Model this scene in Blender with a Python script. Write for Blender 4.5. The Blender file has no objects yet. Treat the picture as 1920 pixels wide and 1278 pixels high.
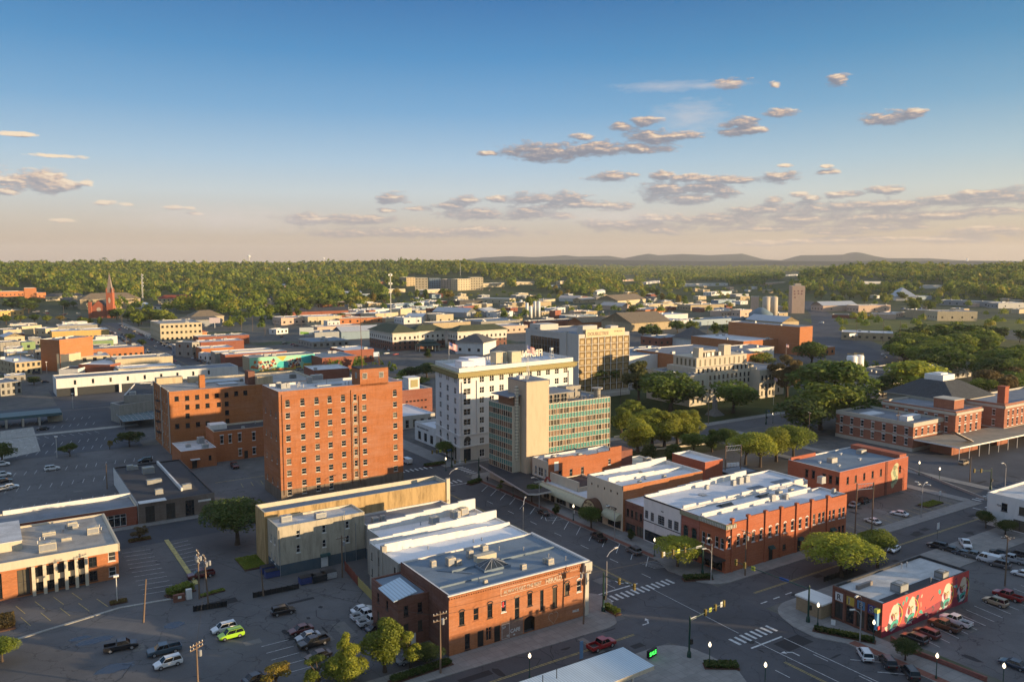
import bpy, math, random
import numpy as np
from mathutils import Vector, Matrix
R = random.Random(7)
SC = bpy.context.scene
COL = SC.collection
rad = math.radians
# ------------------------------------------------------------------ camera
FOC, CAMH, PITCH = 1530.0, 70.0, math.atan(152 / 1530.0)
cam = bpy.data.cameras.new('camera')
cam.sensor_width = 36.0
cam.lens = FOC / 1920 * 36
cam.clip_start, cam.clip_end = 1.0, 60000.0
camo = bpy.data.objects.new('camera', cam)
camo.location = (0, 0, CAMH)
camo.rotation_euler = (math.pi / 2 - PITCH, 0, 0)
COL.objects.link(camo)
SC.camera = camo
# ------------------------------------------------------------------ light
SUN_EL, SUN_AZ = rad(6.5), rad(103.5)
SKY_STRENGTH, EXPOSURE = 0.10, 0.95
sun = bpy.data.lights.new('sun', 'SUN')
sun.energy, sun.angle, sun.color = 5.0, rad(0.55), (1.0, 0.73, 0.42)
suno = bpy.data.objects.new('sun', sun)
to_sun = Vector((math.sin(SUN_AZ) * math.cos(SUN_EL), math.cos(SUN_AZ) * math.cos(SUN_EL), math.sin(SUN_EL)))
suno.rotation_euler = (-to_sun).to_track_quat('-Z', 'Y').to_euler()
suno.location = (200, -100, 300)
COL.objects.link(suno)
vs = SC.view_settings
SC.display_settings.display_device = 'sRGB'
vs.view_transform, vs.look, vs.gamma, vs.exposure = 'Standard', 'None', 1.0, EXPOSURE
vs.use_curve_mapping = False
SC.cycles.max_bounces = 5
SC.cycles.diffuse_bounces = 3
SC.cycles.glossy_bounces = 2
SC.cycles.transmission_bounces = 2
SC.cycles.volume_bounces = 0
SC.cycles.transparent_max_bounces = 6
SC.cycles.caustics_reflective = SC.cycles.caustics_refractive = False
SC.cycles.use_denoising = True
# ------------------------------------------------------------------ pixel <-> place
CP, SP = math.cos(PITCH), math.sin(PITCH)
GA = np.array([-1010.0, 1537.5]); GA /= np.linalg.norm(GA)      # along the avenue, away
GB = np.array([GA[1], -GA[0]])                                  # along the cross streets, to the right
ROT = math.atan2(GB[1], GB[0])
def ray(u, v):
 dx, dy = (u - 960) / FOC, (639 - v) / FOC
 return np.array([dx, CP + dy * SP, -SP + dy * CP])
def sstep(a, b, x):
 t = min(1, max(0, (x - a) / (b - a))); return t * t * (3 - 2 * t)
def terrain(x, y):
 d = math.hypot(x, y)
 if d < 850: return 0.0
 ang = math.degrees(math.atan2(x, y))
 n = math.sin(x * .0021 + 1.3) * math.cos(y * .0017) + .5 * math.sin(x * .0052 + y * .0031) + .35 * math.sin(x * .011 - y * .007)
 left = 1 - sstep(-8, 10, ang)
 h = left * (sstep(1000, 3300, d) * 42 + sstep(1300, 2500, d) * 6 * n - sstep(3900, 5400, d) * 34)
 mid = sstep(-11, -2, ang) * (1 - sstep(4, 8, ang))
 h += mid * (sstep(1500, 2300, d) * 20 - sstep(2400, 3000, d) * 16)
 rt = sstep(16, 23, ang)
 h += rt * (sstep(1500, 2300, d) * 38 + sstep(1400, 2200, d) * 5 * n - sstep(2600, 3600, d) * 40)
 h += sstep(5000, 9000, d) * 8 * (1 + .4 * n)
 return h
def place(u, v, z=0.0):
 """the point on the pixel ray at height z (flat town)"""
 d = ray(u, v); t = (z - CAMH) / d[2]
 return np.array([0, 0, CAMH]) + t * d
def ground(u, v, up=0.0):
 """where the pixel ray meets the terrain (raised by up)"""
 d = ray(u, v); d = d / np.linalg.norm(d); t = 60.0
 while t < 14000:
  p = t * d; z = CAMH + p[2]
  if z <= terrain(p[0], p[1]) + up: break
  t *= 1.004
 p = np.array([0, 0, CAMH]) + t * d
 return np.array([p[0], p[1], terrain(p[0], p[1])])
def g2w(s, t): return s * GB + t * GA
def w2g(w): return float(w[0] * GB[0] + w[1] * GB[1]), float(w[0] * GA[0] + w[1] * GA[1])
def gp(u, v, z=0.0): return w2g(place(u, v, z))
# ------------------------------------------------------------------ mesh builder
class MB:
 def __init__(self): self.v, self.f, self.m = [], [], []
 def add(self, vs, fs, m=0):
  b = len(self.v); self.v += [tuple(map(float, p)) for p in vs]
  self.f += [tuple(i + b for i in f) for f in fs]; self.m += [m] * len(fs); return self
 def quad(self, a, b, c, d, m=0): return self.add([a, b, c, d], [(0, 1, 2, 3)], m)
 def poly(self, pts, m=0): return self.add(pts, [tuple(range(len(pts)))], m)
 def box(self, x0, x1, y0, y1, z0, z1, m=0):
  p = [(x, y, z) for z in (z0, z1) for y in (y0, y1) for x in (x0, x1)]
  return self.add(p, [(0, 2, 3, 1), (4, 5, 7, 6), (0, 1, 5, 4), (2, 6, 7, 3), (0, 4, 6, 2), (1, 3, 7, 5)], m)
 def cbox(self, c, s, rz=0.0, m=0):
  x, y, z = c; a, b, h = s[0] / 2, s[1] / 2, s[2] / 2; ca, sa = math.cos(rz), math.sin(rz)
  p = [(x + ca * i * a - sa * j * b, y + sa * i * a + ca * j * b, z + k * h) for k in (-1, 1) for j in (-1, 1) for i in (-1, 1)]
  return self.add(p, [(0, 2, 3, 1), (4, 5, 7, 6), (0, 1, 5, 4), (2, 6, 7, 3), (0, 4, 6, 2), (1, 3, 7, 5)], m)
 def prism(self, pts, z0, z1, m=0, mt=None, top=True, bottom=False):
  n = len(pts); v = [(p[0], p[1], z0) for p in pts] + [(p[0], p[1], z1) for p in pts]
  self.add(v, [(i, (i + 1) % n, n + (i + 1) % n, n + i) for i in range(n)], m)
  if top: self.poly([(p[0], p[1], z1) for p in pts], m if mt is None else mt)
  if bottom: self.poly([(p[0], p[1], z0) for p in reversed(pts)], m)
  return self
 def tube(self, pts, r, n=6, m=0, cap=True):
  P = [Vector(p) for p in pts]; rs = r if isinstance(r, (list, tuple)) else [r] * len(P)
  v = []
  for i, p in enumerate(P):
   t = (P[min(i + 1, len(P) - 1)] - P[max(i - 1, 0)]).normalized()
   a = t.cross(Vector((0, 0, 1)) if abs(t.z) < .9 else Vector((1, 0, 0))).normalized(); b = a.cross(t)
   for k in range(n):
    q = 2 * math.pi * k / n; v.append(p + (a * math.cos(q) + b * math.sin(q)) * rs[i])
  f = [(i * n + k, i * n + (k + 1) % n, (i + 1) * n + (k + 1) % n, (i + 1) * n + k) for i in range(len(P) - 1) for k in range(n)]
  if cap: f += [tuple(range(n - 1, -1, -1)), tuple(range((len(P) - 1) * n, len(P) * n))]
  return self.add(v, f, m)
 def lathe(self, prof, n=10, c=(0, 0, 0), m=0):
  v = [(c[0] + r * math.cos(2 * math.pi * k / n), c[1] + r * math.sin(2 * math.pi * k / n), c[2] + z) for r, z in prof for k in range(n)]
  L = len(prof)
  f = [(i * n + k, i * n + (k + 1) % n, (i + 1) * n + (k + 1) % n, (i + 1) * n + k) for i in range(L - 1) for k in range(n)]
  f += [tuple(range(n - 1, -1, -1)), tuple(range((L - 1) * n, L * n))]
  return self.add(v, f, m)
 def mesh(self, name, mats, smooth=False):
  me = bpy.data.meshes.new(name); me.from_pydata(self.v, [], self.f)
  for m in (mats if isinstance(mats, (list, tuple)) else [mats]): me.materials.append(m)
  me.polygons.foreach_set('material_index', self.m)
  if smooth: me.polygons.foreach_set('use_smooth', [True] * len(self.f))
  me.update()
  uv = me.uv_layers.new(name='uv'); out = np.zeros((len(me.loops), 2))
  for p in me.polygons:
   n = p.normal
   if abs(n.z) > .75:
    for l in p.loop_indices: q = self.v[me.loops[l].vertex_index]; out[l] = (q[0], q[1])
   else:
    k = math.hypot(n.x, n.y); tx, ty = -n.y / k, n.x / k
    for l in p.loop_indices: q = self.v[me.loops[l].vertex_index]; out[l] = (q[0] * tx + q[1] * ty, q[2])
  uv.data.foreach_set('uv', out.ravel())
  return me
 def build(self, name, mats, parent=None, smooth=False, loc=None):
  return obj(name, self.mesh(name, mats, smooth), parent, loc)
def obj(name, me, parent=None, loc=None, rz=0.0):
 o = bpy.data.objects.new(name, me); COL.objects.link(o)
 if parent: o.parent = parent
 if loc is not None: o.location = loc
 if rz: o.rotation_euler = (0, 0, rz)
 return o
def tag(o, label, cat, group=None):
 o['label'], o['category'] = label, cat
 if group: o['group'] = group
 return o
def thing(name, label, cat, loc=(0, 0, 0), rz=0.0, group=None):
 o = bpy.data.objects.new(name, None); o.empty_display_size = .5; COL.objects.link(o)
 o.location = loc; o.rotation_euler = (0, 0, rz)
 return tag(o, label, cat, group)
def struct(o, kind='structure'): o['kind'] = kind; return o
def dup(root, loc, rz, label, group=None, scale=None):
 kids = {}
 for o in list(root.children): kids[o] = list(o.children)
 r = root.copy(); COL.objects.link(r); r.location = loc; r.rotation_euler = (0, 0, rz)
 if scale: r.scale = scale if isinstance(scale, tuple) else (scale,) * 3
 r['label'] = label
 if group: r['group'] = group
 elif 'group' in r: del r['group']
 for c, gs in kids.items():
  k = c.copy(); COL.objects.link(k); k.parent = r
  for g in gs:
   q = g.copy(); COL.objects.link(q); q.parent = k
 return r
def text_mesh(txt, size, ext=.0, bold=0.0, align='LEFT'):
 cu = bpy.data.curves.new('lettering', 'FONT'); cu.body = txt; cu.size = size; cu.extrude = ext; cu.offset = bold; cu.align_x = align
 o = bpy.data.objects.new('lettering', cu); COL.objects.link(o)
 dg = bpy.context.evaluated_depsgraph_get(); me = bpy.data.meshes.new_from_object(o.evaluated_get(dg))
 bpy.data.objects.remove(o); return me
# ------------------------------------------------------------------ materials
MATS = {}
class NT:
 def __init__(self, name):
  self.mat = bpy.data.materials.new(name); self.mat.use_nodes = True
  self.t = self.mat.node_tree; self.bsdf = self.t.nodes['Principled BSDF']
 def n(self, kind, **kw):
  o = self.t.nodes.new('ShaderNode' + kind)
  for k, v in kw.items():
   if k in o.inputs: o.inputs[k].default_value = v
   else: setattr(o, k, v)
  return o
 def l(self, a, b): self.t.links.new(a, b)
 def coord(self, kind='UV', scale=(1, 1, 1)):
  c = self.n('TexCoord'); m = self.n('Mapping'); m.inputs['Scale'].default_value = scale
  self.l(c.outputs[kind], m.inputs[0]); return m.outputs[0]
 def noise(self, vec, scale, detail=4, rough=.6):
  o = self.n('TexNoise'); o.inputs['Scale'].default_value = scale; o.inputs['Detail'].default_value = detail; o.inputs['Roughness'].default_value = rough
  self.l(vec, o.inputs['Vector']); return o.outputs['Fac']
 def ramp(self, fac, stops):
  o = self.n('ValToRGB'); e = o.color_ramp.elements
  while len(e) < len(stops): e.new(.5)
  for i, (p, c) in enumerate(stops):
   e[i].position = p; e[i].color = (*c, 1) if isinstance(c, (tuple, list)) else (c, c, c, 1)
  self.l(fac, o.inputs[0]); return o.outputs[0]
 def mix(self, fac, a, b, mode='MIX'):
  o = self.n('Mix'); o.data_type = 'RGBA'; o.blend_type = mode
  for sock, x in ((o.inputs[0], fac), (o.inputs[6], a), (o.inputs[7], b)):
   if isinstance(x, (int, float)): sock.default_value = x
   elif isinstance(x, (tuple, list)): sock.default_value = (*x, 1)
   else: self.l(x, sock)
  return o.outputs[2]
 def math(self, op, a, b=0.0, clamp=False):
  o = self.n('Math'); o.operation = op; o.use_clamp = clamp
  for i, x in enumerate((a, b)):
   if isinstance(x, (int, float)): o.inputs[i].default_value = x
   else: self.l(x, o.inputs[i])
  return o.outputs[0]
 def out(self, color, rough=.85, metal=0.0, spec=.3):
  for k, x in (('Base Color', color), ('Roughness', rough), ('Metallic', metal), ('Specular IOR Level', spec)):
   s = self.bsdf.inputs[k]
   if isinstance(x, (int, float)): s.default_value = x
   elif isinstance(x, (tuple, list)): s.default_value = (*x, 1)
   else: self.l(x, s)
  return self.mat
def vary(c, k): return tuple(min(1, x * k) for x in c)
def reg(f):
 def g(*a, **k):
  key = (f.__name__,) + a + tuple(sorted(k.items()))
  if key not in MATS: MATS[key] = f(*a, **k)
  return MATS[key]
 return g
@reg
def brick(c, stain=.5, name='brick'):
 t = NT(name); uv = t.coord()
 b = t.n('TexBrick'); b.inputs['Scale'].default_value = 1.0
 b.inputs['Brick Width'].default_value, b.inputs['Row Height'].default_value, b.inputs['Mortar Size'].default_value = .42, .16, .016
 b.inputs['Color1'].default_value = (*vary(c, 1.12), 1); b.inputs['Color2'].default_value = (*vary(c, .8), 1)
 b.inputs['Mortar'].default_value = (*tuple(x * .6 + .07 for x in c), 1); t.l(uv, b.inputs['Vector'])
 st = t.noise(t.coord('UV', (1.2, .12, 1)), 1.3, 5); lg = t.noise(t.coord('UV', (.12, .3, 1)), 1.0, 4)
 row = t.noise(t.coord('UV', (.05, 1.1, 1)), 2.0, 3)
 col = t.mix(t.math('MULTIPLY', t.ramp(st, [(.45, 0.), (.75, 1.)]), stain * .55), b.outputs['Color'], vary(c, .42))
 col = t.mix(t.math('MULTIPLY', t.ramp(lg, [(.44, 0.), (.68, 1.)]), stain * .75), col, tuple(x * .72 + .1 for x in c))
 col = t.mix(t.math('MULTIPLY', t.ramp(row, [(.42, 0.), (.66, 1.)]), .55), col, vary(c, .72))
 return t.out(col, .9, 0, .15)
@reg
def stucco(c, stain=.4, name='painted_wall'):
 t = NT(name)
 st = t.noise(t.coord('UV', (.8, .13, 1)), .9, 7, .7); lg = t.noise(t.coord('UV', (.25, .25, 1)), 1.0, 5); fine = t.noise(t.coord('UV'), 6, 3)
 col = t.mix(t.math('MULTIPLY', t.ramp(st, [(.46, 0.), (.66, 1.)]), stain), c, vary(c, .36))
 col = t.mix(t.math('MULTIPLY', t.ramp(lg, [(.45, 0.), (.7, 1.)]), stain * .6), col, tuple(x * .75 for x in c))
 col = t.mix(.12, col, t.ramp(fine, [(.3, vary(c, .7)), (.7, vary(c, 1.2))]))
 return t.out(col, .88, 0, .2)
@reg
def panel(c, step=.4, name='metal_siding'):
 t = NT(name); uv = t.coord()
 w = t.n('TexWave'); w.inputs['Scale'].default_value = .31 / step; w.inputs['Distortion'].default_value = 0; t.l(uv, w.inputs['Vector'])
 lg = t.noise(t.coord('UV', (.3, .08, 1)), 1.2, 5)
 col = t.mix(t.ramp(w.outputs['Fac'], [(.1, 1.), (.3, 0.)]), c, vary(c, .7))
 col = t.mix(t.math('MULTIPLY', t.ramp(lg, [(.45, 0.), (.75, 1.)]), .4), col, vary(c, .6))
 return t.out(col, .55, 0, .35)
@reg
def roofing(c, dirt=.5, name='roof_membrane'):
 t = NT(name); uv = t.coord()
 a = t.noise(uv, .22, 6, .65); b = t.noise(t.coord('UV', (.12, 1.0, 1)), .6, 5); f = t.noise(uv, 2.6, 4)
 sm = t.n('TexBrick'); sm.inputs['Scale'].default_value = 1; sm.inputs['Brick Width'].default_value = 14; sm.inputs['Row Height'].default_value = 2.6; sm.inputs['Mortar Size'].default_value = .05
 sm.inputs['Color1'].default_value = (0, 0, 0, 1); sm.inputs['Color2'].default_value = (.12, .12, .12, 1); sm.inputs['Mortar'].default_value = (.6, .6, .6, 1); t.l(uv, sm.inputs['Vector'])
 col = t.mix(t.math('MULTIPLY', t.ramp(a, [(.42, 0.), (.68, 1.)]), dirt), c, vary(c, .45))
 col = t.mix(t.math('MULTIPLY', t.ramp(b, [(.5, 0.), (.72, 1.)]), dirt * .8), col, tuple(x * .5 + .05 for x in c))
 col = t.mix(t.math('MULTIPLY', sm.outputs['Color'], dirt * .8), col, vary(c, .5))
 col = t.mix(.15, col, t.ramp(f, [(.35, vary(c, .5)), (.65, vary(c, 1.15))]))
 return t.out(col, .8, 0, .25)
@reg
def shingle(c, name='shingle_roof'):
 t = NT(name); uv = t.coord()
 b = t.n('TexBrick'); b.inputs['Scale'].default_value = 1; b.inputs['Brick Width'].default_value = .9; b.inputs['Row Height'].default_value = .45; b.inputs['Mortar Size'].default_value = .04
 b.inputs['Color1'].default_value = (*vary(c, 1.2), 1); b.inputs['Color2'].default_value = (*vary(c, .75), 1); b.inputs['Mortar'].default_value = (*vary(c, .5), 1); t.l(uv, b.inputs['Vector'])
 col = t.mix(t.math('MULTIPLY', t.ramp(t.noise(uv, .3, 5), [(.4, 0.), (.7, 1.)]), .5), b.outputs['Color'], vary(c, .6))
 return t.out(col, .8, 0, .25)
@reg
def plain(c, rough=.6, metal=0.0, name='painted'):
 t = NT(name)
 n = t.noise(t.coord('Object'), 1.7, 4)
 return t.out(t.mix(.3, c, t.ramp(n, [(.3, vary(c, .6)), (.7, vary(c, 1.2))])), rough, metal, .4)
@reg
def glass(c=(.012, .016, .02), name='window_glass'):
 t = NT(name); oi = t.n('ObjectInfo')
 col = t.ramp(oi.outputs['Random'], [(0., c), (.62, c), (.72, vary(c, 2.5)), (.86, (.10, .085, .06)), (1., (.2, .17, .12))])
 n = t.noise(t.coord('Object'), .9, 2)
 col = t.mix(.4, col, t.ramp(n, [(.4, vary(c, .5)), (.6, vary(c, 1.8))]))
 return t.out(col, .12, 0, .5)
@reg
def carpaint(c):
 t = NT('car_paint'); t.out(c, .28, .0, .5); t.bsdf.inputs['Coat Weight'].default_value = .6; t.bsdf.inputs['Coat Roughness'].default_value = .08
 return t.mat
@reg
def emit(c, s, name='lit_face'):
 t = NT(name); t.bsdf.inputs['Emission Color'].default_value = (*c, 1); t.bsdf.inputs['Emission Strength'].default_value = s
 return t.out(c, .5)
@reg
def asphalt(c, crack=.6, name='asphalt'):
 t = NT(name); P = t.coord('Object')
 a = t.noise(P, .035, 6, .6); b = t.noise(P, .35, 5, .65); f = t.noise(P, 4, 3)
 vo = t.n('TexVoronoi'); vo.feature = 'DISTANCE_TO_EDGE'; vo.inputs['Scale'].default_value = .09
 wob = t.n('Mix'); wob.data_type = 'VECTOR'; wob.inputs[0].default_value = .12
 nz = t.n('TexNoise'); nz.inputs['Scale'].default_value = .25; nz.inputs['Detail'].default_value = 4; t.l(P, nz.inputs['Vector'])
 add = t.n('VectorMath'); add.operation = 'MULTIPLY_ADD'; t.l(nz.outputs['Color'], add.inputs[0]); add.inputs[1].default_value = (7, 7, 7); t.l(P, add.inputs[2]); t.l(add.outputs[0], vo.inputs['Vector'])
 ck = t.ramp(vo.outputs['Distance'], [(0., 1.), (.012, 0.)])
 col = t.ramp(a, [(.3, vary(c, .6)), (.5, c), (.7, vary(c, 1.5))])
 col = t.mix(t.math('MULTIPLY', t.ramp(b, [(.45, 0.), (.75, 1.)]), .45), col, vary(c, .6))
 col = t.mix(.2, col, t.ramp(f, [(.35, vary(c, .6)), (.65, vary(c, 1.4))]))
 col = t.mix(t.math('MULTIPLY', ck, crack), col, vary(c, .35))
 return t.out(col, .85, 0, .25)
@reg
def concrete(c=(.3, .29, .27), name='concrete'):
 t = NT(name); P = t.coord('Object')
 b = t.n('TexBrick'); b.offset = 0; b.inputs['Scale'].default_value = 1; b.inputs['Brick Width'].default_value = 1.8; b.inputs['Row Height'].default_value = 1.8; b.inputs['Mortar Size'].default_value = .025
 b.inputs['Color1'].default_value = (*c, 1); b.inputs['Color2'].default_value = (*vary(c, .86), 1); b.inputs['Mortar'].default_value = (*vary(c, .5), 1); t.l(P, b.inputs['Vector'])
 col = t.mix(t.math('MULTIPLY', t.ramp(t.noise(P, .5, 5), [(.42, 0.), (.7, 1.)]), .5), b.outputs['Color'], vary(c, .6))
 return t.out(col, .9, 0, .2)
@reg
def paint(c=(.62, .62, .6), wear=.5, name='road_paint'):
 t = NT(name); P = t.coord('Object')
 col = t.mix(t.math('MULTIPLY', t.ramp(t.noise(P, 1.4, 6, .7), [(.4, 0.), (.62, 1.)]), wear), c, (.06, .06, .065))
 return t.out(col, .8)
@reg
def grass(c=(.055, .085, .02), name='grass'):
 t = NT(name); P = t.coord('Object')
 col = t.ramp(t.noise(P, .06, 6), [(.3, vary(c, .6)), (.5, c), (.72, (c[0] * 1.9, c[1] * 1.35, c[2] * 1.2))])
 col = t.mix(.4, col, t.ramp(t.noise(P, 1.6, 5), [(.35, vary(c, .45)), (.65, vary(c, 1.5))]))
 return t.out(col, .95, 0, .1)
@reg
def foliage(c, c2=None, name='leaves', wide=0):
 t = NT(name); oi = t.n('ObjectInfo'); g = t.n('NewGeometry')
 c2 = c2 or (c[0] * 1.5, c[1] * 1.25, c[2])
 P = g.outputs['Position']
 a = t.ramp(g.outputs['Random Per Island'], [(0., vary(c, .62)), (.5, c), (1., c2)])
 lg = t.noise(P, .11, 3); col = t.mix(t.ramp(lg, [(.38, 0.), (.62, .7)]), a, vary(c2, 1.05))
 if wide:
  cell = t.n('TexVoronoi'); cell.inputs['Scale'].default_value = .07; t.l(P, cell.inputs['Vector']); sep = t.n('SeparateColor'); t.l(cell.outputs['Color'], sep.inputs[0])
  col = t.mix(.85, col, t.ramp(sep.outputs[0], [(0., (.06, .105, .015)), (.3, (.105, .165, .018)), (.55, (.18, .225, .022)), (.8, (.28, .29, .03)), (1., (.32, .26, .04))]))
 tone = t.ramp(oi.outputs['Random'], [(0., .75), (1., 1.2)])
 col = t.mix(1.0, col, tone, 'MULTIPLY')
 t.out(col, .65, 0, .25)
 tr = t.n('BsdfTranslucent'); t.l(col, tr.inputs[0]); mx = t.n('MixShader'); mx.inputs[0].default_value = .44
 t.l(t.bsdf.outputs[0], mx.inputs[1]); t.l(tr.outputs[0], mx.inputs[2]); t.l(mx.outputs[0], t.t.nodes['Material Output'].inputs[0])
 return t.mat
WHITE = plain((.68, .67, .64), .6); TRIM = plain((.55, .52, .45), .7); DARK = plain((.02, .021, .024), .5); BLACK = plain((.012, .012, .013), .6)
GREYM = plain((.3, .31, .32), .45, .3); STEEL = plain((.42, .42, .42), .4, .6); UNIT = plain((.45, .43, .37), .6); GREENM = plain((.012, .05, .035), .45)
WOOD = plain((.16, .11, .075), .9); GL = glass(); BARK = plain((.07, .05, .035), .95); RUST = plain((.16, .06, .03), .8)
BR_RED = (.27, .085, .04); BR_OR = (.42, .15, .055); BR_DK = (.14, .045, .03)
# ------------------------------------------------------------------ sky with its clouds
def azel(u, v):
 d = ray(u, v); return math.degrees(math.atan2(d[0], d[1])), math.degrees(math.atan2(d[2], math.hypot(d[0], d[1])))
CLOUDS_ON = True
CLOUDS = [(25,338,44,19),(82,340,44,22),(125,346,28,14),(15,358,40,9),(88,354,30,9),(195,380,18,5),(243,384,17,4),(322,389,24,4),(357,390,12,4),(366,400,15,3.5),(120,413,24,4),(25,251,45,4),(100,292,50,4),(160,342,14,6),
(600,411,90,10),(690,411,50,9),(560,414,40,6),(735,371,32,10),(780,436,200,9),(900,432,80,7),(640,440,60,6),(725,395,18,4),(785,392,28,5),(880,374,30,8),(848,386,32,7),(1035,372,60,13),(1000,374,50,9),(1030,386,30,9),(1085,382,42,8),(930,372,24,6),
(890,402,62,12),(985,400,52,12),(1045,405,30,6),(1143,385,44,8),(1165,387,24,6),(1020,286,80,17),(1110,280,80,15),(1200,280,50,8),(918,288,18,5),(1190,274,30,7),(1210,227,27,11),(1165,237,22,7),(1098,257,22,7),(1218,260,50,14),(1270,254,44,8),
(1148,331,42,9),(1240,330,20,9),(1275,334,18,5),(1250,356,48,16),(1320,350,56,13),(1352,362,26,16),(1290,372,70,10),(1180,422,95,10),(1240,430,70,9),(1230,410,60,7),(1262,433,20,7),
(1370,156,32,10),(1455,160,10,6),(1570,151,22,12),(1390,229,26,10),(1462,212,28,8),(1400,244,54,9),(1362,248,20,6),(1365,236,20,6),(1668,221,50,11),(1712,216,26,10),(1640,226,30,8),
(1345,338,82,8),(1300,335,40,7),(1462,331,36,10),(1470,310,12,4),(1550,322,22,5),(1548,312,12,4),(1453,374,16,7),(1500,364,20,5),(1525,371,16,5),(1580,365,38,6),(1663,357,34,9),
(1450,393,70,10),(1560,390,90,12),(1680,384,100,13),(1800,377,90,11),(1890,368,70,15),(1820,361,24,6),(1350,411,110,11),(1500,411,100,11),(1640,409,120,12),(1770,403,80,9),(1860,396,60,8),(1440,428,90,5),(1620,426,130,7),(1560,436,60,5),(1850,433,90,9),(1780,448,120,7),(1440,455,70,5),(1560,450,150,6)]
CIRRUS = [(1295,216,60,26),(1250,162,90,9),(1330,160,70,6),(1150,405,120,14),(430,410,180,24)]
world = bpy.data.worlds.new('World'); SC.world = world; world.use_nodes = True
wt = world.node_tree
def wn(kind, tree=None, **kw):
 o = (tree or wt).nodes.new('ShaderNode' + kind)
 for k, v in kw.items(): setattr(o, k, v)
 return o
def wmath(tree, op, a, b=0.0, clamp=False):
 o = wn('Math', tree, operation=op, use_clamp=clamp)
 for i, x in enumerate((a, b)):
  if isinstance(x, (int, float)): o.inputs[i].default_value = x
  else: tree.links.new(x, o.inputs[i])
 return o.outputs[0]
def field_group(name, items):
 g = bpy.data.node_groups.new(name, 'ShaderNodeTree')
 g.interface.new_socket(name='P', in_out='INPUT', socket_type='NodeSocketVector'); g.interface.new_socket(name='F', in_out='OUTPUT', socket_type='NodeSocketFloat')
 gi, go = g.nodes.new('NodeGroupInput'), g.nodes.new('NodeGroupOutput'); acc = None
 for u, v, hw, hh in items:
  a0, e0 = azel(u, v); a1, _ = azel(u + hw, v); _, e1 = azel(u, v - hh)
  s = wn('VectorMath', g, operation='SUBTRACT'); g.links.new(gi.outputs[0], s.inputs[0]); s.inputs[1].default_value = (a0, e0, 0)
  m = wn('VectorMath', g, operation='MULTIPLY'); g.links.new(s.outputs[0], m.inputs[0]); m.inputs[1].default_value = (.74 / (a1 - a0), .72 / (e1 - e0), 0)
  ln = wn('VectorMath', g, operation='LENGTH'); g.links.new(m.outputs[0], ln.inputs[0])
  acc = ln.outputs['Value'] if acc is None else wmath(g, 'MINIMUM', acc, ln.outputs['Value'])
 g.links.new(wmath(g, 'SUBTRACT', 1.0, acc), go.inputs[0]); return g
tc = wn('TexCoord'); sx = wn('SeparateXYZ'); wt.links.new(tc.outputs['Generated'], sx.inputs[0])
az = wmath(wt, 'MULTIPLY', wmath(wt, 'ARCTAN2', sx.outputs[0], sx.outputs[1]), 57.29578)
el = wmath(wt, 'MULTIPLY', wmath(wt, 'ARCSINE', sx.outputs[2]), 57.29578)
pc = wn('CombineXYZ'); wt.links.new(az, pc.inputs[0]); wt.links.new(el, pc.inputs[1]); P = pc.outputs[0]
def shifted(dx, dy):
 o = wn('VectorMath', operation='ADD'); wt.links.new(P, o.inputs[0]); o.inputs[1].default_value = (dx, dy, 0); return o.outputs[0]
def wnoise(vec, sx_, sy_, scale, detail, rough=.62):
 m = wn('VectorMath', operation='MULTIPLY'); wt.links.new(vec, m.inputs[0]); m.inputs[1].default_value = (sx_, sy_, 1)
 o = wn('TexNoise'); o.inputs['Scale'].default_value = scale; o.inputs['Detail'].default_value = detail; o.inputs['Roughness'].default_value = rough
 wt.links.new(m.outputs[0], o.inputs['Vector']); return o.outputs['Fac']
def wramp(fac, stops):
 o = wn('ValToRGB'); e = o.color_ramp.elements
 while len(e) < len(stops): e.new(.5)
 for i, (p, c) in enumerate(stops):
  e[i].position = p; e[i].color = (*c, 1) if isinstance(c, tuple) else (c, c, c, 1)
 wt.links.new(fac, o.inputs[0]); return o.outputs[0]
def wmix(fac, a, b, mode='MIX'):
 o = wn('Mix', data_type='RGBA', blend_type=mode)
 for s, x in ((o.inputs[0], fac), (o.inputs[6], a), (o.inputs[7], b)):
  if isinstance(x, (int, float)): s.default_value = x
  elif isinstance(x, tuple): s.default_value = (*x, 1)
  else: wt.links.new(x, s)
 return o.outputs[2]
def lin(r, g, b):
 return tuple(((c / 255 + .055) / 1.055) ** 2.4 if c > 10 else c / 3294.6 for c in (r, g, b))
nish = wn('TexSky', sky_type='NISHITA', sun_disc=False, sun_elevation=SUN_EL, sun_rotation=SUN_AZ, air_density=1.0, dust_density=1.2, ozone_density=2.0)
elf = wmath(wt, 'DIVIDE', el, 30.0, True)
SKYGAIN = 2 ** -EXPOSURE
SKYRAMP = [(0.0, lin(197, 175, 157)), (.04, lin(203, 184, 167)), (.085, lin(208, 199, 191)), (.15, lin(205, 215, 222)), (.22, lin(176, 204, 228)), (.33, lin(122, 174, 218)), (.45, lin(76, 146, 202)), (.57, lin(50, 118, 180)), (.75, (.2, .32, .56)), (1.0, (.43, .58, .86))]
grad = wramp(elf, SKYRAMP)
azf = wmath(wt, 'MULTIPLY_ADD', az, 1 / 80.0); azf.node.inputs[2].default_value = .5; azf.node.use_clamp = True
grad = wmix(1.0, grad, wramp(azf, [(0., (.97, .95, .94)), (.5, (1., 1., 1.)), (1., (1.05, .98, .84))]), 'MULTIPLY')
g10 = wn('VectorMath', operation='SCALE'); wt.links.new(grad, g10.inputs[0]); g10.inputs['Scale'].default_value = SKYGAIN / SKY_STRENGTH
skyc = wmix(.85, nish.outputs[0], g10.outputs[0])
def fld(g, vec):
 o = wn('Group'); o.node_tree = g; wt.links.new(vec, o.inputs[0]); return o.outputs[0]
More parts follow.
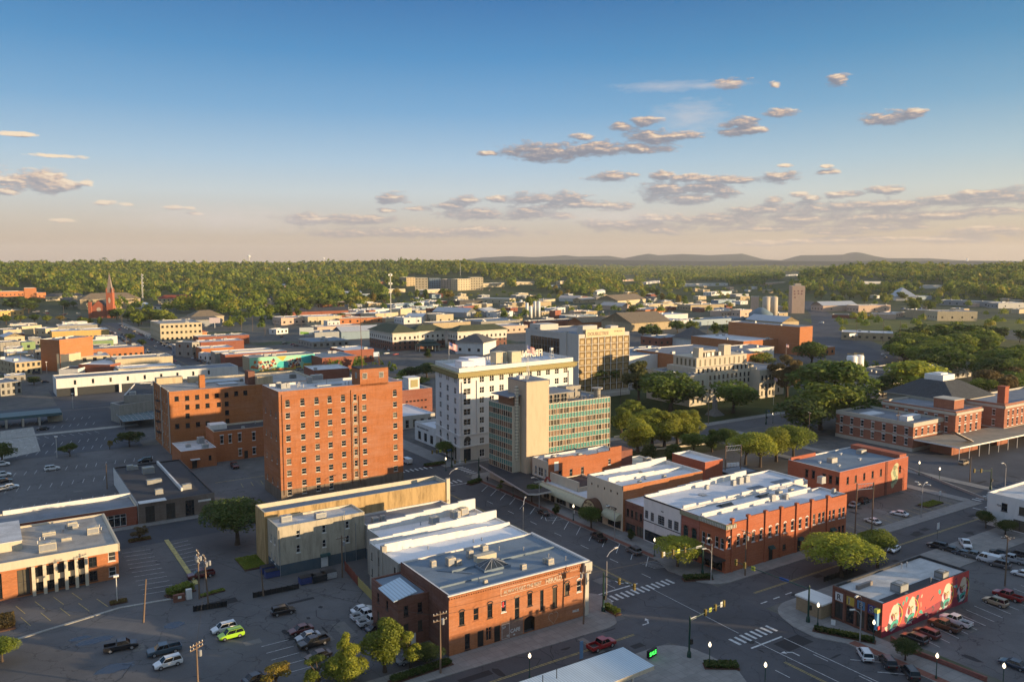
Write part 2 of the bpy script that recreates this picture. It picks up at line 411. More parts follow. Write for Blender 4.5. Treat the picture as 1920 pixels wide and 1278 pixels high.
def backdrop(color):
 o = wn('Background'); o.inputs[1].default_value = SKY_STRENGTH; wt.links.new(color, o.inputs[0]); return o.outputs[0]
def cloudy(lo, hi):
 def near(items):
  out = []
  for c in items:
   a, _ = azel(c[0], c[1]); b, _ = azel(c[0] + c[2] * 1.6, c[1])
   if a - (b - a) < hi and b > lo: out.append(c)
  return out
 col = skyc; cl, ci = near(CLOUDS), near(CIRRUS)
 if cl:
  nz = wnoise(P, .75, 2.1, .8, 8, .66); nzs = wnoise(shifted(.16, .12), .75, 2.1, .8, 5, .66)
  g = field_group('cloud_field', cl); f0 = fld(g, P); f1 = fld(g, shifted(.3, .26))
  dens = wmath(wt, 'ADD', wmath(wt, 'MAXIMUM', f0, -.9), wmath(wt, 'MULTIPLY', wmath(wt, 'SUBTRACT', nz, .535), 2.5))
  alpha = wmath(wt, 'MULTIPLY', wramp(dens, [(.02, 0.), (.14, .4), (.42, 1.)]), .93)
  lit = wmath(wt, 'ADD', wmath(wt, 'MULTIPLY', wmath(wt, 'SUBTRACT', nz, nzs), 3.2), wmath(wt, 'MULTIPLY', wmath(wt, 'SUBTRACT', f0, f1), .75))
  lit = wmath(wt, 'ADD', lit, .45 if hi <= -25 else .13, True)
  ccol = wramp(lit, [(.05, lin(136, 138, 150)), (.4, lin(168, 160, 162)), (.68, lin(222, 192, 168)), (1., lin(252, 228, 196))])
  ccol = wmix(wmath(wt, 'MULTIPLY', wramp(elf, [(.02, 1.), (.2, 0.)]), .55), ccol, grad)
  c10 = wn('VectorMath', operation='SCALE'); wt.links.new(ccol, c10.inputs[0]); c10.inputs['Scale'].default_value = SKYGAIN / SKY_STRENGTH
  col = wmix(alpha, col, c10.outputs[0])
 if ci:
  cz = wnoise(P, .8, 3.0, 1.1, 5, .7)
  ca = wmath(wt, 'MULTIPLY', wramp(wmath(wt, 'ADD', wmath(wt, 'MAXIMUM', fld(field_group('cirrus_field', ci), P), -.5), wmath(wt, 'MULTIPLY', wmath(wt, 'SUBTRACT', cz, .5), 1.6)), [(.0, 0.), (1., .55)]), .8)
  col = wmix(ca, col, tuple(x * SKYGAIN / SKY_STRENGTH for x in lin(222, 212, 208)))
 return backdrop(col)
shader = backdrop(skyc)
inel = wmath(wt, 'MULTIPLY', wmath(wt, 'GREATER_THAN', el, -.5), wmath(wt, 'LESS_THAN', el, 16.5))
EDGE = [-40, -25, -14, -7, -2, 2, 5, 8, 11, 14, 17, 21, 26, 40]
for lo, hi in (zip(EDGE, EDGE[1:]) if CLOUDS_ON else ()):
 m = wn('MixShader'); fac = wmath(wt, 'MULTIPLY', inel, wmath(wt, 'MULTIPLY', wmath(wt, 'GREATER_THAN', az, lo), wmath(wt, 'LESS_THAN', az, hi)))
 wt.links.new(fac, m.inputs[0]); wt.links.new(shader, m.inputs[1]); wt.links.new(cloudy(lo, hi), m.inputs[2]); shader = m.outputs[0]
wt.nodes.remove(wt.nodes['Background']); wt.links.new(shader, wt.nodes['World Output'].inputs[0])
world.cycles.sampling_method = 'MANUAL'; world.cycles.sample_map_resolution = 512
# ------------------------------------------------------------------ ground
def ground_material():
 t = NT('ground'); P_ = t.coord('Object')
 d = t.n('VectorMath'); d.operation = 'LENGTH'; t.l(P_, d.inputs[0])
 town = t.ramp(t.noise(P_, .012, 6, .6), [(.36, (.06, .085, .024)), (.44, (.16, .15, .135)), (.56, (.105, .105, .108)), (.66, (.2, .185, .155)), (.74, (.075, .1, .03))])
 wood = t.ramp(t.noise(P_, .004, 6, .6), [(.3, (.035, .05, .016)), (.5, (.055, .07, .024)), (.65, (.1, .1, .045)), (.74, (.05, .065, .022))])
 town = t.mix(.35, town, t.ramp(t.noise(P_, .3, 4), [(.35, (.03, .035, .03)), (.65, (.14, .13, .12))]))
 return t.out(t.mix(t.ramp(t.math('DIVIDE', d.outputs['Value'], 2400), [(.3, 0.), (.62, 1.)]), town, wood), .95, 0, .1)
mb = MB()
angs = [rad(a) for a in list(range(-180, -44, 8)) + [-42 + .7 * i for i in range(121)] + list(range(46, 181, 8))]
rads = [0.1, 100, 300, 600, 850] + [850 * (1.028 ** i) for i in range(1, 105)]
vv = [(r * math.sin(a), r * math.cos(a), terrain(r * math.sin(a), r * math.cos(a))) for r in rads for a in angs]
n_ = len(angs)
mb.add(vv, [(i * n_ + k, i * n_ + k + 1, (i + 1) * n_ + k + 1, (i + 1) * n_ + k) for i in range(len(rads) - 1) for k in range(n_ - 1)])
mb.f = [tuple(reversed(f)) for f in mb.f]
struct(mb.build('ground', ground_material(), smooth=True))
# far ridges standing on the horizon
def ridge(name, prof, dist, base, thick, mat):
 m = MB(); pts = []
 for u, v in prof:
  d = ray(u, v); h = math.hypot(d[0], d[1]); pts.append((d[0] / h, d[1] / h, max(base + 5, CAMH + d[2] / h * dist)))
 for (x0, y0, z0), (x1, y1, z1) in zip(pts, pts[1:]):
  for k in range(4):      # front slope falling toward us in steps, back slope behind
   a0, a1 = k / 4, (k + 1) / 4; e = lambda q: q * q * (3 - 2 * q)
   r0, r1 = dist - thick * (1 - a0), dist - thick * (1 - a1)
   m.quad((x0 * r0, y0 * r0, base + (z0 - base) * e(a0)), (x1 * r0, y1 * r0, base + (z1 - base) * e(a0)), (x1 * r1, y1 * r1, base + (z1 - base) * e(a1)), (x0 * r1, y0 * r1, base + (z0 - base) * e(a1)))
  m.quad((x0 * dist, y0 * dist, z0), (x1 * dist, y1 * dist, z1), (x1 * (dist + thick), y1 * (dist + thick), base), (x0 * (dist + thick), y0 * (dist + thick), base))
 return struct(m.build(name, mat, smooth=True))
HILLM = foliage((.035, .05, .022), name='wooded_slope')
ridge('hills', [(860, 488), (900, 483), (960, 480), (1000, 482), (1060, 478.5), (1085, 481), (1140, 479.5), (1170, 484), (1195, 479), (1216, 475.5), (1235, 478.5), (1280, 476), (1330, 478.5), (1392, 475.5), (1410, 480), (1432, 486), (1465, 488), (1490, 481), (1502, 478.5), (1580, 477.5), (1592, 474), (1604, 472.5), (1618, 474.5), (1640, 480), (1665, 484), (1740, 484), (1800, 488), (1960, 490)], 12500, 0, 1500, HILLM)
ridge('hills', [(780, 490), (900, 487.5), (1000, 488.5), (1100, 486.5), (1200, 488), (1300, 489.5), (1420, 489), (1560, 489.5), (1700, 489), (1960, 490.5)], 7800, 5, 700, HILLM)
# ------------------------------------------------------------------ streets (in street-grid metres, turned as one)
def gsheet(name, pts, z, mat):
 m = MB(); m.poly([(p[0], p[1], z) for p in pts]); return struct(obj(name, m.mesh(name, mat), None, None, ROT))
def rect(s0, s1, t0, t1): return [(s0, t0), (s1, t0), (s1, t1), (s0, t1)]
ASP = asphalt((.075, .075, .08)); ASP2 = asphalt((.105, .103, .104), .8); ASP3 = asphalt((.062, .067, .078), .35); ASP4 = asphalt((.13, .122, .11), .8)
CON = concrete((.25, .24, .225)); CONL = concrete((.34, .33, .3)); PAVER = brick((.2, .075, .05), .4, 'brick_paving')
gsheet('lot', rect(-150, 103, -60, 213), .004, ASP2)
gsheet('lot', rect(-150, 71, 229, 330), .004, ASP2)
gsheet('lot', rect(-110, 50, 331, 372), .004, ASP3)
gsheet('lot', rect(-110, 50, 379, 428), .004, ASP3)
gsheet('lot', rect(30, 95, 446, 500), .004, ASP3)
gsheet('lot', rect(140, 240, 30, 103), .004, ASP2)
gsheet('lot', rect(170, 236, 119, 136), .004, ASP4)
gsheet('lot', rect(137, 240, 137, 225), .004, asphalt((.085, .08, .075), .7))
gsheet('lot', rect(256, 420, 30, 162), .004, ASP3)
gsheet('road', rect(103.5, 130, 30, 1010), .008, ASP)
gsheet('road', rect(-150, 103.4, 104.5, 116.5), .012, ASP); gsheet('road', rect(130.1, 420, 104.5, 117.5), .012, ASP)
gsheet('road', rect(-150, 103.4, 213, 228), .012, ASP3); gsheet('road', rect(130.1, 420, 226, 239), .012, ASP)
gsheet('road', rect(241, 255, 117.6, 225.9), .012, ASP); gsheet('road', rect(241, 255, -40, 104.4), .012, ASP)
gsheet('road', rect(-150, 103.4, 430, 445), .012, ASP3); gsheet('road', rect(-150, 103.4, 640, 652), .012, ASP3); gsheet('road', rect(130.1, 330, 545, 557), .012, ASP3)
gsheet('road', [(395, 226), (418, 212), (510, 292), (640, 432), (930, 660), (1700, 1310), (1690, 1322), (900, 668), (600, 440), (490, 312)], .016, ASP3)
gsheet('road', rect(380, 394, 239.1, 420), .016, ASP3)
gsheet('courthouse_lawn', rect(206, 376, 244, 330), .008, grass((.03, .045, .014))); gsheet('verge', rect(430, 640, 20, 205), .004, grass((.04, .06, .018)))
gsheet('park_grass', rect(156, 236, 206, 222), .008, grass((.045, .05, .022)))
gsheet('field', [(700, 500), (1020, 320), (1100, 420), (820, 620)], .012, grass((.12, .13, .045)))
gsheet('field', [(560, 330), (760, 300), (760, 470), (660, 430)], .012, grass((.12, .12, .05)))
def walk(name, pts, mat, h=.13):
 m = MB(); m.prism(pts, -.05, h); return struct(obj(name, m.mesh(name, mat), None, None, ROT))
def arc(cx, cy, r, a0, a1, n=8): return [(cx + r * math.cos(rad(a0 + (a1 - a0) * i / n)), cy + r * math.sin(rad(a0 + (a1 - a0) * i / n))) for i in range(n + 1)]
walk('pavement', [(98, 121.8), (98, 212), (103.4, 212), (103.4, 131)] + arc(101, 126, 5.4, 60, -60, 8) + arc(97, 122, 7, -60, -90, 4) + [(50, 116.6), (50, 121.8)], CON)
walk('pavement', [(137.4, 121.5), (240, 121.5), (240, 117.6), (136, 117.6)] + arc(134.5, 124, 6.4, -95, -160, 6) + [(127.6, 130), (130.1, 136), (130.1, 222), (137.4, 222)], CON)
walk('brick_pavement', [(130.3, 138), (131.7, 138), (131.7, 220), (130.3, 220)], PAVER, .138)
walk('brick_pavement', [(101.9, 132), (103.3, 132), (103.3, 210), (101.9, 210)], PAVER, .138)
walk('pavement', [(40, 104.4), (40, 99), (88, 92), (95, 60), (103.4, 60), (103.4, 86), (105.5, 90), (105.6, 97)] + arc(99, 98.2, 6.3, 0, 85, 8), CON)
walk('pavement', [(130.1, 30), (137, 30), (137, 94.8), (240, 94.8), (240, 104.4)] + arc(136.5, 96, 8.4, 92, 150, 6) + [(127.6, 96), (127.2, 91), (130.1, 86)], CON)
walk('brick_pavement', [(130.4, 30), (132.2, 30), (132.2, 86), (130.4, 86)], PAVER, .138)
walk('pavement', [(130.1, 239.1), (420, 239.1), (420, 243.5), (206, 243.5), (137, 243.5), (130.1, 1000), (136, 1000), (137.5, 262), (137.5, 243.4), (130.1, 246)][:5] + [(137, 243.5), (137, 540), (130.1, 540)], CON)
walk('pavement', rect(130.1, 137, 560, 1000), CON); walk('pavement', rect(97, 103.4, 232, 428), CON); walk('pavement', rect(97, 103.4, 447, 638), CON); walk('pavement', rect(97, 103.4, 654, 1000), CON)
walk('pavement', [(137.4, 222.1), (240.9, 222.1), (240.9, 225.9), (133, 225.9), (130.1, 222.1)], CON)
walk('pavement', rect(255.1, 259, 118, 225), CON); walk('pavement', rect(237, 240.9, 121.6, 222), CON)
walk('pavement', rect(-150, 71, 228.1, 231), CON); walk('path', rect(345, 348, 244, 262), CONL); walk('path', rect(-40, 55, 372.5, 376.5), CONL)
# painted lines
WHT, YEL = paint(), paint((.55, .42, .12), .6, 'yellow_road_paint'); mw, my = MB(), MB()
def line(m, a, b, w=.15, z=.03):
 a, b = Vector(a), Vector(b); d = (b - a).normalized(); n = Vector((-d.y, d.x)) * w / 2
 m.poly([(a.x - n.x, a.y - n.y, z), (b.x - n.x, b.y - n.y, z), (b.x + n.x, b.y + n.y, z), (a.x + n.x, a.y + n.y, z)])
for i in range(13): line(mw, (106.3 + i * 1.45, 124.0), (106.3 + i * 1.45, 126.6), .62)
for i in range(8): line(mw, (113.5 + i * 1.45, 96.6), (113.5 + i * 1.45, 99.3), .62)
line(mw, (105, 128.3), (117, 128.3), .4); line(mw, (114, 94.6), (122.5, 94.6), .4)
for i in range(12): line(mw, (107 + i * 1.7, 220.2), (107 + i * 1.7, 223.2), .6); line(mw, (107 + i * 1.7, 240.6), (107 + i * 1.7, 243.4), .6)
for i in range(6): line(mw, (132.5, 227.4 + i * 1.8), (135.5, 227.4 + i * 1.8), .6)
for i in range(6): line(mw, (236.6, 106 + i * 1.8), (239.6, 106 + i * 1.8), .7); line(mw, (242 + i * 2, 119), (242 + i * 2, 121.6), .7)
line(mw, (108, 218.3), (128, 218.3), .35); line(mw, (233.4, 111), (233.4, 117), .4)
for a, b in ((129, 131), (140, 142), (151, 153), (162, 164), (173, 175), (184, 186), (195, 197), (84, 86), (75, 77), (66, 68)):
 line(mw, (111.2, a), (111.2, b + 1)); line(mw, (121.5, a), (121.5, b + 1))
line(mw, (116.8, 40), (116.8, 96), .15); line(mw, (122.3, 60), (122.3, 94), .15); line(mw, (116.8, 100), (117.6, 124), .12)
for x in (115.6, 115.95):
 line(my, (x, 129), (x, 215), .12); line(my, (x, 245), (x, 1000), .12); line(my, (x - .9, 40), (x - .9, 88), .12)
for y in (110.2, 110.55):
 line(my, (20, y), (100, y), .12); line(my, (134, y + .5), (232, y + .5), .12)
for i in range(15): line(mw, (130, 139 + i * 5.2), (125.2, 134.6 + i * 5.2))                 # angled parking, right kerb
for i in range(12): line(mw, (103.6, 134 + i * 5.2), (108.2, 138.6 + i * 5.2))
for i in range(9): line(mw, (130.1, 36 + i * 5.2), (125.3, 40.6 + i * 5.2))
for k in range(6): line(mw, (126 - k * .1, 133 + k * .8), (129.6, 131.5 + k * .9), .12); line(mw, (127.5, 175 + k * 1.1), (129.8, 174.4 + k * 1.1), .12)
line(mw, (125.4, 174), (129.9, 182), .12); line(mw, (125.6, 174), (129.9, 172.6), .12)
def arrow(m, s, t, dx, dy):     # left-turn arrow
 D = Vector((dx, dy)); N = Vector((-dy, dx)); o = Vector((s, t)); q = lambda a, b: (o + D * a + N * b)
 line(m, q(0, 0), q(1.6, 0), .3); line(m, q(1.5, 0), q(2.1, .9), .3)
 p = [q(1.7, 1.2), q(2.6, .9), q(2.5, 2.0)]; m.poly([(x.x, x.y, .03) for x in p])
arrow(mw, 113.8, 132, 0, -1); arrow(mw, 119, 88, 0, 1); arrow(mw, 113.5, 214, 0, 1); arrow(mw, 104, 112.5, 1, 0)
for i in range(3): line(mw, (131 + i * 4, 106.6 + i * .1), (133 + i * 4, 106.6 + i * .1), .3)
# car-park bays
def bays(m, s0, t0, ds, dt, n, ls, lt, w=.12):
 for i in range(n): line(m, (s0 + ds * i, t0 + dt * i), (s0 + ds * i + ls, t0 + dt * i + lt), w)
bays(mw, 26, 181, 0, 2.9, 11, 6.2, -.8); bays(mw, 36.2, 184, 0, 2.9, 10, 5, .6)
bays(my, 2, 176.5, 3.4, .4, 6, -1.4, 5.4); bays(my, -2, 183, 3.4, .4, 6, -1.4, 5.2)
bays(my, 172, 121.5, 3.3, 0, 19, 1.2, 5); bays(mw, 143, 76, 3.2, 0, 26, 1.0, 6); bays(mw, 40, 132, 0, 3.0, 5, 5, 0)
bays(mw, -60, 336, 3.0, 0, 34, 1.2, 5); bays(mw, -60, 350, 3.0, 0, 34, 1.2, 5); bays(mw, -60, 365, 3.0, 0, 34, -1.2, 5); bays(mw, -60, 386, 3.0, 0, 34, 1.2, 5); bays(mw, -60, 402, 3, 0, 34, 1.2, 5)
bays(mw, -20, 262, 3, 0, 24, 1, 5); bays(mw, -20, 285, 3, 0, 24, 1, 5); bays(mw, -20, 306, 3, 0, 24, 1, 5); bays(my, 66, 252, 3.1, 0, 12, .6, 5); line(my, (60, 262), (108, 262), .2)
bays(mw, 150, 60, 3.2, 0, 24, 0, 5); bays(mw, 262, 60, 3.2, 0, 30, 0, 5); bays(mw, 262, 90, 3.2, 0, 30, 0, 5); bays(mw, 262, 120, 3.2, 0, 30, 0, 5)
for m, mt, nm in ((mw, WHT, 'white_road_markings'), (my, YEL, 'yellow_road_markings')): struct(obj(nm, m.mesh(nm, mt), None, None, ROT))
walk('kerb_strip', [(36.2, 180.5), (37.2, 180.5), (37.2, 214), (36.2, 214)], paint((.5, .42, .15), .6, 'yellow_road_paint'), .15)
walk('kerb_strip', [(0, 170.6), (0, 171.3), (20.9, 176.7), (34, 175.2), (34, 174.5), (20.9, 176)], CONL, .14)
pm, pd = MB(), MB()
for k in range(150):
 z_ = R.choice(((-40, 60, 125, 172), (40, 66, 122, 160), (-60, 70, 232, 300), (104, 129, 60, 215), (140, 235, 40, 82), (132, 230, 105, 117), (40, 100, 105, 116), (258, 300, 60, 140), (172, 234, 120, 135)))
 s, t, a, b = R.uniform(*z_[:2]), R.uniform(*z_[2:]), R.uniform(.6, 4.5), R.uniform(.4, 1.8)
 if k % 2: a, b = b, a
 if k % 3 == 0: (pm if k % 2 else pd).poly([(s - a, t - b, .018 + k * 4e-5), (s + a, t - b, .018 + k * 4e-5), (s + a, t + b, .018 + k * 4e-5), (s - a, t + b, .018 + k * 4e-5)])
 elif k % 3 == 1: pd.poly([(s + .45 * a * math.cos(q * .63) * R.uniform(.7, 1.2), t + .5 * b * math.sin(q * .63) * R.uniform(.7, 1.2), .018 + k * 4e-5) for q in range(10)])
 else:
  x, y = s, t
  for q in range(7): x2, y2 = x + R.uniform(-1, 1) * 2.5, y + R.uniform(.2, 1) * 3; line(pd, (x, y), (x2, y2), .13, .026 + k * 1e-5); x, y = x2, y2
struct(obj('pale_asphalt_patches', pm.mesh('pale_asphalt_patches', asphalt((.15, .145, .135))), None, None, ROT)); struct(obj('tar_repairs', pd.mesh('tar_repairs', asphalt((.03, .03, .032))), None, None, ROT))
# puddles in the near car park
PUD = NT('puddle_water'); PUD.out((.02, .03, .045), .04, 0, .6)
for (u, v, a, b) in ((325, 1171, 2.0, 1.5), (178, 1200, 3.4, 1.5), (215, 1252, 3.4, 1.7), (150, 1196, 2.2, .9)):
 s, t = gp(u, v); pts = [(s + a * math.cos(k * .39) * R.uniform(.75, 1.1), t + b * math.sin(k * .39) * R.uniform(.7, 1.15)) for k in range(16)]
 gsheet('puddle', pts, .02, PUD.mat)
# ------------------------------------------------------------------ building kit
WIN = {}
def win_mesh(w, h, style, fm):
 key = (round(w, 2), round(h, 2), style, fm.name)
 if key in WIN: return WIN[key]
 f = MB(); p = MB(); x = w / 2; fw = min(.09, w * .09)
 # outer face is -y; the unit sits inside the hole, y 0 = outer face of the wall
 y0, y1 = .10, .17
 if style == 'slit':
  f.quad((-x, .16, 0), (x, .16, 0), (x, .16, h), (-x, .16, h)); WIN[key] = (f.mesh('window', GL), None); return WIN[key]
 for a, b, c, d in ((-x, -x + fw, 0, h), (x - fw, x, 0, h), (-x + fw, x - fw, 0, fw), (-x + fw, x - fw, h - fw, h)): f.box(a, b, y0, y1, c, d)
 if style in ('sash', 'lintel', 'arch'): f.box(-x + fw, x - fw, y0 + .01, y1, h * .5 - .04, h * .5 + .04)
 if style in ('pair', 'store', 'triple'):
  n = {'pair': 2, 'triple': 3}.get(style, max(2, round(w / 1.5)))
  for i in range(1, n): f.box(-x + w * i / n - .05, -x + w * i / n + .05, y0 - .01, y1, fw, h - fw)
  if style == 'store': f.box(-x + fw, x - fw, y0 + .005, y1, h * .72, h * .72 + .08)
  else: f.box(-x + fw, x - fw, y0 + .005, y1, h * .5 - .03, h * .5 + .03)
 if style == 'grid':
  for i in range(1, 4): f.box(-x + w * i / 4 - .03, -x + w * i / 4 + .03, y0 - .01, y1, fw, h - fw)
  for i in range(1, 4): f.box(-x + fw, x - fw, y0 + .005, y1, h * i / 4 - .03, h * i / 4 + .03)
 if style in ('sash', 'pair', 'lintel', 'arch', 'triple'): f.box(-x - .12, x + .12, -.1, .09, -.16, -.003, 0)
 if style == 'lintel': f.box(-x - .15, x + .15, -.06, .02, h + .003, h + .3, 0)
 if style == 'arch':       # segmental brick hood proud of the wall
  n = 8; pts = [(-(x + .1) * math.cos(math.pi * i / n), h - .12 + .42 * math.sin(math.pi * i / n)) for i in range(n + 1)]
  for (a, b), (c, d) in zip(pts, pts[1:]): f.add([(a, -.07, b), (c, -.07, d), (c, -.07, d + .2), (a, -.07, b + .2), (a, .0, b), (c, .0, d), (c, .0, d + .2), (a, .0, b + .2)], [(0, 1, 2, 3), (3, 2, 6, 7), (0, 4, 5, 1)])
 p.quad((-x + fw, .15, fw), (x - fw, .15, fw), (x - fw, .15, h - fw), (-x + fw, .15, h - fw))
 WIN[key] = (f.mesh('window', fm), p.mesh('pane', GL)); return WIN[key]
def door_mesh(w, h, m):
 key = ('door', w, h, m.name)
 if key not in WIN:
  f = MB(); f.box(-w / 2, w / 2, .1, .16, 0, h); f.box(-w / 2 + .15, w / 2 - .15, .06, .1, .2, h * .45); f.box(-w / 2 + .15, w / 2 - .15, .06, .1, h * .52, h - .2); f.box(w / 2 - .3, w / 2 - .22, .0, .06, 1.0, 1.2)
  WIN[key] = (f.mesh('door', m), None)
 return WIN[key]
FOOT = []
class Bld:
 """a building on a footprint of street-grid corners, counter-clockwise from its near left corner"""
 def __init__(self, name, label, pts, h, wall, roof, cat='building', par=.9, z0=0.0, rot=None, group=None, coping=None, world=None, em=None):
  self.em = em or {}
  self.h, self.par, self.wallm, self.holes, self.wins = h, par, wall, {}, []
  if world is None:
   o = g2w(*pts[0]); self.o = np.array([o[0], o[1], z0]); self.rot = ROT
   self.p = [(s - pts[0][0], t - pts[0][1]) for s, t in pts]
  else:                                     # world = (origin xyz, rotation)
   self.o, self.rot = np.array(world[0], float), world[1]; self.p = list(pts)
  self.root = thing(name, label, cat, tuple(self.o), self.rot, group)
  self.roofm, self.cop = roof, coping or wall; c_, s_ = math.cos(self.rot), math.sin(self.rot)
  FOOT.append([(self.o[0] + x * c_ - y * s_, self.o[1] + x * s_ + y * c_) for x, y in self.p])
 def edge(self, i):
  a, b = self.p[i], self.p[(i + 1) % len(self.p)]; L = math.hypot(b[0] - a[0], b[1] - a[1])
  return a, ((b[0] - a[0]) / L, (b[1] - a[1]) / L), L
 def w(self, i, u, v):
  """pixel -> (distance along wall i from its left end, height)"""
  a, d, L = self.edge(i); c, s = math.cos(self.rot), math.sin(self.rot)
  A = self.o[:2] + np.array([a[0] * c - a[1] * s, a[0] * s + a[1] * c]); D = np.array([d[0] * c - d[1] * s, d[0] * s + d[1] * c]); N = np.array([D[1], -D[0]])
  r = ray(u, v); k = (A @ N) / (r[:2] @ N); q = np.array([0, 0, CAMH]) + k * r
  return float((q[:2] - A) @ D), float(q[2] - self.o[2])
 def cols(self, i, us, v): return [self.w(i, u, v)[0] for u in us]
 def rows(self, i, u, vs): return [self.w(i, u, v)[1] for v in vs]
 def win(self, i, x, z, w, h, style='sash', fm=None):
  """x centre, z sill"""
  self.holes.setdefault(i, []).append((x - w / 2, x + w / 2, z, z + h)); self.wins.append((i, x, z, w, h, style, fm or TRIM))
 def grid(self, i, xs, zs, w, h, style='sash', fm=None, skip=()):
  for a, x in enumerate(xs):
   for b, z in enumerate(zs):
    if (a, b) not in skip: self.win(i, x, z, w, h, style, fm)
 def door(self, i, x, w=1.3, h=2.5, m=None):
  self.holes.setdefault(i, []).append((x - w / 2, x + w / 2, .06, h)); self.wins.append((i, x, .06, w, h - .06, 'door', m or DARK))
 def finish(self, base=None, baseh=0):
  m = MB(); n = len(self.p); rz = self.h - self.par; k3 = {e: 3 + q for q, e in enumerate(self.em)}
  for i in range(n):
   a, d, L = self.edge(i); nx, ny = d[1], -d[0]; wm = k3.get(i, 0)
   H = [r for r in self.holes.get(i, []) if r[0] > .02 and r[1] < L - .02 and r[3] < self.h - .05]
   us = sorted({0.0, L} | {q for r in H for q in r[:2]}); zs = sorted({0.0, self.h} | {q for r in H for q in r[2:]} | ({baseh} if base else set()))
   P3 = lambda u, z, dep=0.0: (a[0] + d[0] * u - nx * dep, a[1] + d[1] * u - ny * dep, z)
   for u0, u1 in zip(us, us[1:]):
    if u1 - u0 < 1e-4: continue
    run = None
    for z0, z1 in zip(zs, zs[1:]):
     uc, zc = (u0 + u1) / 2, (z0 + z1) / 2
     if any(r[0] < uc < r[1] and r[2] < zc < r[3] for r in H): continue
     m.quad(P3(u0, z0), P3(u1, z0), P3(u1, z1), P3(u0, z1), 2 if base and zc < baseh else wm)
   for u0, u1, z0, z1 in H:
    D = .3
    m.quad(P3(u0, z0), P3(u0, z0, D), P3(u0, z1, D), P3(u0, z1), wm); m.quad(P3(u1, z0, D), P3(u1, z0), P3(u1, z1), P3(u1, z1, D), wm)
    m.quad(P3(u0, z1), P3(u0, z1, D), P3(u1, z1, D), P3(u1, z1)); m.quad(P3(u0, z0, D), P3(u0, z0), P3(u1, z0), P3(u1, z0, D))
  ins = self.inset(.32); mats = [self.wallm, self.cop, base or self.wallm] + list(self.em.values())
  for i in range(n):
   j = (i + 1) % n; a, b, c, d = self.p[i], self.p[j], ins[j], ins[i]
   m.quad((*a, self.h), (*b, self.h), (*c, self.h), (*d, self.h), 1); m.quad((*c, self.h), (*d, self.h), (*d, rz), (*c, rz), 1)
  m.build('wall', mats, self.root)
  r = MB(); r.poly([(*q, rz) for q in ins]); r.build('roof', self.roofm, self.root)
  for i, x, z, w, h, style, fm in self.wins:
   a, d, L = self.edge(i)
   if x - w / 2 < .02 or x + w / 2 > L - .02 or z + h > self.h - .05: continue
   fme, pme = door_mesh(w, h, fm) if style == 'door' else win_mesh(w, h, style, fm)
   o = obj('door' if style == 'door' else 'window', fme, self.root, (a[0] + d[0] * x, a[1] + d[1] * x, z), math.atan2(d[1], d[0]))
   if pme: obj('pane', pme, o)
  return self
 def inset(self, k):
  n = len(self.p); out = []
  for i in range(n):
   (x0, y0), (x1, y1), (x2, y2) = self.p[i - 1], self.p[i], self.p[(i + 1) % n]
   a = Vector((x1 - x0, y1 - y0)).normalized(); b = Vector((x2 - x1, y2 - y1)).normalized()
   na, nb = Vector((-a.y, a.x)), Vector((-b.y, b.x)); s = (na + nb); s = s / max(.3, s.length_squared) * 2
   out.append((x1 + s.x * k, y1 + s.y * k))
  return out
 def part(self, name, mb, mats, smooth=False): return mb.build(name, mats, self.root, smooth)
 def loc(self, s, t):
  w = g2w(s, t) - self.o[:2]; c, q = math.cos(-self.rot), math.sin(-self.rot)
  return float(w[0] * c - w[1] * q), float(w[0] * q + w[1] * c)
 def onroof(self, u, v, z=None):
  w = place(u, v, (self.h - self.par if z is None else z) + self.o[2]) ; w = w[:2] - self.o[:2]; c, q = math.cos(-self.rot), math.sin(-self.rot)
  return float(w[0] * c - w[1] * q), float(w[0] * q + w[1] * c)
 def band(self, name, mat, z0, z1, proud, edges=None, u0=0, u1=None):
  m = MB()
  for i in (edges if edges is not None else range(len(self.p))):
   a, d, L = self.edge(i); nx, ny = d[1], -d[0]; e = u1 if u1 is not None else L
   lo, hi = u0 - (proud if u0 == 0 else 0), e + (proud if u1 is None else 0)
   A, Bq = (a[0] + d[0] * lo, a[1] + d[1] * lo), (a[0] + d[0] * hi, a[1] + d[1] * hi)
   m.prism([(A[0] - nx * .003, A[1] - ny * .003), (A[0] + nx * proud, A[1] + ny * proud), (Bq[0] + nx * proud, Bq[1] + ny * proud), (Bq[0] - nx * .003, Bq[1] - ny * .003)], z0 + .001 * i, z1 + .0013 * i, bottom=True)
  return self.part(name, m, mat)
 def unit(self, x, y, s=(1.6, 1.6, 1.3), z=None, m=None, name='rooftop_unit'):
  z = self.h - self.par if z is None else z; k = MB(); a, b, c = s
  k.box(-a / 2, a / 2, -b / 2, b / 2, .25, c, 0); k.box(-a / 2 - .06, a / 2 + .06, -b / 2 - .06, b / 2 + .06, 0, .24, 1); k.box(-a / 2 + .12, a / 2 - .12, -b / 2 - .02, -b / 2 + .03, .4, c - .2, 1)
  k.box(-a / 2 - .02, -a / 2 + .03, -b / 2 + .15, b / 2 - .15, .4, c - .25, 1); k.lathe([(min(a, b) * .36, 0), (min(a, b) * .36, .1)], 10, (0, 0, c), 1)
  return obj(name, k.mesh(name, [m or UNIT, GREYM]), self.root, (x, y, z))
 def vent(self, x, y, h=.9, r=.14, z=None, m=None):
  z = self.h - self.par if z is None else z; k = MB(); k.lathe([(r, 0), (r, h * .75), (r * 1.9, h * .78), (r * 1.9, h * .9), (.02, h)], 8)
  return obj('vent_pipe', k.mesh('vent_pipe', m or STEEL), self.root, (x, y, z))
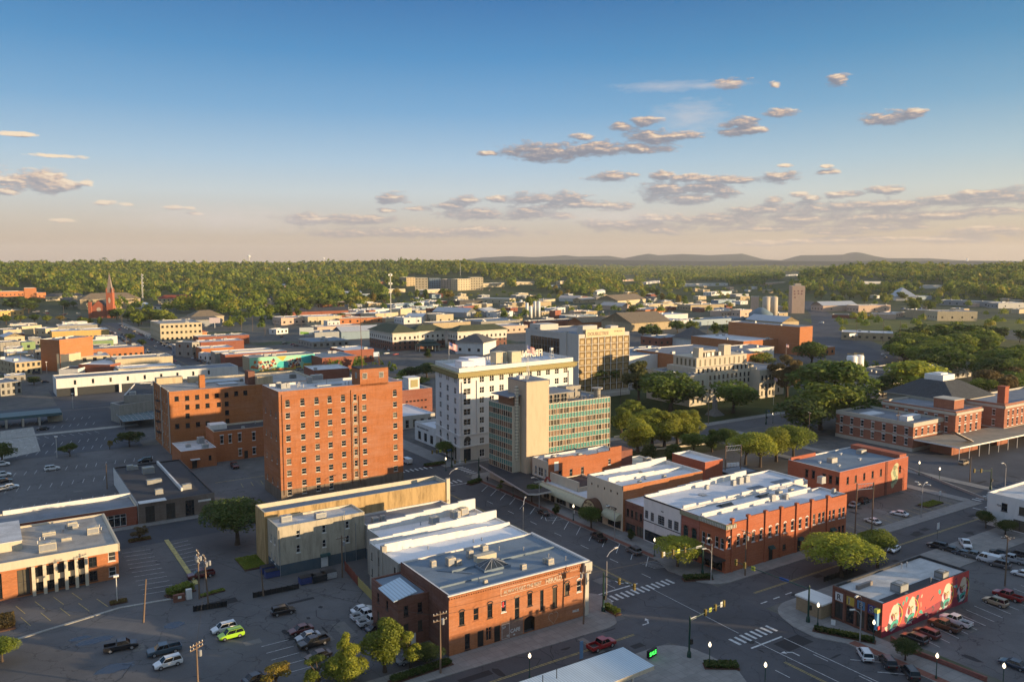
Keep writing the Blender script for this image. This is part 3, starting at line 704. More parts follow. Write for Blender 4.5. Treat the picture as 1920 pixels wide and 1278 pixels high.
 def litter(self, n, seed, sizes=((1.6, 1.4, 1.2), (1.0, 1.0, .9), (2.4, 1.6, 1.4))):
  r = random.Random(seed); xs = [q[0] for q in self.p]; ys = [q[1] for q in self.p]
  for k in range(n):
   x, y = r.uniform(min(xs) + 1.5, max(xs) - 1.5), r.uniform(min(ys) + 1.5, max(ys) - 1.5)
   if k % 3 == 2: self.vent(x, y, r.uniform(.5, 1.1), r.uniform(.1, .2))
   else: self.unit(x, y, sizes[r.randrange(len(sizes))])
 def steps(self, edge, zs, u0=0.0, u1=None, mat=None, th=.45, name='parapet', off=0.0):
  """stepped party wall along an edge: list of heights in equal runs, standing just inside"""
  a, d, L = self.edge(edge); u1 = u1 or L; m = MB(); nx, ny = d[1], -d[0]
  for k, z in enumerate(zs):
   p, q = u0 + (u1 - u0) * k / len(zs), u0 + (u1 - u0) * (k + 1) / len(zs)
   f = lambda u, w: (a[0] + d[0] * u + nx * (w + off), a[1] + d[1] * u + ny * (w + off))
   m.prism([f(p, .004), f(q, .004), f(q, -th), f(p, -th)], self.h - self.par - .02, z)
  return self.part(name, m, mat or self.cop)
def box_pts(s0, s1, t0, t1): return [(s0, t0), (s1, t0), (s1, t1), (s0, t1)]
def letters(B, edge, txt, x, z, size, mat, name='lettering', proud=.03, bold=.0, ext=.02, squash=1.0):
 me = text_mesh(txt, size, ext, bold); me.materials.append(mat); a, d, L = B.edge(edge); nx, ny = d[1], -d[0]
 o = obj(name, me, B.root, (a[0] + d[0] * x + nx * proud, a[1] + d[1] * x + ny * proud, z)); o.rotation_euler = (math.pi / 2, 0, math.atan2(d[1], d[0])); o.scale = (squash, 1, 1); return o
def decal(B, edge, pts, mat, name='painted_patch', proud=.006):
 """flat paint on a wall: pts are (u,z)"""
 a, d, L = B.edge(edge); nx, ny = d[1], -d[0]; m = MB()
 for poly in (pts if isinstance(pts[0][0], (tuple, list)) else [pts]):
  m.poly([(a[0] + d[0] * u + nx * proud, a[1] + d[1] * u + ny * proud, z) for u, z in poly])
 return B.part(name, m, mat)
# ------------------------------------------------------------------ the buildings around the crossing
RW = roofing((.62, .63, .66), .3); RWD = roofing((.55, .55, .55), .75); RG = roofing((.2, .22, .25), .6); RD = roofing((.05, .05, .055), .6); RT = roofing((.36, .34, .31), .7); RB = roofing((.17, .22, .27), .5)
CREAM = stucco((.5, .4, .26), .45); CREAMC = stucco((.55, .48, .36), .2); TAN = stucco((.44, .385, .29), .75); LIME = stucco((.5, .46, .39), .3); WALLW = stucco((.66, .64, .6), .22); CONCW = stucco((.34, .31, .26), .4)
WOODF = plain((.3, .22, .13), .7); WHITEF = plain((.72, .7, .66), .5); TEAL = plain((.03, .09, .09), .6); CAP = plain((.6, .58, .55), .7)
def px_windows(B, e, pts, w, h, style='sash', fm=None):
 for u, v in pts:
  x, z = B.w(e, u, v); B.win(e, x, z - h / 2, w, h, style, fm)
def hue(k): return lambda x, y: (280 + x / 5.8083, 680 + y / 5.8083)
# --- tall brick hotel
BRH = brick((.40, .14, .05), .75)
B = Bld('brick_hotel', 'tallest orange brick block with nine rows of dark windows and a rooftop penthouse', box_pts(71, 110, 230, 246), 32.4, BRH, RWD, par=.7, coping=CAP)
us = [540, 568, 594.5, 619, 644, 683.5, 741]
xs = B.cols(0, us, 800); zs = [z - .85 for z in B.rows(0, 540, [757.5, 779, 800.5, 822, 844, 865.5, 887, 908.5])]
B.grid(0, xs, zs, 1.35, 1.7, 'sash', TRIM)
B.grid(0, xs[:4], [1.6], 1.3, 1.9, 'sash', TRIM); B.grid(0, [x for x in xs[:5]] + [xs[6]], [29.35], 1.1, .45, 'slit')
xc = B.cols(0, [666.5], 800)[0]; B.grid(0, [xc], zs, 1.0, 1.9, 'sash', TRIM)
B.grid(3, [3, 8, 13], zs[1::2], .9, 1.6, 'sash', TRIM)
B.finish(stucco((.2, .15, .11), .8), 3.4)
m = MB()
for a in (-.85, .72): m.box(xc + a, xc + a + .13, -.1, .003, 3.5, 27.5)
for z in zs: m.box(xc - .72, xc + .72, -.06, .003, z - .75, z - .35)
B.part('stair_bay_trim', m, stucco((.42, .34, .24), .6))
for q, z in ((xc - 1.3, 31), (xc + 1.2, 29), (.9, 31.5)): m = MB(); m.tube([(q, -.15, 2), (q, -.15, z)], .07); B.part('downpipe', m, RUST)
x0, x1 = B.w(0, 675, 705)[0], B.w(0, 728, 705)[0]
m = MB(); m.box(x0, x1, .0, 6.5, 31.75, 37.0); m.box(x0 - .12, x1 + .12, -.12, 6.6, 37.0, 37.25, 1); B.part('penthouse', m, [BRH, RD])
for u in (684, 715):
 me, pm = win_mesh(1.5, 1.8, 'grid', TRIM); o = obj('window', me, B.root, (B.w(0, u, 702)[0], -.17, 34)); obj('pane', pm, o)
me, pm = win_mesh(1.4, 1.8, 'grid', TRIM); o = obj('window', me, B.root, (x0 - .17, 3, 34), -math.pi / 2); obj('pane', pm, o)
m = MB(); m.tube([(x0 + 2, 3, 37.2), (x0 + 1.7, 3, 52)], [.13, .06]); m.tube([(x1 - 1.2, 4, 37.2), (x1 - 1.4, 4, 41)], .1); B.part('antenna_mast', m, RUST)
for u, v, s in ((522, 720, (1.4, 1.2, 1.7)), (531, 722, (1.5, 1.2, 1.5)), (580, 712, (1.5, 1.5, 2)), (594, 709, (3.6, 1.7, 2.2)), (662, 704, (1.6, 1.4, 1.5)), (540, 721, (1, 1, 1.4))): B.unit(*B.onroof(u, v + 6), s)
for k in range(9): B.vent(R.uniform(6, 24), R.uniform(3, 14), R.uniform(.6, 1.6), .12)
for q in ((14, 22, 7, 9, 31.8, 32.1), (27, 34, 4, 4.4, 31.8, 32.6)): m = MB(); m.box(*q); B.part('roof_duct', m, STEEL)
# --- five storey brick block with fire escapes, behind the hotel
BRO = brick((.44, .16, .05), .6)
B = Bld('brick_loft_block', 'long orange brick block with scattered square windows, left of the tallest brick block', box_pts(56, 112, 309, 340), 23, BRO, RT, par=.8, coping=CREAMC)
T = hue(0)
px_windows(B, 0, [T(*p) for p in ((297, 390), (411, 383), (520, 373), (628, 362), (735, 355), (840, 347), (946, 333), (1046, 325), (414, 480), (525, 472), (634, 463), (757, 452), (843, 445), (417, 575), (847, 540), (305, 688), (419, 680), (530, 667), (635, 658), (851, 632))], 1.45, 1.7, 'sash', DARK)
B.grid(3, [3.5, 8, 12.5, 17, 21.5, 26], [2, 6, 10, 14, 18], 1.1, 2.2, 'sash', TRIM)
B.finish()
m = MB()
for u in (.8, 15, 30): m.tube([(-.2, u, .5), (-.2, u, 23.4)], .16, 6)
B.part('drainpipe', m, TRIM)
m = MB()
for z in (5, 9, 13, 17):
 m.box(-1.3, -.05, 17, 22, z, z + .12)
 for y in (17, 18.2, 19.5, 20.8, 22): m.tube([(-1.25, y, z), (-1.25, y, z + 1)], .04, 4)
 m.tube([(-1.25, 17, z + 1), (-1.25, 22, z + 1)], .04, 4); m.tube([(-.7, 18, z), (-.9, 21.5, z + 4)], .06, 4)
B.part('fire_escape', m, BLACK)
m = MB(); m.box(12.3, 14.3, 8, 10, 22.2, 27); B.part('chimney', m, BRO)
m = MB(); m.box(32, 38, 2, 7, 22.2, 25.6); B.part('lift_house', m, CREAM)
m = MB(); m.box(29.5, 32, 5, 10, 22.2, 27.5); B.part("roof_stair_house", m, brick((.2, .08, .05)))
m = MB(); m.box(0.4, 10, 26, 30, 22.2, 24.6); m.box(12, 16, 24, 28, 22.2, 24.2); B.part('roof_block', m, CREAM)
for q in ((14, 30, 18, 24, 22.2, 22.7), (20, 27, 10, 16, 22.2, 22.6)): m = MB(); m.box(*q); B.part('roof_duct', m, STEEL); B.litter(6, 3)
# --- annex in front of it
BRA = brick((.46, .15, .05), .4)
B = Bld('brick_annex', 'two storey orange brick annex with tall cream-headed windows, at the foot of the loft block', box_pts(66.3, 108, 289, 301), 10.8, BRA, RD, par=.6, coping=CREAMC)
px_windows(B, 0, [T(790, 835), T(880, 825), T(985, 810), T(1138, 797)], 1.15, 2.9, 'lintel', WHITEF)
px_windows(B, 0, [T(990, 972), T(1143, 955)], 1.2, 2.4, 'lintel', WHITEF); B.door(0, B.w(0, *T(1055, 990))[0], 1.3, 2.8, DARK)
B.finish(); m = MB(); m.box(0.4, 6, 6, 11, 10.2, 12); B.part('stair_house', m, WALLW); B.litter(3, 4)
B = Bld('brick_lean_to', 'low orange brick lean-to with a white door canopy, left of the annex', box_pts(54.5, 66, 284.5, 300), 6.3, BRA, RWD, par=.5, coping=CAP)
B.door(0, 4.2, 1.6, 2.6, BLACK); B.win(0, 9.3, 2.2, .9, 1.6, 'sash', DARK); B.finish(); m = MB(); m.box(2.8, 5.8, -1.5, -.01, 3.1, 3.3); B.part('door_canopy', m, WHITEF); B.unit(8.5, 3, (2, 1.6, 1.5)); B.unit(4, 8, (1.5, 1.5, 1)); B.unit(9, 12, (2.2, 2, 2.2))
# --- fieldstone-fronted shop and the red fascia strip beside it
STONE = brick((.17, .13, .10), .9, name='rubble_stone')
B = Bld('stone_fronted_shop', 'low building with rubble stone front, tall dark windows and a tarred roof', box_pts(33, 52.6, 231, 277), 5.6, STONE, RD, par=.4, coping=DARK, em={3: WALLW})
for u in (281, 320, 356): x, z = B.w(0, u, 948); B.win(0, x, .3, 2.3, 4.2, 'triple', DARK)
B.finish(); m = MB(); m.box(15.2, 18.6, -.1, -.01, 3.6, 4.1); B.part('sign_board', m, WALLW)
m = MB(); m.box(.2, 7, -.9, 1.8, 5.65, 5.8); B.part('entrance_canopy', m, CAP)
for u, v, s in ((244, 880, (1.8, 1.8, 1.4)), (278, 886, (3.2, 2.6, 1.8)), (289, 905, (4, 2, 1.1)), (252, 879, (2, 2, 1)), (298, 925, (2, 1.6, 1.3)), (350, 916, (2.4, 1.6, 1.4))): B.unit(*B.onroof(u, v), s, m=plain((.33, .31, .24)))
m = MB(); m.box(12.4, 12.9, 8, 45, 5.2, 6.1); B.part('roof_divider', m, CAP)
BRS = brick((.3, .085, .045), .3)
B = Bld('red_fascia_shop', 'single storey shop with a long plain red fascia, beside the stone-fronted shop', box_pts(-70, 32.8, 231.5, 243), 5, BRS, RG, par=.35, coping=CREAMC)
B.win(0, 96.5, .2, 7.2, 3.2, 'store', WHITEF); B.win(0, 84, .3, 6, 2.2, 'store', DARK); B.win(0, 76, .3, 6, 2.2, 'store', DARK); B.win(0, 66, .3, 6, 2.2, 'store', DARK); B.finish(); B.litter(4, 8); B.steps(2, [5.8] * 4, 0, 30, WALLW)
# --- bank at the left edge
B = Bld('brick_bank', 'two storey orange brick office with cream fins and cream roof fascia, at the left edge', box_pts(-46, 23.2, 193.6, 218.4), 7.9, brick((.44, .16, .06), .25), RT, par=.25, coping=CREAMC)
F4 = lambda x, y: (x / 4, 958 + y / 4)
fx = [B.w(0, *F4(x, 480))[0] for x in (250, 335, 418, 497, 575, 650)]
for a, b in zip(fx, fx[1:]): B.win(0, (a + b) / 2, .5, b - a - .5, 5.3, 'triple', DARK)
B.win(0, fx[0] - 1.8, .5, 2.2, 5.3, 'pair', DARK); B.win(0, fx[-1] + 1.3, 3.6, 1.6, 2.2, 'pair', DARK); B.win(0, fx[-1] + 1.3, .5, 1.6, 2.2, 'pair', DARK); B.win(0, 67.9, 4.2, 1.4, 2, 'sash', WHITEF); B.win(0, 67.9, .8, 1.4, 2, 'sash', WHITEF)
for x in (34, 38, 42, 46, 26, 30): B.win(0, x, .5, 2.6, 5.3, 'triple', DARK)
B.finish(); B.band('fascia', CREAMC, 6.25, 7.98, .35)
m = MB()
for x in fx: m.box(x - .32, x + .32, -.95, .0, 0, 6.25)
B.part('fin', m, CREAMC); m = MB()
for a, b in zip(fx, fx[1:]): m.box(a + .35, b - .35, -.04, .13, 2.5, 3.7)
B.part('spandrel', m, CREAMC)
m = MB(); m.box(4, 51.5, 8, 24, 7.6, 9.6); m.box(3.9, 51.6, 7.9, 24.1, 9.6, 9.75, 1); B.part('upper_roof', m, [CREAMC, RWD])
for x, y, s in ((56, 4, (3.3, 2.2, 1.9)), (62, 18, (2, 1.8, 1.5)), (65.5, 11, (2.4, 2, 1.6)), (57, 15, (2.6, 1.4, .9)), (60, 9, (2, 1, .7)), (46, 3.5, (1.6, 1.5, 1.9)), (43.6, 3.5, (1.6, 1.5, 1.9)), (41, 3.4, (1.6, 1.5, 1.9)), (38, 4, (2, 1.6, 1.6))): B.unit(x, y, s, 7.65, plain((.5, .44, .32)))
for x, y in ((45, 14), (34, 18), (22, 12)): B.unit(x, y, (2, 2, 1.2), 9.75)
for k in range(10): B.vent(R.uniform(53, 68), R.uniform(3, 22), .8, .14, 7.65)
# --- stained tan warehouse
B = Bld('tan_warehouse', 'stained tan plaster building with small white windows and a blue-grey painted base', box_pts(53, 73.5, 175, 182.7), 11.2, TAN, RWD, par=.5, coping=CREAMC)
F2 = lambda x, y: (480 + x / 4, 958 + y / 4)
px_windows(B, 0, [F2(*p) for p in ((315, 170), (510, 132), (685, 100), (318, 280), (512, 240), (687, 207))], .85, 1.7, 'sash', WHITEF)
B.grid(3, [2.5, 5.2], [2.2, 6.6], .8, 1.7, 'sash', WHITEF); B.door(0, B.w(0, *F2(515, 400))[0], 1.7, 2.3, WHITEF)
B.finish(stucco((.07, .1, .12), .3), 2.5); x = B.w(0, *F2(517, 350))[0]; m = MB(); m.prism([(x - 1.1, -.9), (x + 1.1, -.9), (x + 1.1, -.01), (x - 1.1, -.01)], 2.7, 3.2, bottom=True); B.part('door_awning', m, TEAL)
m = MB(); m.tube([(.3, -.12, 0), (.3, -.12, 10.5)], .07); m.tube([(18.2, -.12, 0), (18.2, -.12, 9)], .07); m.tube([(15.4, -.4, .0), (15.4, -.4, 12.5), (18.5, -1.5, 12.3)], .06); B.part('downpipe', m, GREYM); B.litter(2, 14)
B = Bld('tan_rear_block', 'long narrow tan block with a streaked rust-stained wall, behind the stained tan warehouse', [(52.4, 182.8), (100.3, 182.8), (100.3, 190), (52.4, 190)], 12.6, stucco((.44, .3, .14), 1.0), RB, par=1.0, coping=CREAMC)
B.finish(); m = MB(); m.box(47.2, 48.2, -.25, .6, 0, 13.4); B.part('pilaster', m, CREAMC)
B = Bld('low_tan_infill', 'low plaster wing with grey roof, between tan warehouse and white roofs', [(73.6, 167), (98, 167), (98, 182.7), (73.6, 182.7)], 8.1, CONCW, RG, par=.4, coping=CAP)
B.finish(stucco((.07, .1, .12), .3), 2.5); B.unit(3.2, 9.5, (1.5, 1.3, 1.2)); B.unit(5.2, 9.6, (.9, .9, 1.3)); B.unit(2, 5, (1.4, 1.2, 1.0)); m = MB()
for y in (0, 1.2): m.tube([(10, 2 + y, 7.7), (10, 2 + y, 10.2), (13.5, 2 + y, 7.8)], .08)
for k in range(5): m.tube([(10 + k * .6, 2, 9.8 - k * .42), (10 + k * .6, 3.2, 9.8 - k * .42)], .05)
B.part('roof_ladder_frame', m, GREYM)
# --- white-roofed stores
B = Bld('white_roof_store', 'store with flat white roof and three air units, next to the low plaster wing', [(70.2, 156.2), (98, 156.2), (98, 165.8), (70.2, 165.8)], 10.4, CONCW, RW, par=.7, coping=WALLW)
B.win(3, 6, 6.8, .8, 1.6, 'sash', DARK); B.finish(); B.steps(2, [12.8, 12.5, 12.2, 11.9, 11.6, 11.3], th=.5)
for u, v in ((814, 981), (854, 970), (869, 964)): B.unit(*B.onroof(u, v), (1.9, 1.7, 1.7), m=plain((.55, .47, .34)))
B.unit(19, 3, (1, 1, .8)); B.vent(12, 7)
B = Bld('twin_bay_store', 'store with two bright white roof bays split by a stepped wall, rough tan side walls', [(66.5, 141.6), (97.9, 141.6), (97.9, 156), (66.5, 156)], 10.8, CONCW, roofing((.72, .73, .75), .12), par=.4, coping=WALLW)
B.grid(3, [1.2, 4.6], [4, 7.5], .5, 1.5, 'sash', DARK); B.door(3, 3.4, 1.1, 2.3, DARK); B.grid(3, [12.4], [7.6], .8, 1.8, 'sash', DARK); B.finish()
B.steps(2, [12.5, 12.3, 12.1, 11.9, 11.7, 11.5]); m = MB()
for k, z in enumerate((12.2, 12.0, 11.8, 11.6, 11.4)): m.box(.6 + k * 6.1, .6 + k * 6.1 + 6.1, 7.9, 8.35, 10.3, z)
B.part('party_wall', m, WALLW); m = MB(); m.box(-.12, .9, 7.6, 8.6, 0, 11.9); m.tube([(-.2, 9.6, .5), (-.2, 9.6, 10.6)], .09); m.tube([(-.2, .3, .5), (-.2, .3, 10.6)], .09); B.part('pilaster', m, CONCW)
for x, y in ((6, 11), (9, 5), (19, 3.5), (21, 3.4)): B.vent(x, y, .7, .12)
# --- brick corner with the old painted sign
BRD = brick((.42, .155, .06), .7)
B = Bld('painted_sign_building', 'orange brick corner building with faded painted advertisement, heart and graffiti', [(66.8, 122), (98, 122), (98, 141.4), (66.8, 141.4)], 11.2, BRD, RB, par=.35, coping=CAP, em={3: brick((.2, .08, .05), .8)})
D2 = lambda x, y: (820 + x / 6.39, 1040 + y / 6.39)
for p, h in (((293, 757), 2.5), ((463, 710), 2.3), ((630, 665), 2.7), ((1108, 530), 2.5), ((1408, 505), 4.0), ((1553, 405), 2.5), ((1697, 370), 2.3)):
 x, z = B.w(0, *D2(*p)); B.win(0, x, z - h / 2, 1.05, h, 'arch', BRD if p[0] in (463,) else DARK if p[0] != 1697 else WHITEF)
x, z = B.w(0, *D2(955, 640)); B.win(0, x, z - 2.1, 1.05, 4.2, 'arch', WOODF); x, z = B.w(0, *D2(1252, 540)); B.win(0, x, z - 2, .8, 4, 'sash', DARK); x, z = B.w(0, *D2(795, 612)); B.win(0, x, z - 1.1, 1.0, 2.2, 'sash', WHITEF)
x, z = B.w(0, *D2(360, 1035)); B.win(0, x, z - 1.45, 1.05, 2.9, 'sash', DARK)
for a, st in ((518, 0), (718, 0)): B.door(0, B.w(0, *D2(a, 1010))[0], 1.3, 3.1, BLACK)
x, z = B.w(0, *D2(617, 955)); B.win(0, x, .8, 1.2, 2.5, 'store', BRD)
xa = B.w(0, *D2(1105, 850))[0]; B.holes.setdefault(0, []).append((xa - 1.25, xa + 1.25, .05, 3.2)); B.finish()
m = MB(); n = 8; m.quad((xa - 1.25, 1.2, 0), (xa + 1.25, 1.2, 0), (xa + 1.25, 1.2, 3.2), (xa - 1.25, 1.2, 3.2)); B.part('gateway', m, BLACK)
m = MB()
for sgn in (-1, 1):
 pts = [(xa + sgn * 1.25, 3.2)] + [(xa + sgn * 1.25 * math.cos(k * math.pi / 2 / n), 2.35 + .8 * math.sin(k * math.pi / 2 / n)) for k in range(n + 1)]
 q = [(x, -.012, z) for x, z in pts]; m.poly(q if sgn > 0 else q[::-1])
B.part('gateway_arch', m, BRD)
m = MB(); L = 31.2
for k in range(62): m.box(.15 + k * .5, .4 + k * .5, -.16, -.003, 10.35, 10.62)
m.box(0, L, -.2, -.003, 10.62, 10.85); m.box(0, L, -.1, -.003, 10.2, 10.33); B.part('corbel_table', m, BRD)
B.band('eaves_cap', CAP, 11.02, 11.24, .28, [0, 1])
FADE = paint((.6, .5, .38), .55, 'faded_sign_paint'); WHP = paint((.62, .62, .6), .3, 'graffiti_paint')
x0, z0 = B.w(0, *D2(760, 460)); x1, z1 = B.w(0, *D2(1700, 215))
sl = (x1 - x0)
letters(B, 0, 'ALWAYS·GET·THE·BEST', x0 + .6, 8.78, .95, FADE, bold=.015, squash=.86); letters(B, 0, 'HERALD', x0 + 10.1, 8.72, 1.2, FADE, bold=.03, squash=.86)
for zz in (8.45, 9.85): decal(B, 0, [(x0, zz), (x1 - .3, zz), (x1 - .3, zz + .09), (x0, zz + .09)], FADE, 'sign_border')
decal(B, 0, [(x0, 8.45), (x0 + .09, 8.45), (x0 + .09, 9.9), (x0, 9.9)], FADE, 'sign_border')
hx, hz = B.w(0, *D2(1390, 745)); hp = []
for k in range(41):
 a = 2 * math.pi * k / 40; hp.append((hx + 1.15 * 16 * math.sin(a) ** 3 / 16, hz + 1.35 * (13 * math.cos(a) - 5 * math.cos(2 * a) - 2 * math.cos(3 * a) - math.cos(4 * a)) / 16))
decal(B, 0, [[p, q, (hx + (q[0] - hx) * .94, hz + (q[1] - hz) * .94), (hx + (p[0] - hx) * .94, hz + (p[1] - hz) * .94)] for p, q in zip(hp, hp[1:])], FADE, 'painted_heart')
gx = B.w(0, *D2(800, 940))[0]
for dx, z0_, txt, sz in ((.05, 2.2, 'S P', .55), (1.75, 1.0, 'CAFE', .95), (.9, .45, '15', .5), (2.4, .35, '10', .4)): letters(B, 0, txt, gx + dx - .4, z0_, sz, WHP, 'graffiti', bold=.02)
decal(B, 0, [[(gx - .5, .15), (gx + 1.2, .15), (gx + 1.2, .22), (gx - .5, .22)], [(gx - .5, 2.9), (gx + 1.2, 2.9), (gx + 1.2, 2.97), (gx - .5, 2.97)], [(gx - .5, .22), (gx - .43, .22), (gx - .43, 2.9), (gx - .5, 2.9)], [(gx + 1.13, .22), (gx + 1.2, .22), (gx + 1.2, 2.9), (gx + 1.13, 2.9)]], WHP, 'painted_frame')
decal(B, 0, [(gx - .6, .1), (gx + 4.2, .1), (gx + 4.2, 3.4), (gx - .6, 3.4)], brick((.26, .16, .12), .6), 'painted_panel', .003)
letters(B, 0, 'PAUZ', B.w(0, *D2(1620, 760))[0], 1.35, .6, WHP, 'graffiti', bold=.03)
x, z = B.w(0, *D2(790, 612)); decal(B, 0, [[(x - .2, z - .2), (x + .2, z - .25), (x + .25, z + .7), (x, z + .95), (x - .15, z + .6)]], plain((.5, .03, .03)), 'painted_figure', -.09)
m = MB(); m.box(30.4, 31.3, -.32, .0, 0, 8.6); m.prism([(30.1, -.6), (31.6, -.6), (31.6, .0), (30.1, .0)], 8.6, 9.2, bottom=True); m.prism([(29.9, -.75), (31.75, -.75), (31.75, .0), (29.9, .0)], 9.2, 11.0, bottom=True); B.part('corner_pilaster', m, LIME)
for u, v, s in ((981, 1066, (1, .9, 1)), (1031, 1057, (1.3, 1, 1.2)), (1024, 1055, (1.1, .9, 1)), (910, 1093, (.7, .7, .7)), (845, 1059, (1.6, 1.4, 1.6)), (812, 1061, (1, .9, 1.2)), (859, 1058, (1.1, 1.1, 1.1)), (881, 1045, (1, 1.2, 1.6)), (908, 1031, (1.2, 1.2, 1.1))): B.unit(*B.onroof(u, v), s, m=plain((.5, .43, .32)))
sx0, sy0 = B.onroof(923, 1062); m = MB(); m.box(sx0 - 3, sx0 + 3, sy0 - 2, sy0 + 2, 10.85, 11.3, 0)
for a, b in (((-2.8, -1.8), (2.8, -1.8)), ((2.8, -1.8), (2.8, 1.8)), ((2.8, 1.8), (-2.8, 1.8)), ((-2.8, 1.8), (-2.8, -1.8))): m.add([(sx0 + a[0], sy0 + a[1], 11.3), (sx0 + b[0], sy0 + b[1], 11.3), (sx0, sy0, 12.6)], [(0, 1, 2)], 1)
for a in [(-2.8, -1.8), (2.8, -1.8), (2.8, 1.8), (-2.8, 1.8), (0, -1.8), (-1.4, -1.8), (1.4, -1.8), (2.8, 0), (-2.8, 0)]: m.tube([(sx0 + a[0], sy0 + a[1], 11.32), (sx0, sy0, 12.66)], .05, 4, 2)
B.part('skylight', m, [RB, GL, STEEL]); m = MB(); m.box(sx0 - 1.5, sx0 + 3, sy0 + 3.2, sy0 + 4.6, 10.85, 12.1); B.part('roof_hatch', m, CREAMC)
m = MB(); m.box(6, 30, 9.6, 9.9, 10.8, 11.3); m.box(.5, 14, 4.2, 4.5, 10.8, 11.2); m.tube([(4, 12, 10.95), (9, 7, 10.95)], .08); m.tube([(16, 15, 10.8), (16, 15, 13)], .05); B.part('roof_ridge', m, RB)
for x, y in ((12, 14), (26, 6), (20, 15), (28, 3), (8, 3), (24, 12)): B.vent(x, y, .9, .1)
BRW = brick((.2, .08, .05), .9)
B = Bld('brick_rear_wing', 'dark brick rear wing with a bluish sheet-metal shed roof, left of the painted-sign brick building', [(60.5, 129.5), (66.7, 129.5), (66.7, 141.2), (60.5, 141.2)], 9.3, BRW, RB, par=.3)
B.grid(0, [1.6, 4.4], [2.4, 5.8], .9, 1.9, 'sash', DARK); B.grid(3, [3, 7], [2, 5.6], .9, 1.8, 'sash', DARK); B.door(0, 3, 1.1, 2.2, WHITEF); B.finish()
m = MB(); m.add([(-1, -.4, 9.1), (3.4, -.9, 10.2), (3.4, 6.4, 10.4), (-1, 6.4, 9.3), (-1, -.4, 9.25), (3.4, -.9, 10.35), (3.4, 6.4, 10.55), (-1, 6.4, 9.45)], [(3, 2, 1, 0), (4, 5, 6, 7), (0, 1, 5, 4), (1, 2, 6, 5), (2, 3, 7, 6), (3, 0, 4, 7)]); B.part('shed_roof', m, panel((.45, .55, .62), .6))
# --- right of the avenue: row of shops
BRK = brick((.44, .16, .055), .5); BRDK = brick((.2, .085, .055), .5); BRC = brick((.42, .12, .05), .35); BRP = brick((.36, .12, .08), .25)
B = Bld('brick_corner_block', 'orange brick corner block with a long pier-divided flank and patterned cornice', [(137, 121.6), (181, 121.6), (181, 129.5), (137, 129.5)], 11.3, BRC, RW, par=.6, coping=CAP)
K = lambda x, y: (1440 + x / 4, 958 + y / 4); K3 = lambda x, y: (960 + x / 4, 958 + y / 4)
px_windows(B, 0, [K3(1630, 240), K3(1697, 220), K3(1745, 205), K3(1810, 190), K3(1868, 175), K(15, 155), K(66, 140), K(126, 125), K(183, 108), K(240, 95), K(290, 82)], 1.0, 2.3, 'arch', WHITEF)
px_windows(B, 0, [K(345, 60), K(385, 50), K(415, 42), K(462, 32), K(492, 25), K(537, 15), K(566, 8)], .95, 2.6, 'sash', WHITEF)
for x in (K(535, 130), K(562, 122)): xx, zz = B.w(0, *x); B.win(0, xx, 1.4, .95, 2.0, 'sash', DARK)
for q in (K(20, 320), K(232, 260), K(335, 225), K(470, 180)): B.door(0, B.w(0, *q)[0], 1.4, 2.9, BLACK)
for q in (K(122, 250), K(288, 205), K(410, 195)): B.win(0, B.w(0, *q)[0], 1.6, 1.2, 1.3, 'sash', DARK)
B.grid(3, [1.2, 2.8, 5.2, 6.8], [5.4], 1.0, 2.5, 'sash', WHITEF); B.win(3, 3.9, .3, 6.2, 2.7, 'store', DARK); B.finish()
pil = [B.w(0, *q)[0] for q in (K3(1650, 150), K3(1770, 120), K3(1900, 80), K(92, 200), K(208, 170), K(320, 140), K(440, 110))]
m = MB()
for k, x in enumerate(pil): m.box(x - .3, x + .3, -.3, .003, 0, 11.9 - .05 * k); m.box(x - .42, x + .42, -.42, .4, 11.9 - .05 * k, 12.5 - .05 * k)
B.part('brick_pier', m, BRC); B.steps(0, [11.35, 11.9, 11.8, 11.7, 11.6, 11.5, 11.3], 1, 44, BRC, .35)
PAT = plain((.24, .25, .16), .7)
B.band('cornice', PAT, 10.2, 11.2, .3, [3]); m = MB()
for k in range(16): m.box(-.42, -.3, .2 + k * .5, .42 + k * .5, 10.3, 11.0)
for k in range(6): m.box(.1 + k * .5, .32 + k * .5, -.42, -.3, 10.3, 11.0)
m.box(0, 3, -.3, -.003, 10.2, 11.2, 1); B.part('cornice_bracket', m, [TRIM, PAT])
m = MB(); m.prism([(-3, -.2), (-.01, -.2), (-.01, 8), (-3, 8)], 3.1, 3.35, bottom=True); B.part('shop_canopy', m, DARK)
for x in (K(20, 260), K(240, 200), K(335, 175), K(482, 125)):
 xx = B.w(0, *x)[0]; m = MB(); m.add([(xx - .9, -.01, 3.6), (xx + .9, -.01, 3.6), (xx + .9, -1, 3.0), (xx - .9, -1, 3.0)], [(0, 1, 2, 3), (3, 2, 1, 0)]); m.add([(xx - .9, -.01, 3.6), (xx - .9, -1, 3), (xx - .9, -.01, 3), (xx + .9, -.01, 3.6), (xx + .9, -1, 3), (xx + .9, -.01, 3)], [(0, 1, 2), (5, 4, 3)]); B.part('awning', m, TEAL)
for u, v, s in ((1460, 930, (1.4, 1.3, 1.5)), (1483, 924, (1.2, 1, 1.2)), (1540, 905, (1.7, 1.5, 1.8)), (1447, 938, (1.5, 1.4, 1.6)), (1474, 935, (1.1, 1, 1.2)), (1563, 925, (.8, .8, 1.3))): B.unit(*B.onroof(u, v), s)
B = Bld('red_arched_shop', 'narrow dusty-red shop front with two round-arched windows and olive cornice', [(137, 129.6), (178, 129.6), (178, 135.4), (137, 135.4)], 11.2, BRP, RW, par=.5, coping=CAP)
for x in (1.5, 4.2): B.win(3, x, 4.6, 1.5, 3.3, 'grid', TEAL)
B.win(3, 2.9, .3, 5, 2.6, 'store', DARK); B.finish(); B.band('cornice', PAT, 10.1, 11.0, .3, [3])
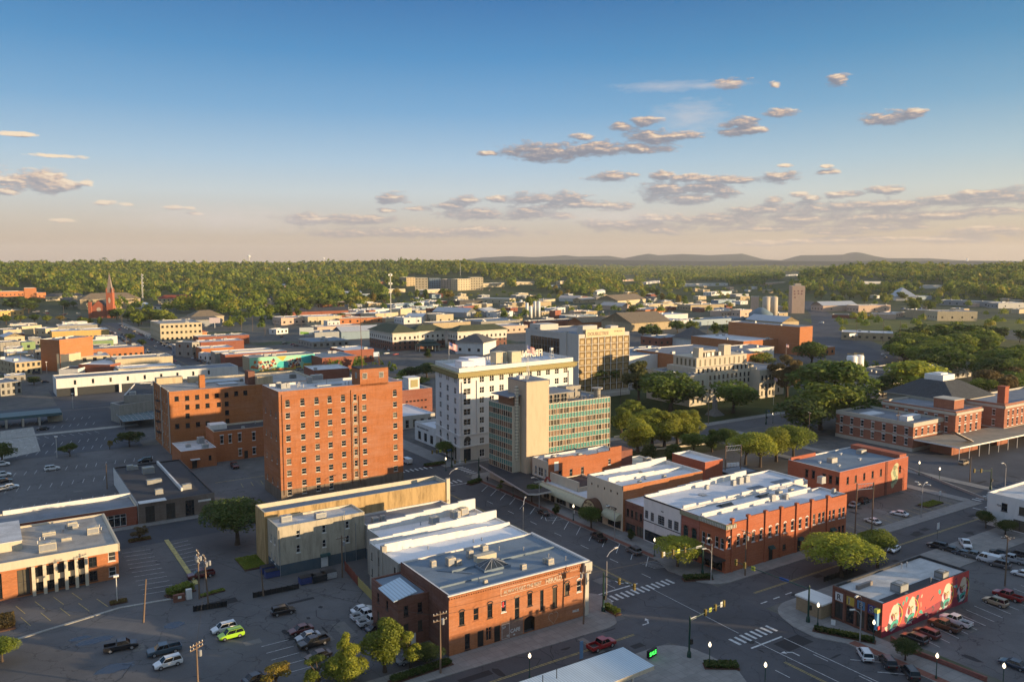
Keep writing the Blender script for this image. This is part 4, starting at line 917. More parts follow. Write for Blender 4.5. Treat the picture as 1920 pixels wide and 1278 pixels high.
m = MB()
for x in (1.5, 4.2):
 y = 5.8 - x; n = 10
 for k in range(n):
  a0, a1 = math.pi * k / n, math.pi * (k + 1) / n
  m.prism([(-.12, 0), (0, 0)], 0, 0) if False else m.add([(-.12, y + 1.0 * math.cos(a0), 7.1 + 1.0 * math.sin(a0)), (-.12, y + 1.0 * math.cos(a1), 7.1 + 1.0 * math.sin(a1)), (-.12, y + .76 * math.cos(a1), 7.1 + .76 * math.sin(a1)), (-.12, y + .76 * math.cos(a0), 7.1 + .76 * math.sin(a0))], [(0, 1, 2, 3), (3, 2, 1, 0)])
  for sg in (1,): m.add([(-.02, y + .76 * math.cos(a0), 7.1 + .76 * math.sin(a0)), (-.02, y + .76 * math.cos(a1), 7.1 + .76 * math.sin(a1)), (-.02, y + .76 * math.cos((a0 + a1) / 2) * 1.02, 7.95), ], [(0, 1, 2), (2, 1, 0)])
B.part('window_arch', m, BRP); m = MB(); m.box(.5, 40, -.25, .25, 10.6, 11.75); B.part('party_wall', m, WALLW)
for x, y in ((12, 3), (26, 3.2)):
 m = MB(); m.box(x - 2, x + 2, y - 1.2, y + 1.2, 10.7, 10.95); m.add([(x - 1.9, y - 1.1, 10.96), (x + 1.9, y - 1.1, 10.96), (x + 1.9, y, 11.5), (x - 1.9, y, 11.5), (x + 1.9, y + 1.1, 10.96), (x - 1.9, y + 1.1, 10.96)], [(0, 1, 2, 3), (3, 2, 4, 5)], 1); B.part('skylight', m, [RB, GL])
B = Bld('white_front_shop', 'white painted shop front with five louvred dark windows and a broad white roof', [(136.9, 135.5), (184, 135.5), (184, 148.3), (136.9, 148.3)], 11.3, WALLW, RW, par=.45, coping=WALLW)
Z3 = lambda x, y: (1180 + x / 7.99, 880 + y / 7.99)
for (x, y), w, h in (((257, 670), 1.2, 2.1), ((342, 708), 1.2, 2.2), ((475, 760), 2.3, 2.3), ((608, 815), 1.4, 2.2), ((702, 845), 1.5, 2.3)):
 xx, zz = B.w(3, *Z3(x, y)); B.win(3, xx, zz - h / 2, w, h, 'grid', GREYM)
B.win(3, 4.2, .3, 7.6, 2.7, 'store', DARK); B.win(3, 10.4, .3, 3.4, 2.5, 'store', DARK); B.finish(); B.band('roof_edge', DARK, 10.95, 11.32, .08, [3]); B.band('string_course', BLACK, 5.2, 5.4, .06, [3])
letters(B, 3, 'THE SCULPTURE', 8.4, 3.45, .55, BLACK, 'shop_sign', bold=.02); letters(B, 3, 'fine art', 9.4, 4.1, .5, STEEL, 'shop_sign'); decal(B, 3, [(6.1, 8.9), (7, 8.9), (7, 9.15), (6.1, 9.15)], DARK, 'wall_vent')
B.steps(2, [12.6, 12.4, 12.4, 12.1, 12.1, 11.9, 11.9, 11.6], 10, 47); m = MB()
for k in range(9): m.box(1 + k * 5.1, 5.2 + k * 5.1, .15, .6, 10.9, 11.7 if k % 2 else 11.9)
B.part('party_wall', m, WALLW)
for u, v, s in ((1387, 906, (1.5, 1.3, 1.7)), (1399, 903, (1.5, 1.3, 1.7)), (1375, 909, (1.1, 1, 1.3)), (1325, 916, (.9, .8, 1))): B.unit(*B.onroof(u, v), s)
B.vent(14, 6.5, .3, .6); B.vent(33, 9, .3, .5); m = MB(); m.box(28, 33, 1, 4.5, 10.9, 11.0); m.box(38, 44, 3, 5, 10.9, 11.0); B.part('roof_patch', m, RG)
B = Bld('dark_brick_shop', 'low dark brick shop with small black windows, squeezed between two taller shops', [(137.2, 148.4), (165, 148.4), (165, 155.7), (137.2, 155.7)], 8.4, BRDK, RW, par=.3, coping=WALLW)
B.grid(3, [1.1, 2.7, 4.4, 6.1], [4.5], .85, 1.9, 'sash', BLACK); B.win(3, 2.2, .3, 3.6, 2.4, 'store', BLACK); B.win(3, 5.8, .3, 2.4, 2.6, 'store', BLACK); B.finish(); B.steps(2, [9.6, 9.3, 9.0], 0, 14)
# --- cream store with the vaulted awning
TIP = stucco((.58, .5, .37), .18)
B = Bld('cream_corner_store', 'tall cream store front with six small vents and stepped brick side wall', [(136.6, 155.8), (165.5, 155.8), (165.5, 170.6), (136.6, 170.6)], 12.0, BRK, RW, par=1.0, coping=WALLW, em={3: TIP})
Z4 = lambda x, y: (960 + x / 7.99, 860 + y / 7.99)
for q in ((1102, 340), (1195, 367), (1287, 405), (1383, 440), (1480, 477), (1577, 515)): xx, zz = B.w(3, *Z4(*q)); B.win(3, xx, zz - .3, .55, .6, 'slit')
B.win(3, 2.2, .3, 3.2, 2.8, 'store', DARK); B.win(3, 11.4, .5, 5.2, 2.2, 'store', DARK); B.door(3, 5.6, 2.0, 2.6, DARK); B.finish()
letters(B, 3, 'TIP TOP', 8.2, 4.9, 1.15, BLACK, 'shop_sign', bold=.03); letters(B, 3, 'ENTRANCE IN REAR', 8.6, 4.35, .4, BLACK, 'shop_sign')
B.steps(0, [12.05, 11.7, 11.4, 11.1, 11.0, 11.0], mat=BRK, th=.4); B.steps(2, [12.9, 12.6, 12.4, 12.2, 12.0]); m = MB()
for k, z in enumerate((12.6, 12.4, 12.2, 12.0, 11.8)): m.box(1 + k * 5.4, 6.4 + k * 5.4, 6.9, 7.35, 10.9, z)
B.part('party_wall', m, WALLW); B.unit(8, 2.6, (.9, .9, .8)); B.unit(17, 2.8, (1, .9, .9)); B.vent(12, 5, .8, .3); B.unit(15, 10, (.8, .8, .7))
AWN = plain((.42, .4, .27), .6); BROWN = plain((.11, .05, .03), .6)
def vault(B, y0, y1, m_, proj=2.0, z0=2.9, hh=1.7, x=0.0):
 m = MB(); n = 7; q = [(x - proj * math.cos(k * math.pi / 2 / n), z0 + hh * math.sin(k * math.pi / 2 / n)) for k in range(n + 1)]
 for (a, b), (c, d) in zip(q, q[1:]): m.quad((a, y1, b), (a, y0, b), (c, y0, d), (c, y1, d))
 m.poly([(x, y0, z0)] + [(a, y0, b) for a, b in q]); m.poly(([(x, y1, z0)] + [(a, y1, b) for a, b in q])[::-1]); m.quad((x, y0, z0), (x, y1, z0), (x - proj, y1, z0), (x - proj, y0, z0)); return B.part('vaulted_awning', m, m_)
vault(B, .6, 6.6, AWN); n = 14; yc, rr = 10.9, 2.9
m = MB(); q = [(yc + rr * math.cos(math.pi * k / n), 3.0 + 1.15 * rr * math.sin(math.pi * k / n)) for k in range(n + 1)]
m.poly([(-2.3, y, z) for y, z in q]);
for (a, b), (c, d) in zip(q, q[1:]): m.quad((-2.3, a, b), (-.01, a, b), (-.01, c, d), (-2.3, c, d), 1)
B.part('arched_entrance_sign', m, [plain((.5, .4, .22)), BROWN])
m = MB(); q2 = [(yc + (rr + .02) * math.cos(math.pi * k / n), 3.0 + 1.16 * rr * math.sin(math.pi * k / n)) for k in range(n + 1)]; q3 = [(yc + (rr - .22) * math.cos(math.pi * k / n), 3.0 + 1.12 * (rr - .2) * math.sin(math.pi * k / n)) for k in range(n + 1)]
for i in range(n): m.quad((-2.33, *q2[i]), (-2.33, *q2[i + 1]), (-2.33, *q3[i + 1]), (-2.33, *q3[i]))
B.part('sign_border', m, BROWN); letters(B, 3, 'TIP TOP', 1.55, 4.7, .95, BROWN, 'shop_sign', proud=2.34, bold=.02); letters(B, 3, 'BAR  B-Q', 2.2, 3.9, .45, BROWN, 'shop_sign', proud=2.34)
B = Bld('low_cream_store', 'low cream store with a long curved awning and an open roof yard behind', [(137, 170.7), (152, 170.7), (152, 192.6), (137, 192.6)], 4.9, TIP, RW, par=.5, coping=TIP)
B.win(3, 17, .3, 7.0, 2.4, 'store', DARK); B.win(3, 9.6, .3, 4.6, 2.4, 'store', GREYM); B.door(3, 5.6, 1.8, 2.5, BLACK); B.win(3, 2.4, .3, 2.6, 2.4, 'store', GREYM); B.finish(); vault(B, .2, 21.7, AWN, 2.2, 2.9, 1.7)
m = MB(); m.box(3, 3.5, 8.3, 21.8, 4.4, 7.2); m.box(3, 14.5, 8.2, 8.6, 4.4, 5.6); B.part('yard_wall', m, TIP); m = MB(); m.box(3.6, 14.4, 8.7, 21.5, 4.42, 4.6); B.part('yard_roof', m, RD)
m = MB(); m.tube([(.5, 21 - k * .4, 4.6 + .2 * k + 1.2 * math.sin(k * .5)) for k in range(8)], .35, 6); B.part('red_sculpted_sign', m, plain((.25, .04, .03)))
B = Bld('cream_fronted_house', 'two storey building with cream front and red brick flank, beside the teal glass office', [(139.5, 192.7), (168, 192.7), (168, 201), (139.5, 201)], 10.2, brick((.4, .13, .05), .4), RW, par=.6, coping=CAP, em={3: TIP})
for x, w, h in ((1.8, 1.0, 2.6), (4.3, 2.4, 2.6), (6.8, 1.0, 2.6)): B.win(3, x, 5.2, w, h, 'pair', WHITEF)
for q in ((720, 240), (885, 195), (1055, 175)): B.door(0, B.w(0, *Z4(*q))[0], 1.2, 6.2, GREYM) if False else B.win(0, B.w(0, *Z4(*q))[0], 4.7, 1.1, 2.3, 'sash', GREYM)
B.win(0, B.w(0, *Z4(1460, 115))[0], 6.3, 1, 1.7, 'sash', WHITEF); B.finish(); B.steps(0, [11.2, 11.0, 10.7, 10.4, 10.6, 11.6], 0, 28.5, brick((.4, .13, .05), .4)); B.litter(4, 21, ((1.2, 1, .9), (1.4, 1.2, 1)))
decal(B, 0, [(2.2, 7.2), (3.8, 7.2), (3.8, 10), (2.2, 10)], WALLW, 'painted_sign'); m = MB(); m.box(28.6, 34, 1, 7, 0, 9.6); B.part('rear_stair_tower', m, brick((.24, .09, .06)))
# ------------------------------------------------------------------ larger landmarks
# teal glass office with its tan lift tower
TG, TGD = plain((.06, .22, .19), .3), plain((.03, .12, .13), .2); MULL = plain((.55, .5, .38), .5); CURT = plain((.2, .12, .07), .6)
B = Bld('teal_glass_office', 'six storey office with teal glass bands and a windowless tan lift tower', [(135.5, 206), (146.8, 206), (146.8, 203.6), (172.2, 203.6), (172.2, 219.5), (135.5, 219.5)], 25.4, CREAMC, RG, par=.5, coping=CREAMC)
B.finish()
def curtain(B, e, n, z0, z1, floors, u0=0.0, u1=None):
 a, d, L = B.edge(e); u1 = u1 or L; nx, ny = d[1], -d[0]; fh = (z1 - z0) / floors; P = lambda u, z, k: (a[0] + d[0] * u + nx * k, a[1] + d[1] * u + ny * k, z)
 rr = random.Random(e + 5); mt = MB()
 for f in range(floors):
  zb = z0 + f * fh; m, mw_ = MB(), MB()
  m.quad(P(u0, zb + fh * .5, .05), P(u1, zb + fh * .5, .05), P(u1, zb + fh * .97, .05), P(u0, zb + fh * .97, .05))
  nn = n * 2
  for i in range(nn):
   p, q = u0 + (u1 - u0) * i / nn, u0 + (u1 - u0) * (i + 1) / nn
   mw_.quad(P(p, zb, .03), P(q, zb, .03), P(q, zb + fh * .5, .03), P(p, zb + fh * .5, .03), 1 if rr.random() < .62 else 0)
  B.part('spandrel_band', m, TG); B.part('window_band', mw_, [GL, CURT])
  for zz in (zb + fh * .5, zb + fh * .97):
   c = [P(u0, zz - .06, .05), P(u1, zz - .06, .05), P(u1, zz + .06, .05), P(u0, zz + .06, .05)]; f4 = [P(u0, zz - .06, .16), P(u1, zz - .06, .16), P(u1, zz + .06, .16), P(u0, zz + .06, .16)]
   mt.add(c + f4, [(4, 5, 6, 7), (7, 6, 2, 3), (0, 1, 5, 4)])
 for i in range(n + 1):
  u = u0 + (u1 - u0) * i / n; mt.add([P(u - .05, z0, .04), P(u + .05, z0, .04), P(u + .05, z1, .04), P(u - .05, z1, .04), P(u - .05, z0, .2), P(u + .05, z0, .2), P(u + .05, z1, .2), P(u - .05, z1, .2)], [(4, 5, 6, 7), (0, 4, 7, 3), (5, 1, 2, 6)])
 B.part('mullion', mt, MULL)
curtain(B, 2, 21, 4.8, 25.3, 6); curtain(B, 5, 11, 4.8, 25.3, 6)
m = MB(); m.box(2.9, 11.3, -3.4, 7, 4.4, 33); m.box(2.8, 11.4, -3.5, 7.1, 33, 33.25, 1); B.part('lift_tower', m, [stucco((.52, .41, .28), .2), RG])
m = MB(); m.box(.9, 1.8, -.6, .2, 8.5, 31.5)
for k in range(23): m.box(.85, 1.85, -.65, .25, 9 + k, 9.12 + k, 1)
B.part('vertical_sign', m, [plain((.6, .55, .42), .5), DARK]); m = MB()
for k in range(6): m.tube([(1.4, -.2, 10 + 4 * k), (3.2, -.6, 10 + 4 * k)], .06, 4)
B.part('sign_bracket', m, STEEL)
m = MB(); m.prism([(-3, 15), (-8.5, -21), (-6.5, -22.5), (-1.5, -22.5), (-.5, -12), (13, -12), (13, 15)], 4.1, 4.65, 0, 1, bottom=True); B.part('street_canopy', m, [plain((.5, .48, .44), .5), RD])
m = MB(); m.box(.6, 12, -11, 13, .02, 4.1); B.part('ground_floor', m, LIME)
for y in (-8, -4, 0, 4, 8):
 me, pm = win_mesh(3.2, 2.6, 'store', TRIM); o = obj('window', me, B.root, (.49, y, .4), -math.pi / 2); obj('pane', pm, o)
m = MB(); m.add([(-1.5, -.5, 28.2), (5, -.5, 28.6), (5, 10, 28.6), (-1.5, 10, 28.2), (-1.5, -.5, 28.45), (5, -.5, 28.85), (5, 10, 28.85), (-1.5, 10, 28.45)], [(3, 2, 1, 0), (4, 5, 6, 7), (0, 1, 5, 4), (1, 2, 6, 5), (2, 3, 7, 6), (3, 0, 4, 7)]); m.box(11.4, 22.5, -2.2, 9, 28.2, 28.5); B.part('flat_canopy', m, [RG])
m = MB(); m.box(.6, 3, .5, 9, 24.9, 28.2); m.box(12, 20.5, -.8, 8, 24.9, 28.2); B.part('penthouse', m, CURT)
for x in (13.4, 16.2, 19):
 me, pm = win_mesh(2.4, 2.7, 'pair', TRIM); o = obj('window', me, B.root, (x, -.98, 25.2)); obj('pane', pm, o)
m = MB(); m.box(23.5, 29.5, 4, 9, 24.9, 28.6); m.box(23.4, 29.6, 3.9, 4.2, 28.6, 29); m.box(27, 29.4, 3.7, 4, 25.4, 28); m.lathe([(1.1, 24.9), (1.1, 27.6), (1.9, 27.9), (1.9, 28.3)], 12, (33.6, .4, 0)); B.part('cooling_house', m, CONCW)
for k in range(12): B.vent(22 + k * 1.1, R.uniform(-1.5, 5), R.uniform(.6, 1.4), .12)
m = MB(); m.tube([(x, -2.2, 25.3 + dz) for x, dz in [(11.5 + k * 1.25, .0 if k % 2 else .9) for k in range(20)]], .06, 4); m.tube([(11.5, -2.2, 26.2), (36, -2.2, 26.2)], .05, 4); B.part('roof_railing', m, DARK)
m = MB(); m.tube([(6.5, 1, 33.2), (6.5, 1, 41)], .08, 5); m.tube([(9, 4, 33.2), (9, 4, 36)], .06, 5); m.box(4, 6, 2, 4, 33.2, 34.2); B.part('roof_mast', m, WALLW)
# white eight storey bank
B = Bld('white_bank_tower', 'white eight storey building with heavy olive cornice, arched base and rooftop letters', [(137, 241.5), (189, 245.3), (191, 268), (140.3, 265)], 33, stucco((.66, .64, .6), .15), RW, par=1.3, coping=WALLW)
C8 = lambda x, y: (800 + x / 7.99, 640 + y / 7.99)
zl = [z for z in B.rows(0, 876, [733.8, 752.8, 772, 791, 810, 829.5]) ]
zt = [B.w(0, *C8(608, 592))[1]]
xs = [B.w(0, *C8(x, 700))[0] for x in (605, 827, 975, 1122, 1262, 1405, 1545, 1680, 1815)]; dx = xs[-1] - xs[-2]; xs += [xs[-1] + dx * k for k in range(1, 6) if xs[-1] + dx * k < 50.5]
B.grid(0, xs[:1], [z - 1.1 for z in zl], 2.9, 2.2, 'pair', WHITEF); B.grid(0, xs[1:], [z - 1.1 for z in zl], 1.9, 2.2, 'pair', WHITEF)
B.grid(0, xs[1:], [zt[0] - 1.0], 1.9, 2.0, 'pair', WHITEF); B.grid(0, [xs[0] - .85, xs[0] + .85], [zt[0] - 1.0], 1.3, 2.1, 'sash', WHITEF)
B.grid(0, xs[1:5], [1.0, 5.2], 2.0, 2.6, 'pair', WHITEF)
ls = [B.w(3, *C8(x, 760))[0] for x in (205, 313, 425)]; zs3 = [z - 1.1 for z in zl]
B.grid(3, ls, zs3, 2.0, 2.2, 'pair', WHITEF); B.grid(3, [q + e for q in ls for e in (-.75, .75)], [zt[0] - 1], 1.0, 2.1, 'sash', WHITEF)
for e, q, w in ((0, xs[0], 3.0), (3, ls[0], 1.7), (3, ls[1], 1.7), (3, ls[2], 1.7)): B.win(e, q, 6.3, w, 1.2, 'slit')
B.win(0, xs[0], .4, 3.0, 4.2, 'store', DARK); B.win(3, ls[2], .4, 1.8, 4.4, 'store', DARK); B.win(3, ls[0], .4, 1.8, 4.4, 'store', DARK); B.finish(stucco((.52, .47, .4), .2), 5.2)
n = 10
for e, x, r in ((0, xs[0], 1.5), (3, ls[0], 1.0), (3, ls[1], 1.0), (3, ls[2], 1.0)):
 a, d, L = B.edge(e); nx, ny = d[1], -d[0]; P = lambda u, z, k: (a[0] + d[0] * u + nx * k, a[1] + d[1] * u + ny * k, z)
 m, mg = MB(), MB(); mg.poly([P(x + r * math.cos(math.pi * k / n), 7.5 + r * math.sin(math.pi * k / n), .02) for k in range(n + 1)])
 for k in range(n):
  a0, a1 = math.pi * k / n, math.pi * (k + 1) / n; R1 = r + .35
  q = [P(x + r * math.cos(a0), 7.5 + r * math.sin(a0), .14), P(x + r * math.cos(a1), 7.5 + r * math.sin(a1), .14), P(x + R1 * math.cos(a1), 7.5 + R1 * math.sin(a1), .14), P(x + R1 * math.cos(a0), 7.5 + R1 * math.sin(a0), .14)]; m.poly(q[::-1])
 B.part('arch_trim', m, WALLW); B.part('arch_glass', mg, GL)
OLIVE = plain((.27, .22, .08), .7)
B.band('cornice', OLIVE, 29.9, 31.2, 1.1); B.band('cornice_shelf', OLIVE, 31.21, 31.5, 1.5); B.band('string_course', WALLW, 9.2, 9.7, .3); B.band('string_course', WALLW, 5.2, 5.6, .25); B.band('frieze', WALLW, 29.55, 29.85, .15)
m = MB()
for e, N in ((0, 60), (3, 27)):
 a, d, L = B.edge(e); nx, ny = d[1], -d[0]
 for k in range(N): u = L * (k + .5) / N; m.cbox((a[0] + d[0] * u + nx * 1.0, a[1] + d[1] * u + ny * 1.1, 29.7), (.35, .6, .4), math.atan2(d[1], d[0]))
B.part('dentil_row', m, OLIVE)
for u in (1.2, xs[1] - 2, 50): m = MB(); a, d, L = B.edge(0); m.cbox((a[0] + d[0] * u + .02, a[1] + d[1] * u - .2, 19), (.7, .3, 18.5), math.atan2(d[1], d[0])); B.part('pilaster', m, WALLW)
m = MB(); m.box(4.5, 9.5, 6, 11, 31, 34.2); m.box(9, 16, 9, 16, 31, 34.8); m.box(4.4, 9.6, 5.9, 11.1, 34.2, 34.4); B.part('roof_house', m, plain((.66, .63, .64), .6))
m = MB(); m.box(20, 24.5, 8, 12, 32.5, 36.5); m.box(25.2, 29.4, 5.5, 9, 32.6, 36.6)
for x, y in ((20.3, 8.3), (24.2, 8.3), (25.5, 5.8), (29.1, 5.8), (29.1, 8.7), (20.3, 11.7)): m.tube([(x, y, 31.1), (x, y, 32.6)], .12, 5)
B.part('cooling_tower', m, plain((.5, .44, .3), .7)); m = MB()
for k in range(14): x = R.uniform(17, 30); y = R.uniform(6, 13); m.tube([(x, y, 31.1), (x, y, R.uniform(32, 35))], .07, 4); m.tube([(x, y, 32.2), (x + R.uniform(-3, 3), y, 32.2)], .06, 4)
B.part('roof_pipework', m, DARK); B.litter(6, 31)
m = MB(); m.box(41.5, 47, 3.6, 5.5, 31.3, 32); B.part('oil_derrick_plinth', m, DARK); m = MB()
for a, b in ((-1, -1), (1, -1), (1, 1), (-1, 1)): m.tube([(42.6 + a * .9, 5 + b * .9, 31.5), (42.6 + a * .35, 5 + b * .35, 36.4)], .1, 4)
for z in (32.6, 33.8, 35):
 w_ = .9 - (z - 31.5) * .11
 m.tube([(42.6 - w_, 5 - w_, z), (42.6 + w_, 5 - w_, z), (42.6 + w_, 5 + w_, z), (42.6 - w_, 5 + w_, z), (42.6 - w_, 5 - w_, z)], .07, 4)
m.box(42.1, 43.1, 4.5, 5.5, 36.4, 37.2); B.part('model_derrick', m, WALLW)
s = thing('rooftop_sign', 'large white rooftop letters seen from behind, on the white eight storey building', 'sign', tuple(g2w(137, 241.5)) + (31.1,), ROT)
me = text_mesh('FIRST NATIONAL', 3.7, .12, .07); me.materials.append(plain((.62, .56, .44), .5)); o = obj('letters', me, s, (47.5, 17.6, 1.6)); o.rotation_euler = (math.pi / 2, 0, math.pi + .07); o.scale = (.8, 1, 1)
m = MB()
for k in range(13): x = 23 + k * 2.04; y = 15.9 + k * .15; m.tube([(x, y, -.1), (x, y, 4.4)], .08, 4); m.tube([(x, y + 1.3, -.1), (x, y, 3)], .06, 4)
m.tube([(23, 15.9, 1.5), (47.5, 17.7, 1.5)], .08, 4); m.tube([(23, 15.9, 4.3), (47.5, 17.7, 4.3)], .08, 4); m.build('frame', DARK, s)
k = Bld('white_annex', 'low white annex with street-level lettering, beside the white bank', [(141, 265.4), (180, 267), (180, 284), (141, 284)], 7.2, WALLW, RW); k.grid(3, [4, 9, 14], [.8], 2.4, 3.2, 'store', DARK); k.finish(); letters(k, 3, 'FIRST NATIONAL BANK', 2, 5.2, .9, DARK, 'wall_lettering')
# brown glass hotel tower
GOLD = plain((.2, .13, .05), .18); CONCL = stucco((.5, .47, .42), .15)
B = Bld('brown_glass_hotel', 'slab hotel of brown mirrored glass in a white grid with lettering along the roof', [(250, 320), (283.2, 320), (283.2, 367), (250, 367)], 31, CONCL, RG, par=.6, coping=CONCL, z0=2.0)
B.finish(); m, mt, m2 = MB(), MB(), MB()
W0 = 33.2
for f in range(8):
 for i in range(8):
  x0_, x1_ = W0 * i / 8 + .12, W0 * (i + 1) / 8 - .12; z0_ = 1.5 + f * 3.45
  m.quad((x0_, -.06, z0_), (x1_, -.06, z0_), (x1_, -.06, z0_ + 3.35), (x0_, -.06, z0_ + 3.35)); m2.box(x0_ + .9, x1_ - .9, -.12, -.07, z0_ + .5, z0_ + 2.3)
  for k in (0,): mt.box(W0 * i / 8 - .1, W0 * i / 8 + .1, -.28, -.003, 1.5, 29.2) if f == 0 else None
 mt.box(0, W0, -.2, -.003, 1.45 + f * 3.45, 1.56 + f * 3.45)
mt.box(W0 - .1, W0, -.28, -.003, 1.5, 29.2)
B.part('window_wall', m, GOLD); B.part('window_panel', m2, plain((.33, .23, .1), .3)); B.part('mullion_grid', mt, WHITEF)
m, mt = MB(), MB(); m.quad((-.05, 42, 4), (-.05, 16, 4), (-.05, 16, 27.5), (-.05, 42, 27.5))
for k in range(11): mt.box(-.2, -.003, 16 + k * 2.6 - .06, 16 + k * 2.6 + .06, 4, 27.5)
for k in range(9): mt.box(-.14, -.003, 16, 42, 4 + k * 3.2, 4.1 + k * 3.2)
B.part('side_window_wall', m, plain((.03, .026, .024), .15)); B.part('side_mullion', mt, GREYM); m = MB(); m.box(-.6, 33.8, -.6, 47.6, -2, -.003); B.part('podium', m, CONCL)
m = MB(); m.box(-.5, -.003, 9.6, 12.6, 0, 31.4); B.part('stair_shaft', m, CONCL)
for q in ((3.8, 13, 1.6, 6, 30.4, 35), (22, 27, 1.6, 6, 30.4, 34.2), (2, 14, 36, 46, 30.4, 33.5)): m = MB(); m.box(*q); B.part('roof_house', m, CONCL)
m = MB(); m.box(4.2, 29.8, -.35, .4, 29.3, 33.2); B.part('sign_panel', m, plain((.5, .38, .2), .5)); letters(B, 0, 'DOUBLETREE', 5.3, 30.1, 2.4, plain((.16, .09, .04), .5), 'hotel_lettering', proud=.4, bold=.05, squash=.95); letters(B, 0, 'BY HILTON', 22.6, 31.2, 1.2, plain((.16, .09, .04), .5), 'hotel_lettering', proud=.4, squash=.9); B.litter(8, 41)
# pale stone courthouse
COURT = stucco((.5, .44, .34), .25)
B = Bld('stone_courthouse', 'pale stone stepped courthouse with tall window slots, behind the lawn with the monument', [(283, 276), (294.5, 276), (294.5, 279), (334, 279), (334, 306), (283, 306)], 15, COURT, RG, par=.6, coping=COURT)
B.grid(0, [2.6, 5.6, 8.7], [1.5, 5.0, 9.6], 1.3, 2.5, 'sash', TEAL, skip=()); B.grid(2, [2.5 + 3.1 * k for k in range(12)], [1.2, 4.6, 8.2, 11.3], 1.3, 2.0, 'sash', DARK); B.grid(5, [5 + 4 * k for k in range(6)], [2, 6, 10], 1.4, 2.4, 'sash', DARK); B.finish()
m = MB(); m.box(10, 52, 6, 26, 14.2, 17); m.box(12.5, 49, 8, 24, 17, 21.5); m.box(12.3, 49.2, 7.8, 24.2, 21.5, 21.8); B.part('upper_storeys', m, COURT)
m = MB()
for k in range(10): m.box(14.6 + k * 3.5, 15.7 + k * 3.5, 7.94, 7.998, 17.5, 20.8)
for k in range(5): m.box(12.44, 12.498, 9 + k * 2.9, 10.2 + k * 2.9, 17.5, 20.8)
B.part('tall_window', m, plain((.12, .1, .06), .3))
for k in range(13):
 me, pm = win_mesh(1.2, 2.0, 'sash', DARK); o = obj('window', me, B.root, (12 + k * 3.1, 5.83, 14.6)); obj('pane', pm, o)
for q in ((15, 18, 9, 13, 21.8, 26.5), (33, 38, 9, 13, 21.8, 27), (20, 30, 12, 18, 21.8, 24.5)): m = MB(); m.box(*q); B.part('roof_house', m, COURT)
for k in range(8): B.unit(R.uniform(19, 31), R.uniform(9, 12), (1.8, 1.5, 2), 21.8, plain((.5, .4, .24)))
for k in range(6): B.unit(R.uniform(1, 9), R.uniform(4, 26), (2, 1.5, .9), m=GREYM)
B = Bld('courthouse_wing', 'pale stone right-hand wing of the courthouse, tree shadows on its wall', [(329, 272.8), (340.8, 272.8), (340.8, 276), (352, 276), (352, 300), (329, 300)], 14.6, COURT, RG, par=.6, coping=COURT)
B.grid(0, [2, 5, 8, 10.3], [1.5, 5, 9.4], 1.3, 2.2, 'sash', DARK); B.grid(2, [3, 7], [1.5, 5, 9.4], 1.3, 2.2, 'sash', DARK); B.grid(5, [4, 9, 14, 19], [1.5, 5, 9.4], 1.3, 2.2, 'sash', DARK); B.finish()
# flat red brick building with wall painting
BRF = brick((.4, .11, .055), .4)
B = Bld('red_flat_block', 'red brick two storey block with a pale creature painted on its end wall', [(201.6, 138), (235.6, 138), (235.6, 155.6), (201.6, 155.6)], 10.3, BRF, RB, par=.35, coping=WALLW)
Q = lambda x, y: (1440 + x / 4, 680 + y / 4)
for q in ((598, 880), (658, 868), (722, 850), (785, 835), (847, 820), (990, 795)): x, z = B.w(0, *Q(*q)); B.win(0, x, z - 1.1, 1.0, 2.1, 'sash', DARK)
for q in ((290, 828), (340, 838), (420, 862), (468, 875), (520, 885)): x, z = B.w(3, *Q(*q)); B.win(3, x, z - 1, 1.0, 2.0, 'lintel', DARK)
B.finish(); B.unit(*B.onroof(1560, 866), (2.6, 1.8, 1.4), m=plain((.45, .38, .26))); B.unit(*B.onroof(1615, 850), (2.6, 1.8, 1.3), m=plain((.45, .38, .26)))
for u, v in ((1537, 868), (1573, 874), (1612, 862), (1576, 852)): B.vent(*B.onroof(u, v), .6, .3, m=WALLW)
x, z = B.w(0, *Q(885, 860)); m = MB(); m.box(x - .5, x + .55, -.12, -.003, 0, 10.2); B.part('recess_shade_strip', m, brick((.2, .06, .035), .3)); m = MB(); m.box(30, 33.5, .4, 17, 9.9, 11.2); m.box(.4, 12, 16.8, 17.2, 9.9, 11.0); B.part('party_wall', m, BRF)  # strip stands proud of the wall; its darker brick paints in a recess's shade
PALE, SAGE = plain((.42, .4, .22), .7), plain((.2, .24, .13), .7)
def blob(x, z, a, b, rot=0, n=14, seed=1, jag=.12):
 r = random.Random(seed); return [(x + math.cos(rot) * a * q * math.cos(t) - math.sin(rot) * b * q * math.sin(t), z + math.sin(rot) * a * q * math.cos(t) + math.cos(rot) * b * q * math.sin(t)) for t, q in [(2 * math.pi * k / n, 1 + r.uniform(-jag, jag)) for k in range(n)]]
xm = B.w(0, *Q(950, 860))[0]
decal(B, 0, [blob(xm, 5.6, 1.9, 2.9, .2, 16, 3), blob(xm + .4, 8.1, 1.5, 1.0, .4, 12, 4), blob(xm - .9, 2.8, .9, 1.2, 0, 10, 6)], PALE, 'wall_painting', .006)
decal(B, 0, [blob(xm - .2, 6.0, .8, 1.4, .5, 11, 7, .25), blob(xm + .8, 4.4, .6, .9, -.3, 9, 8, .3), blob(xm + .6, 7.8, .5, .35, .4, 8, 9), blob(xm - .5, 3.6, 1.3, .35, .3, 9, 10)], SAGE, 'wall_painting', .011)
decal(B, 3, [[(3, 3.2), (5.3, 3.2), (5.3, 4.8), (3, 4.8)], [(13.2, 3), (14.8, 3), (14.8, 4.6), (13.2, 4.6)]], WALLW, 'wall_notice')
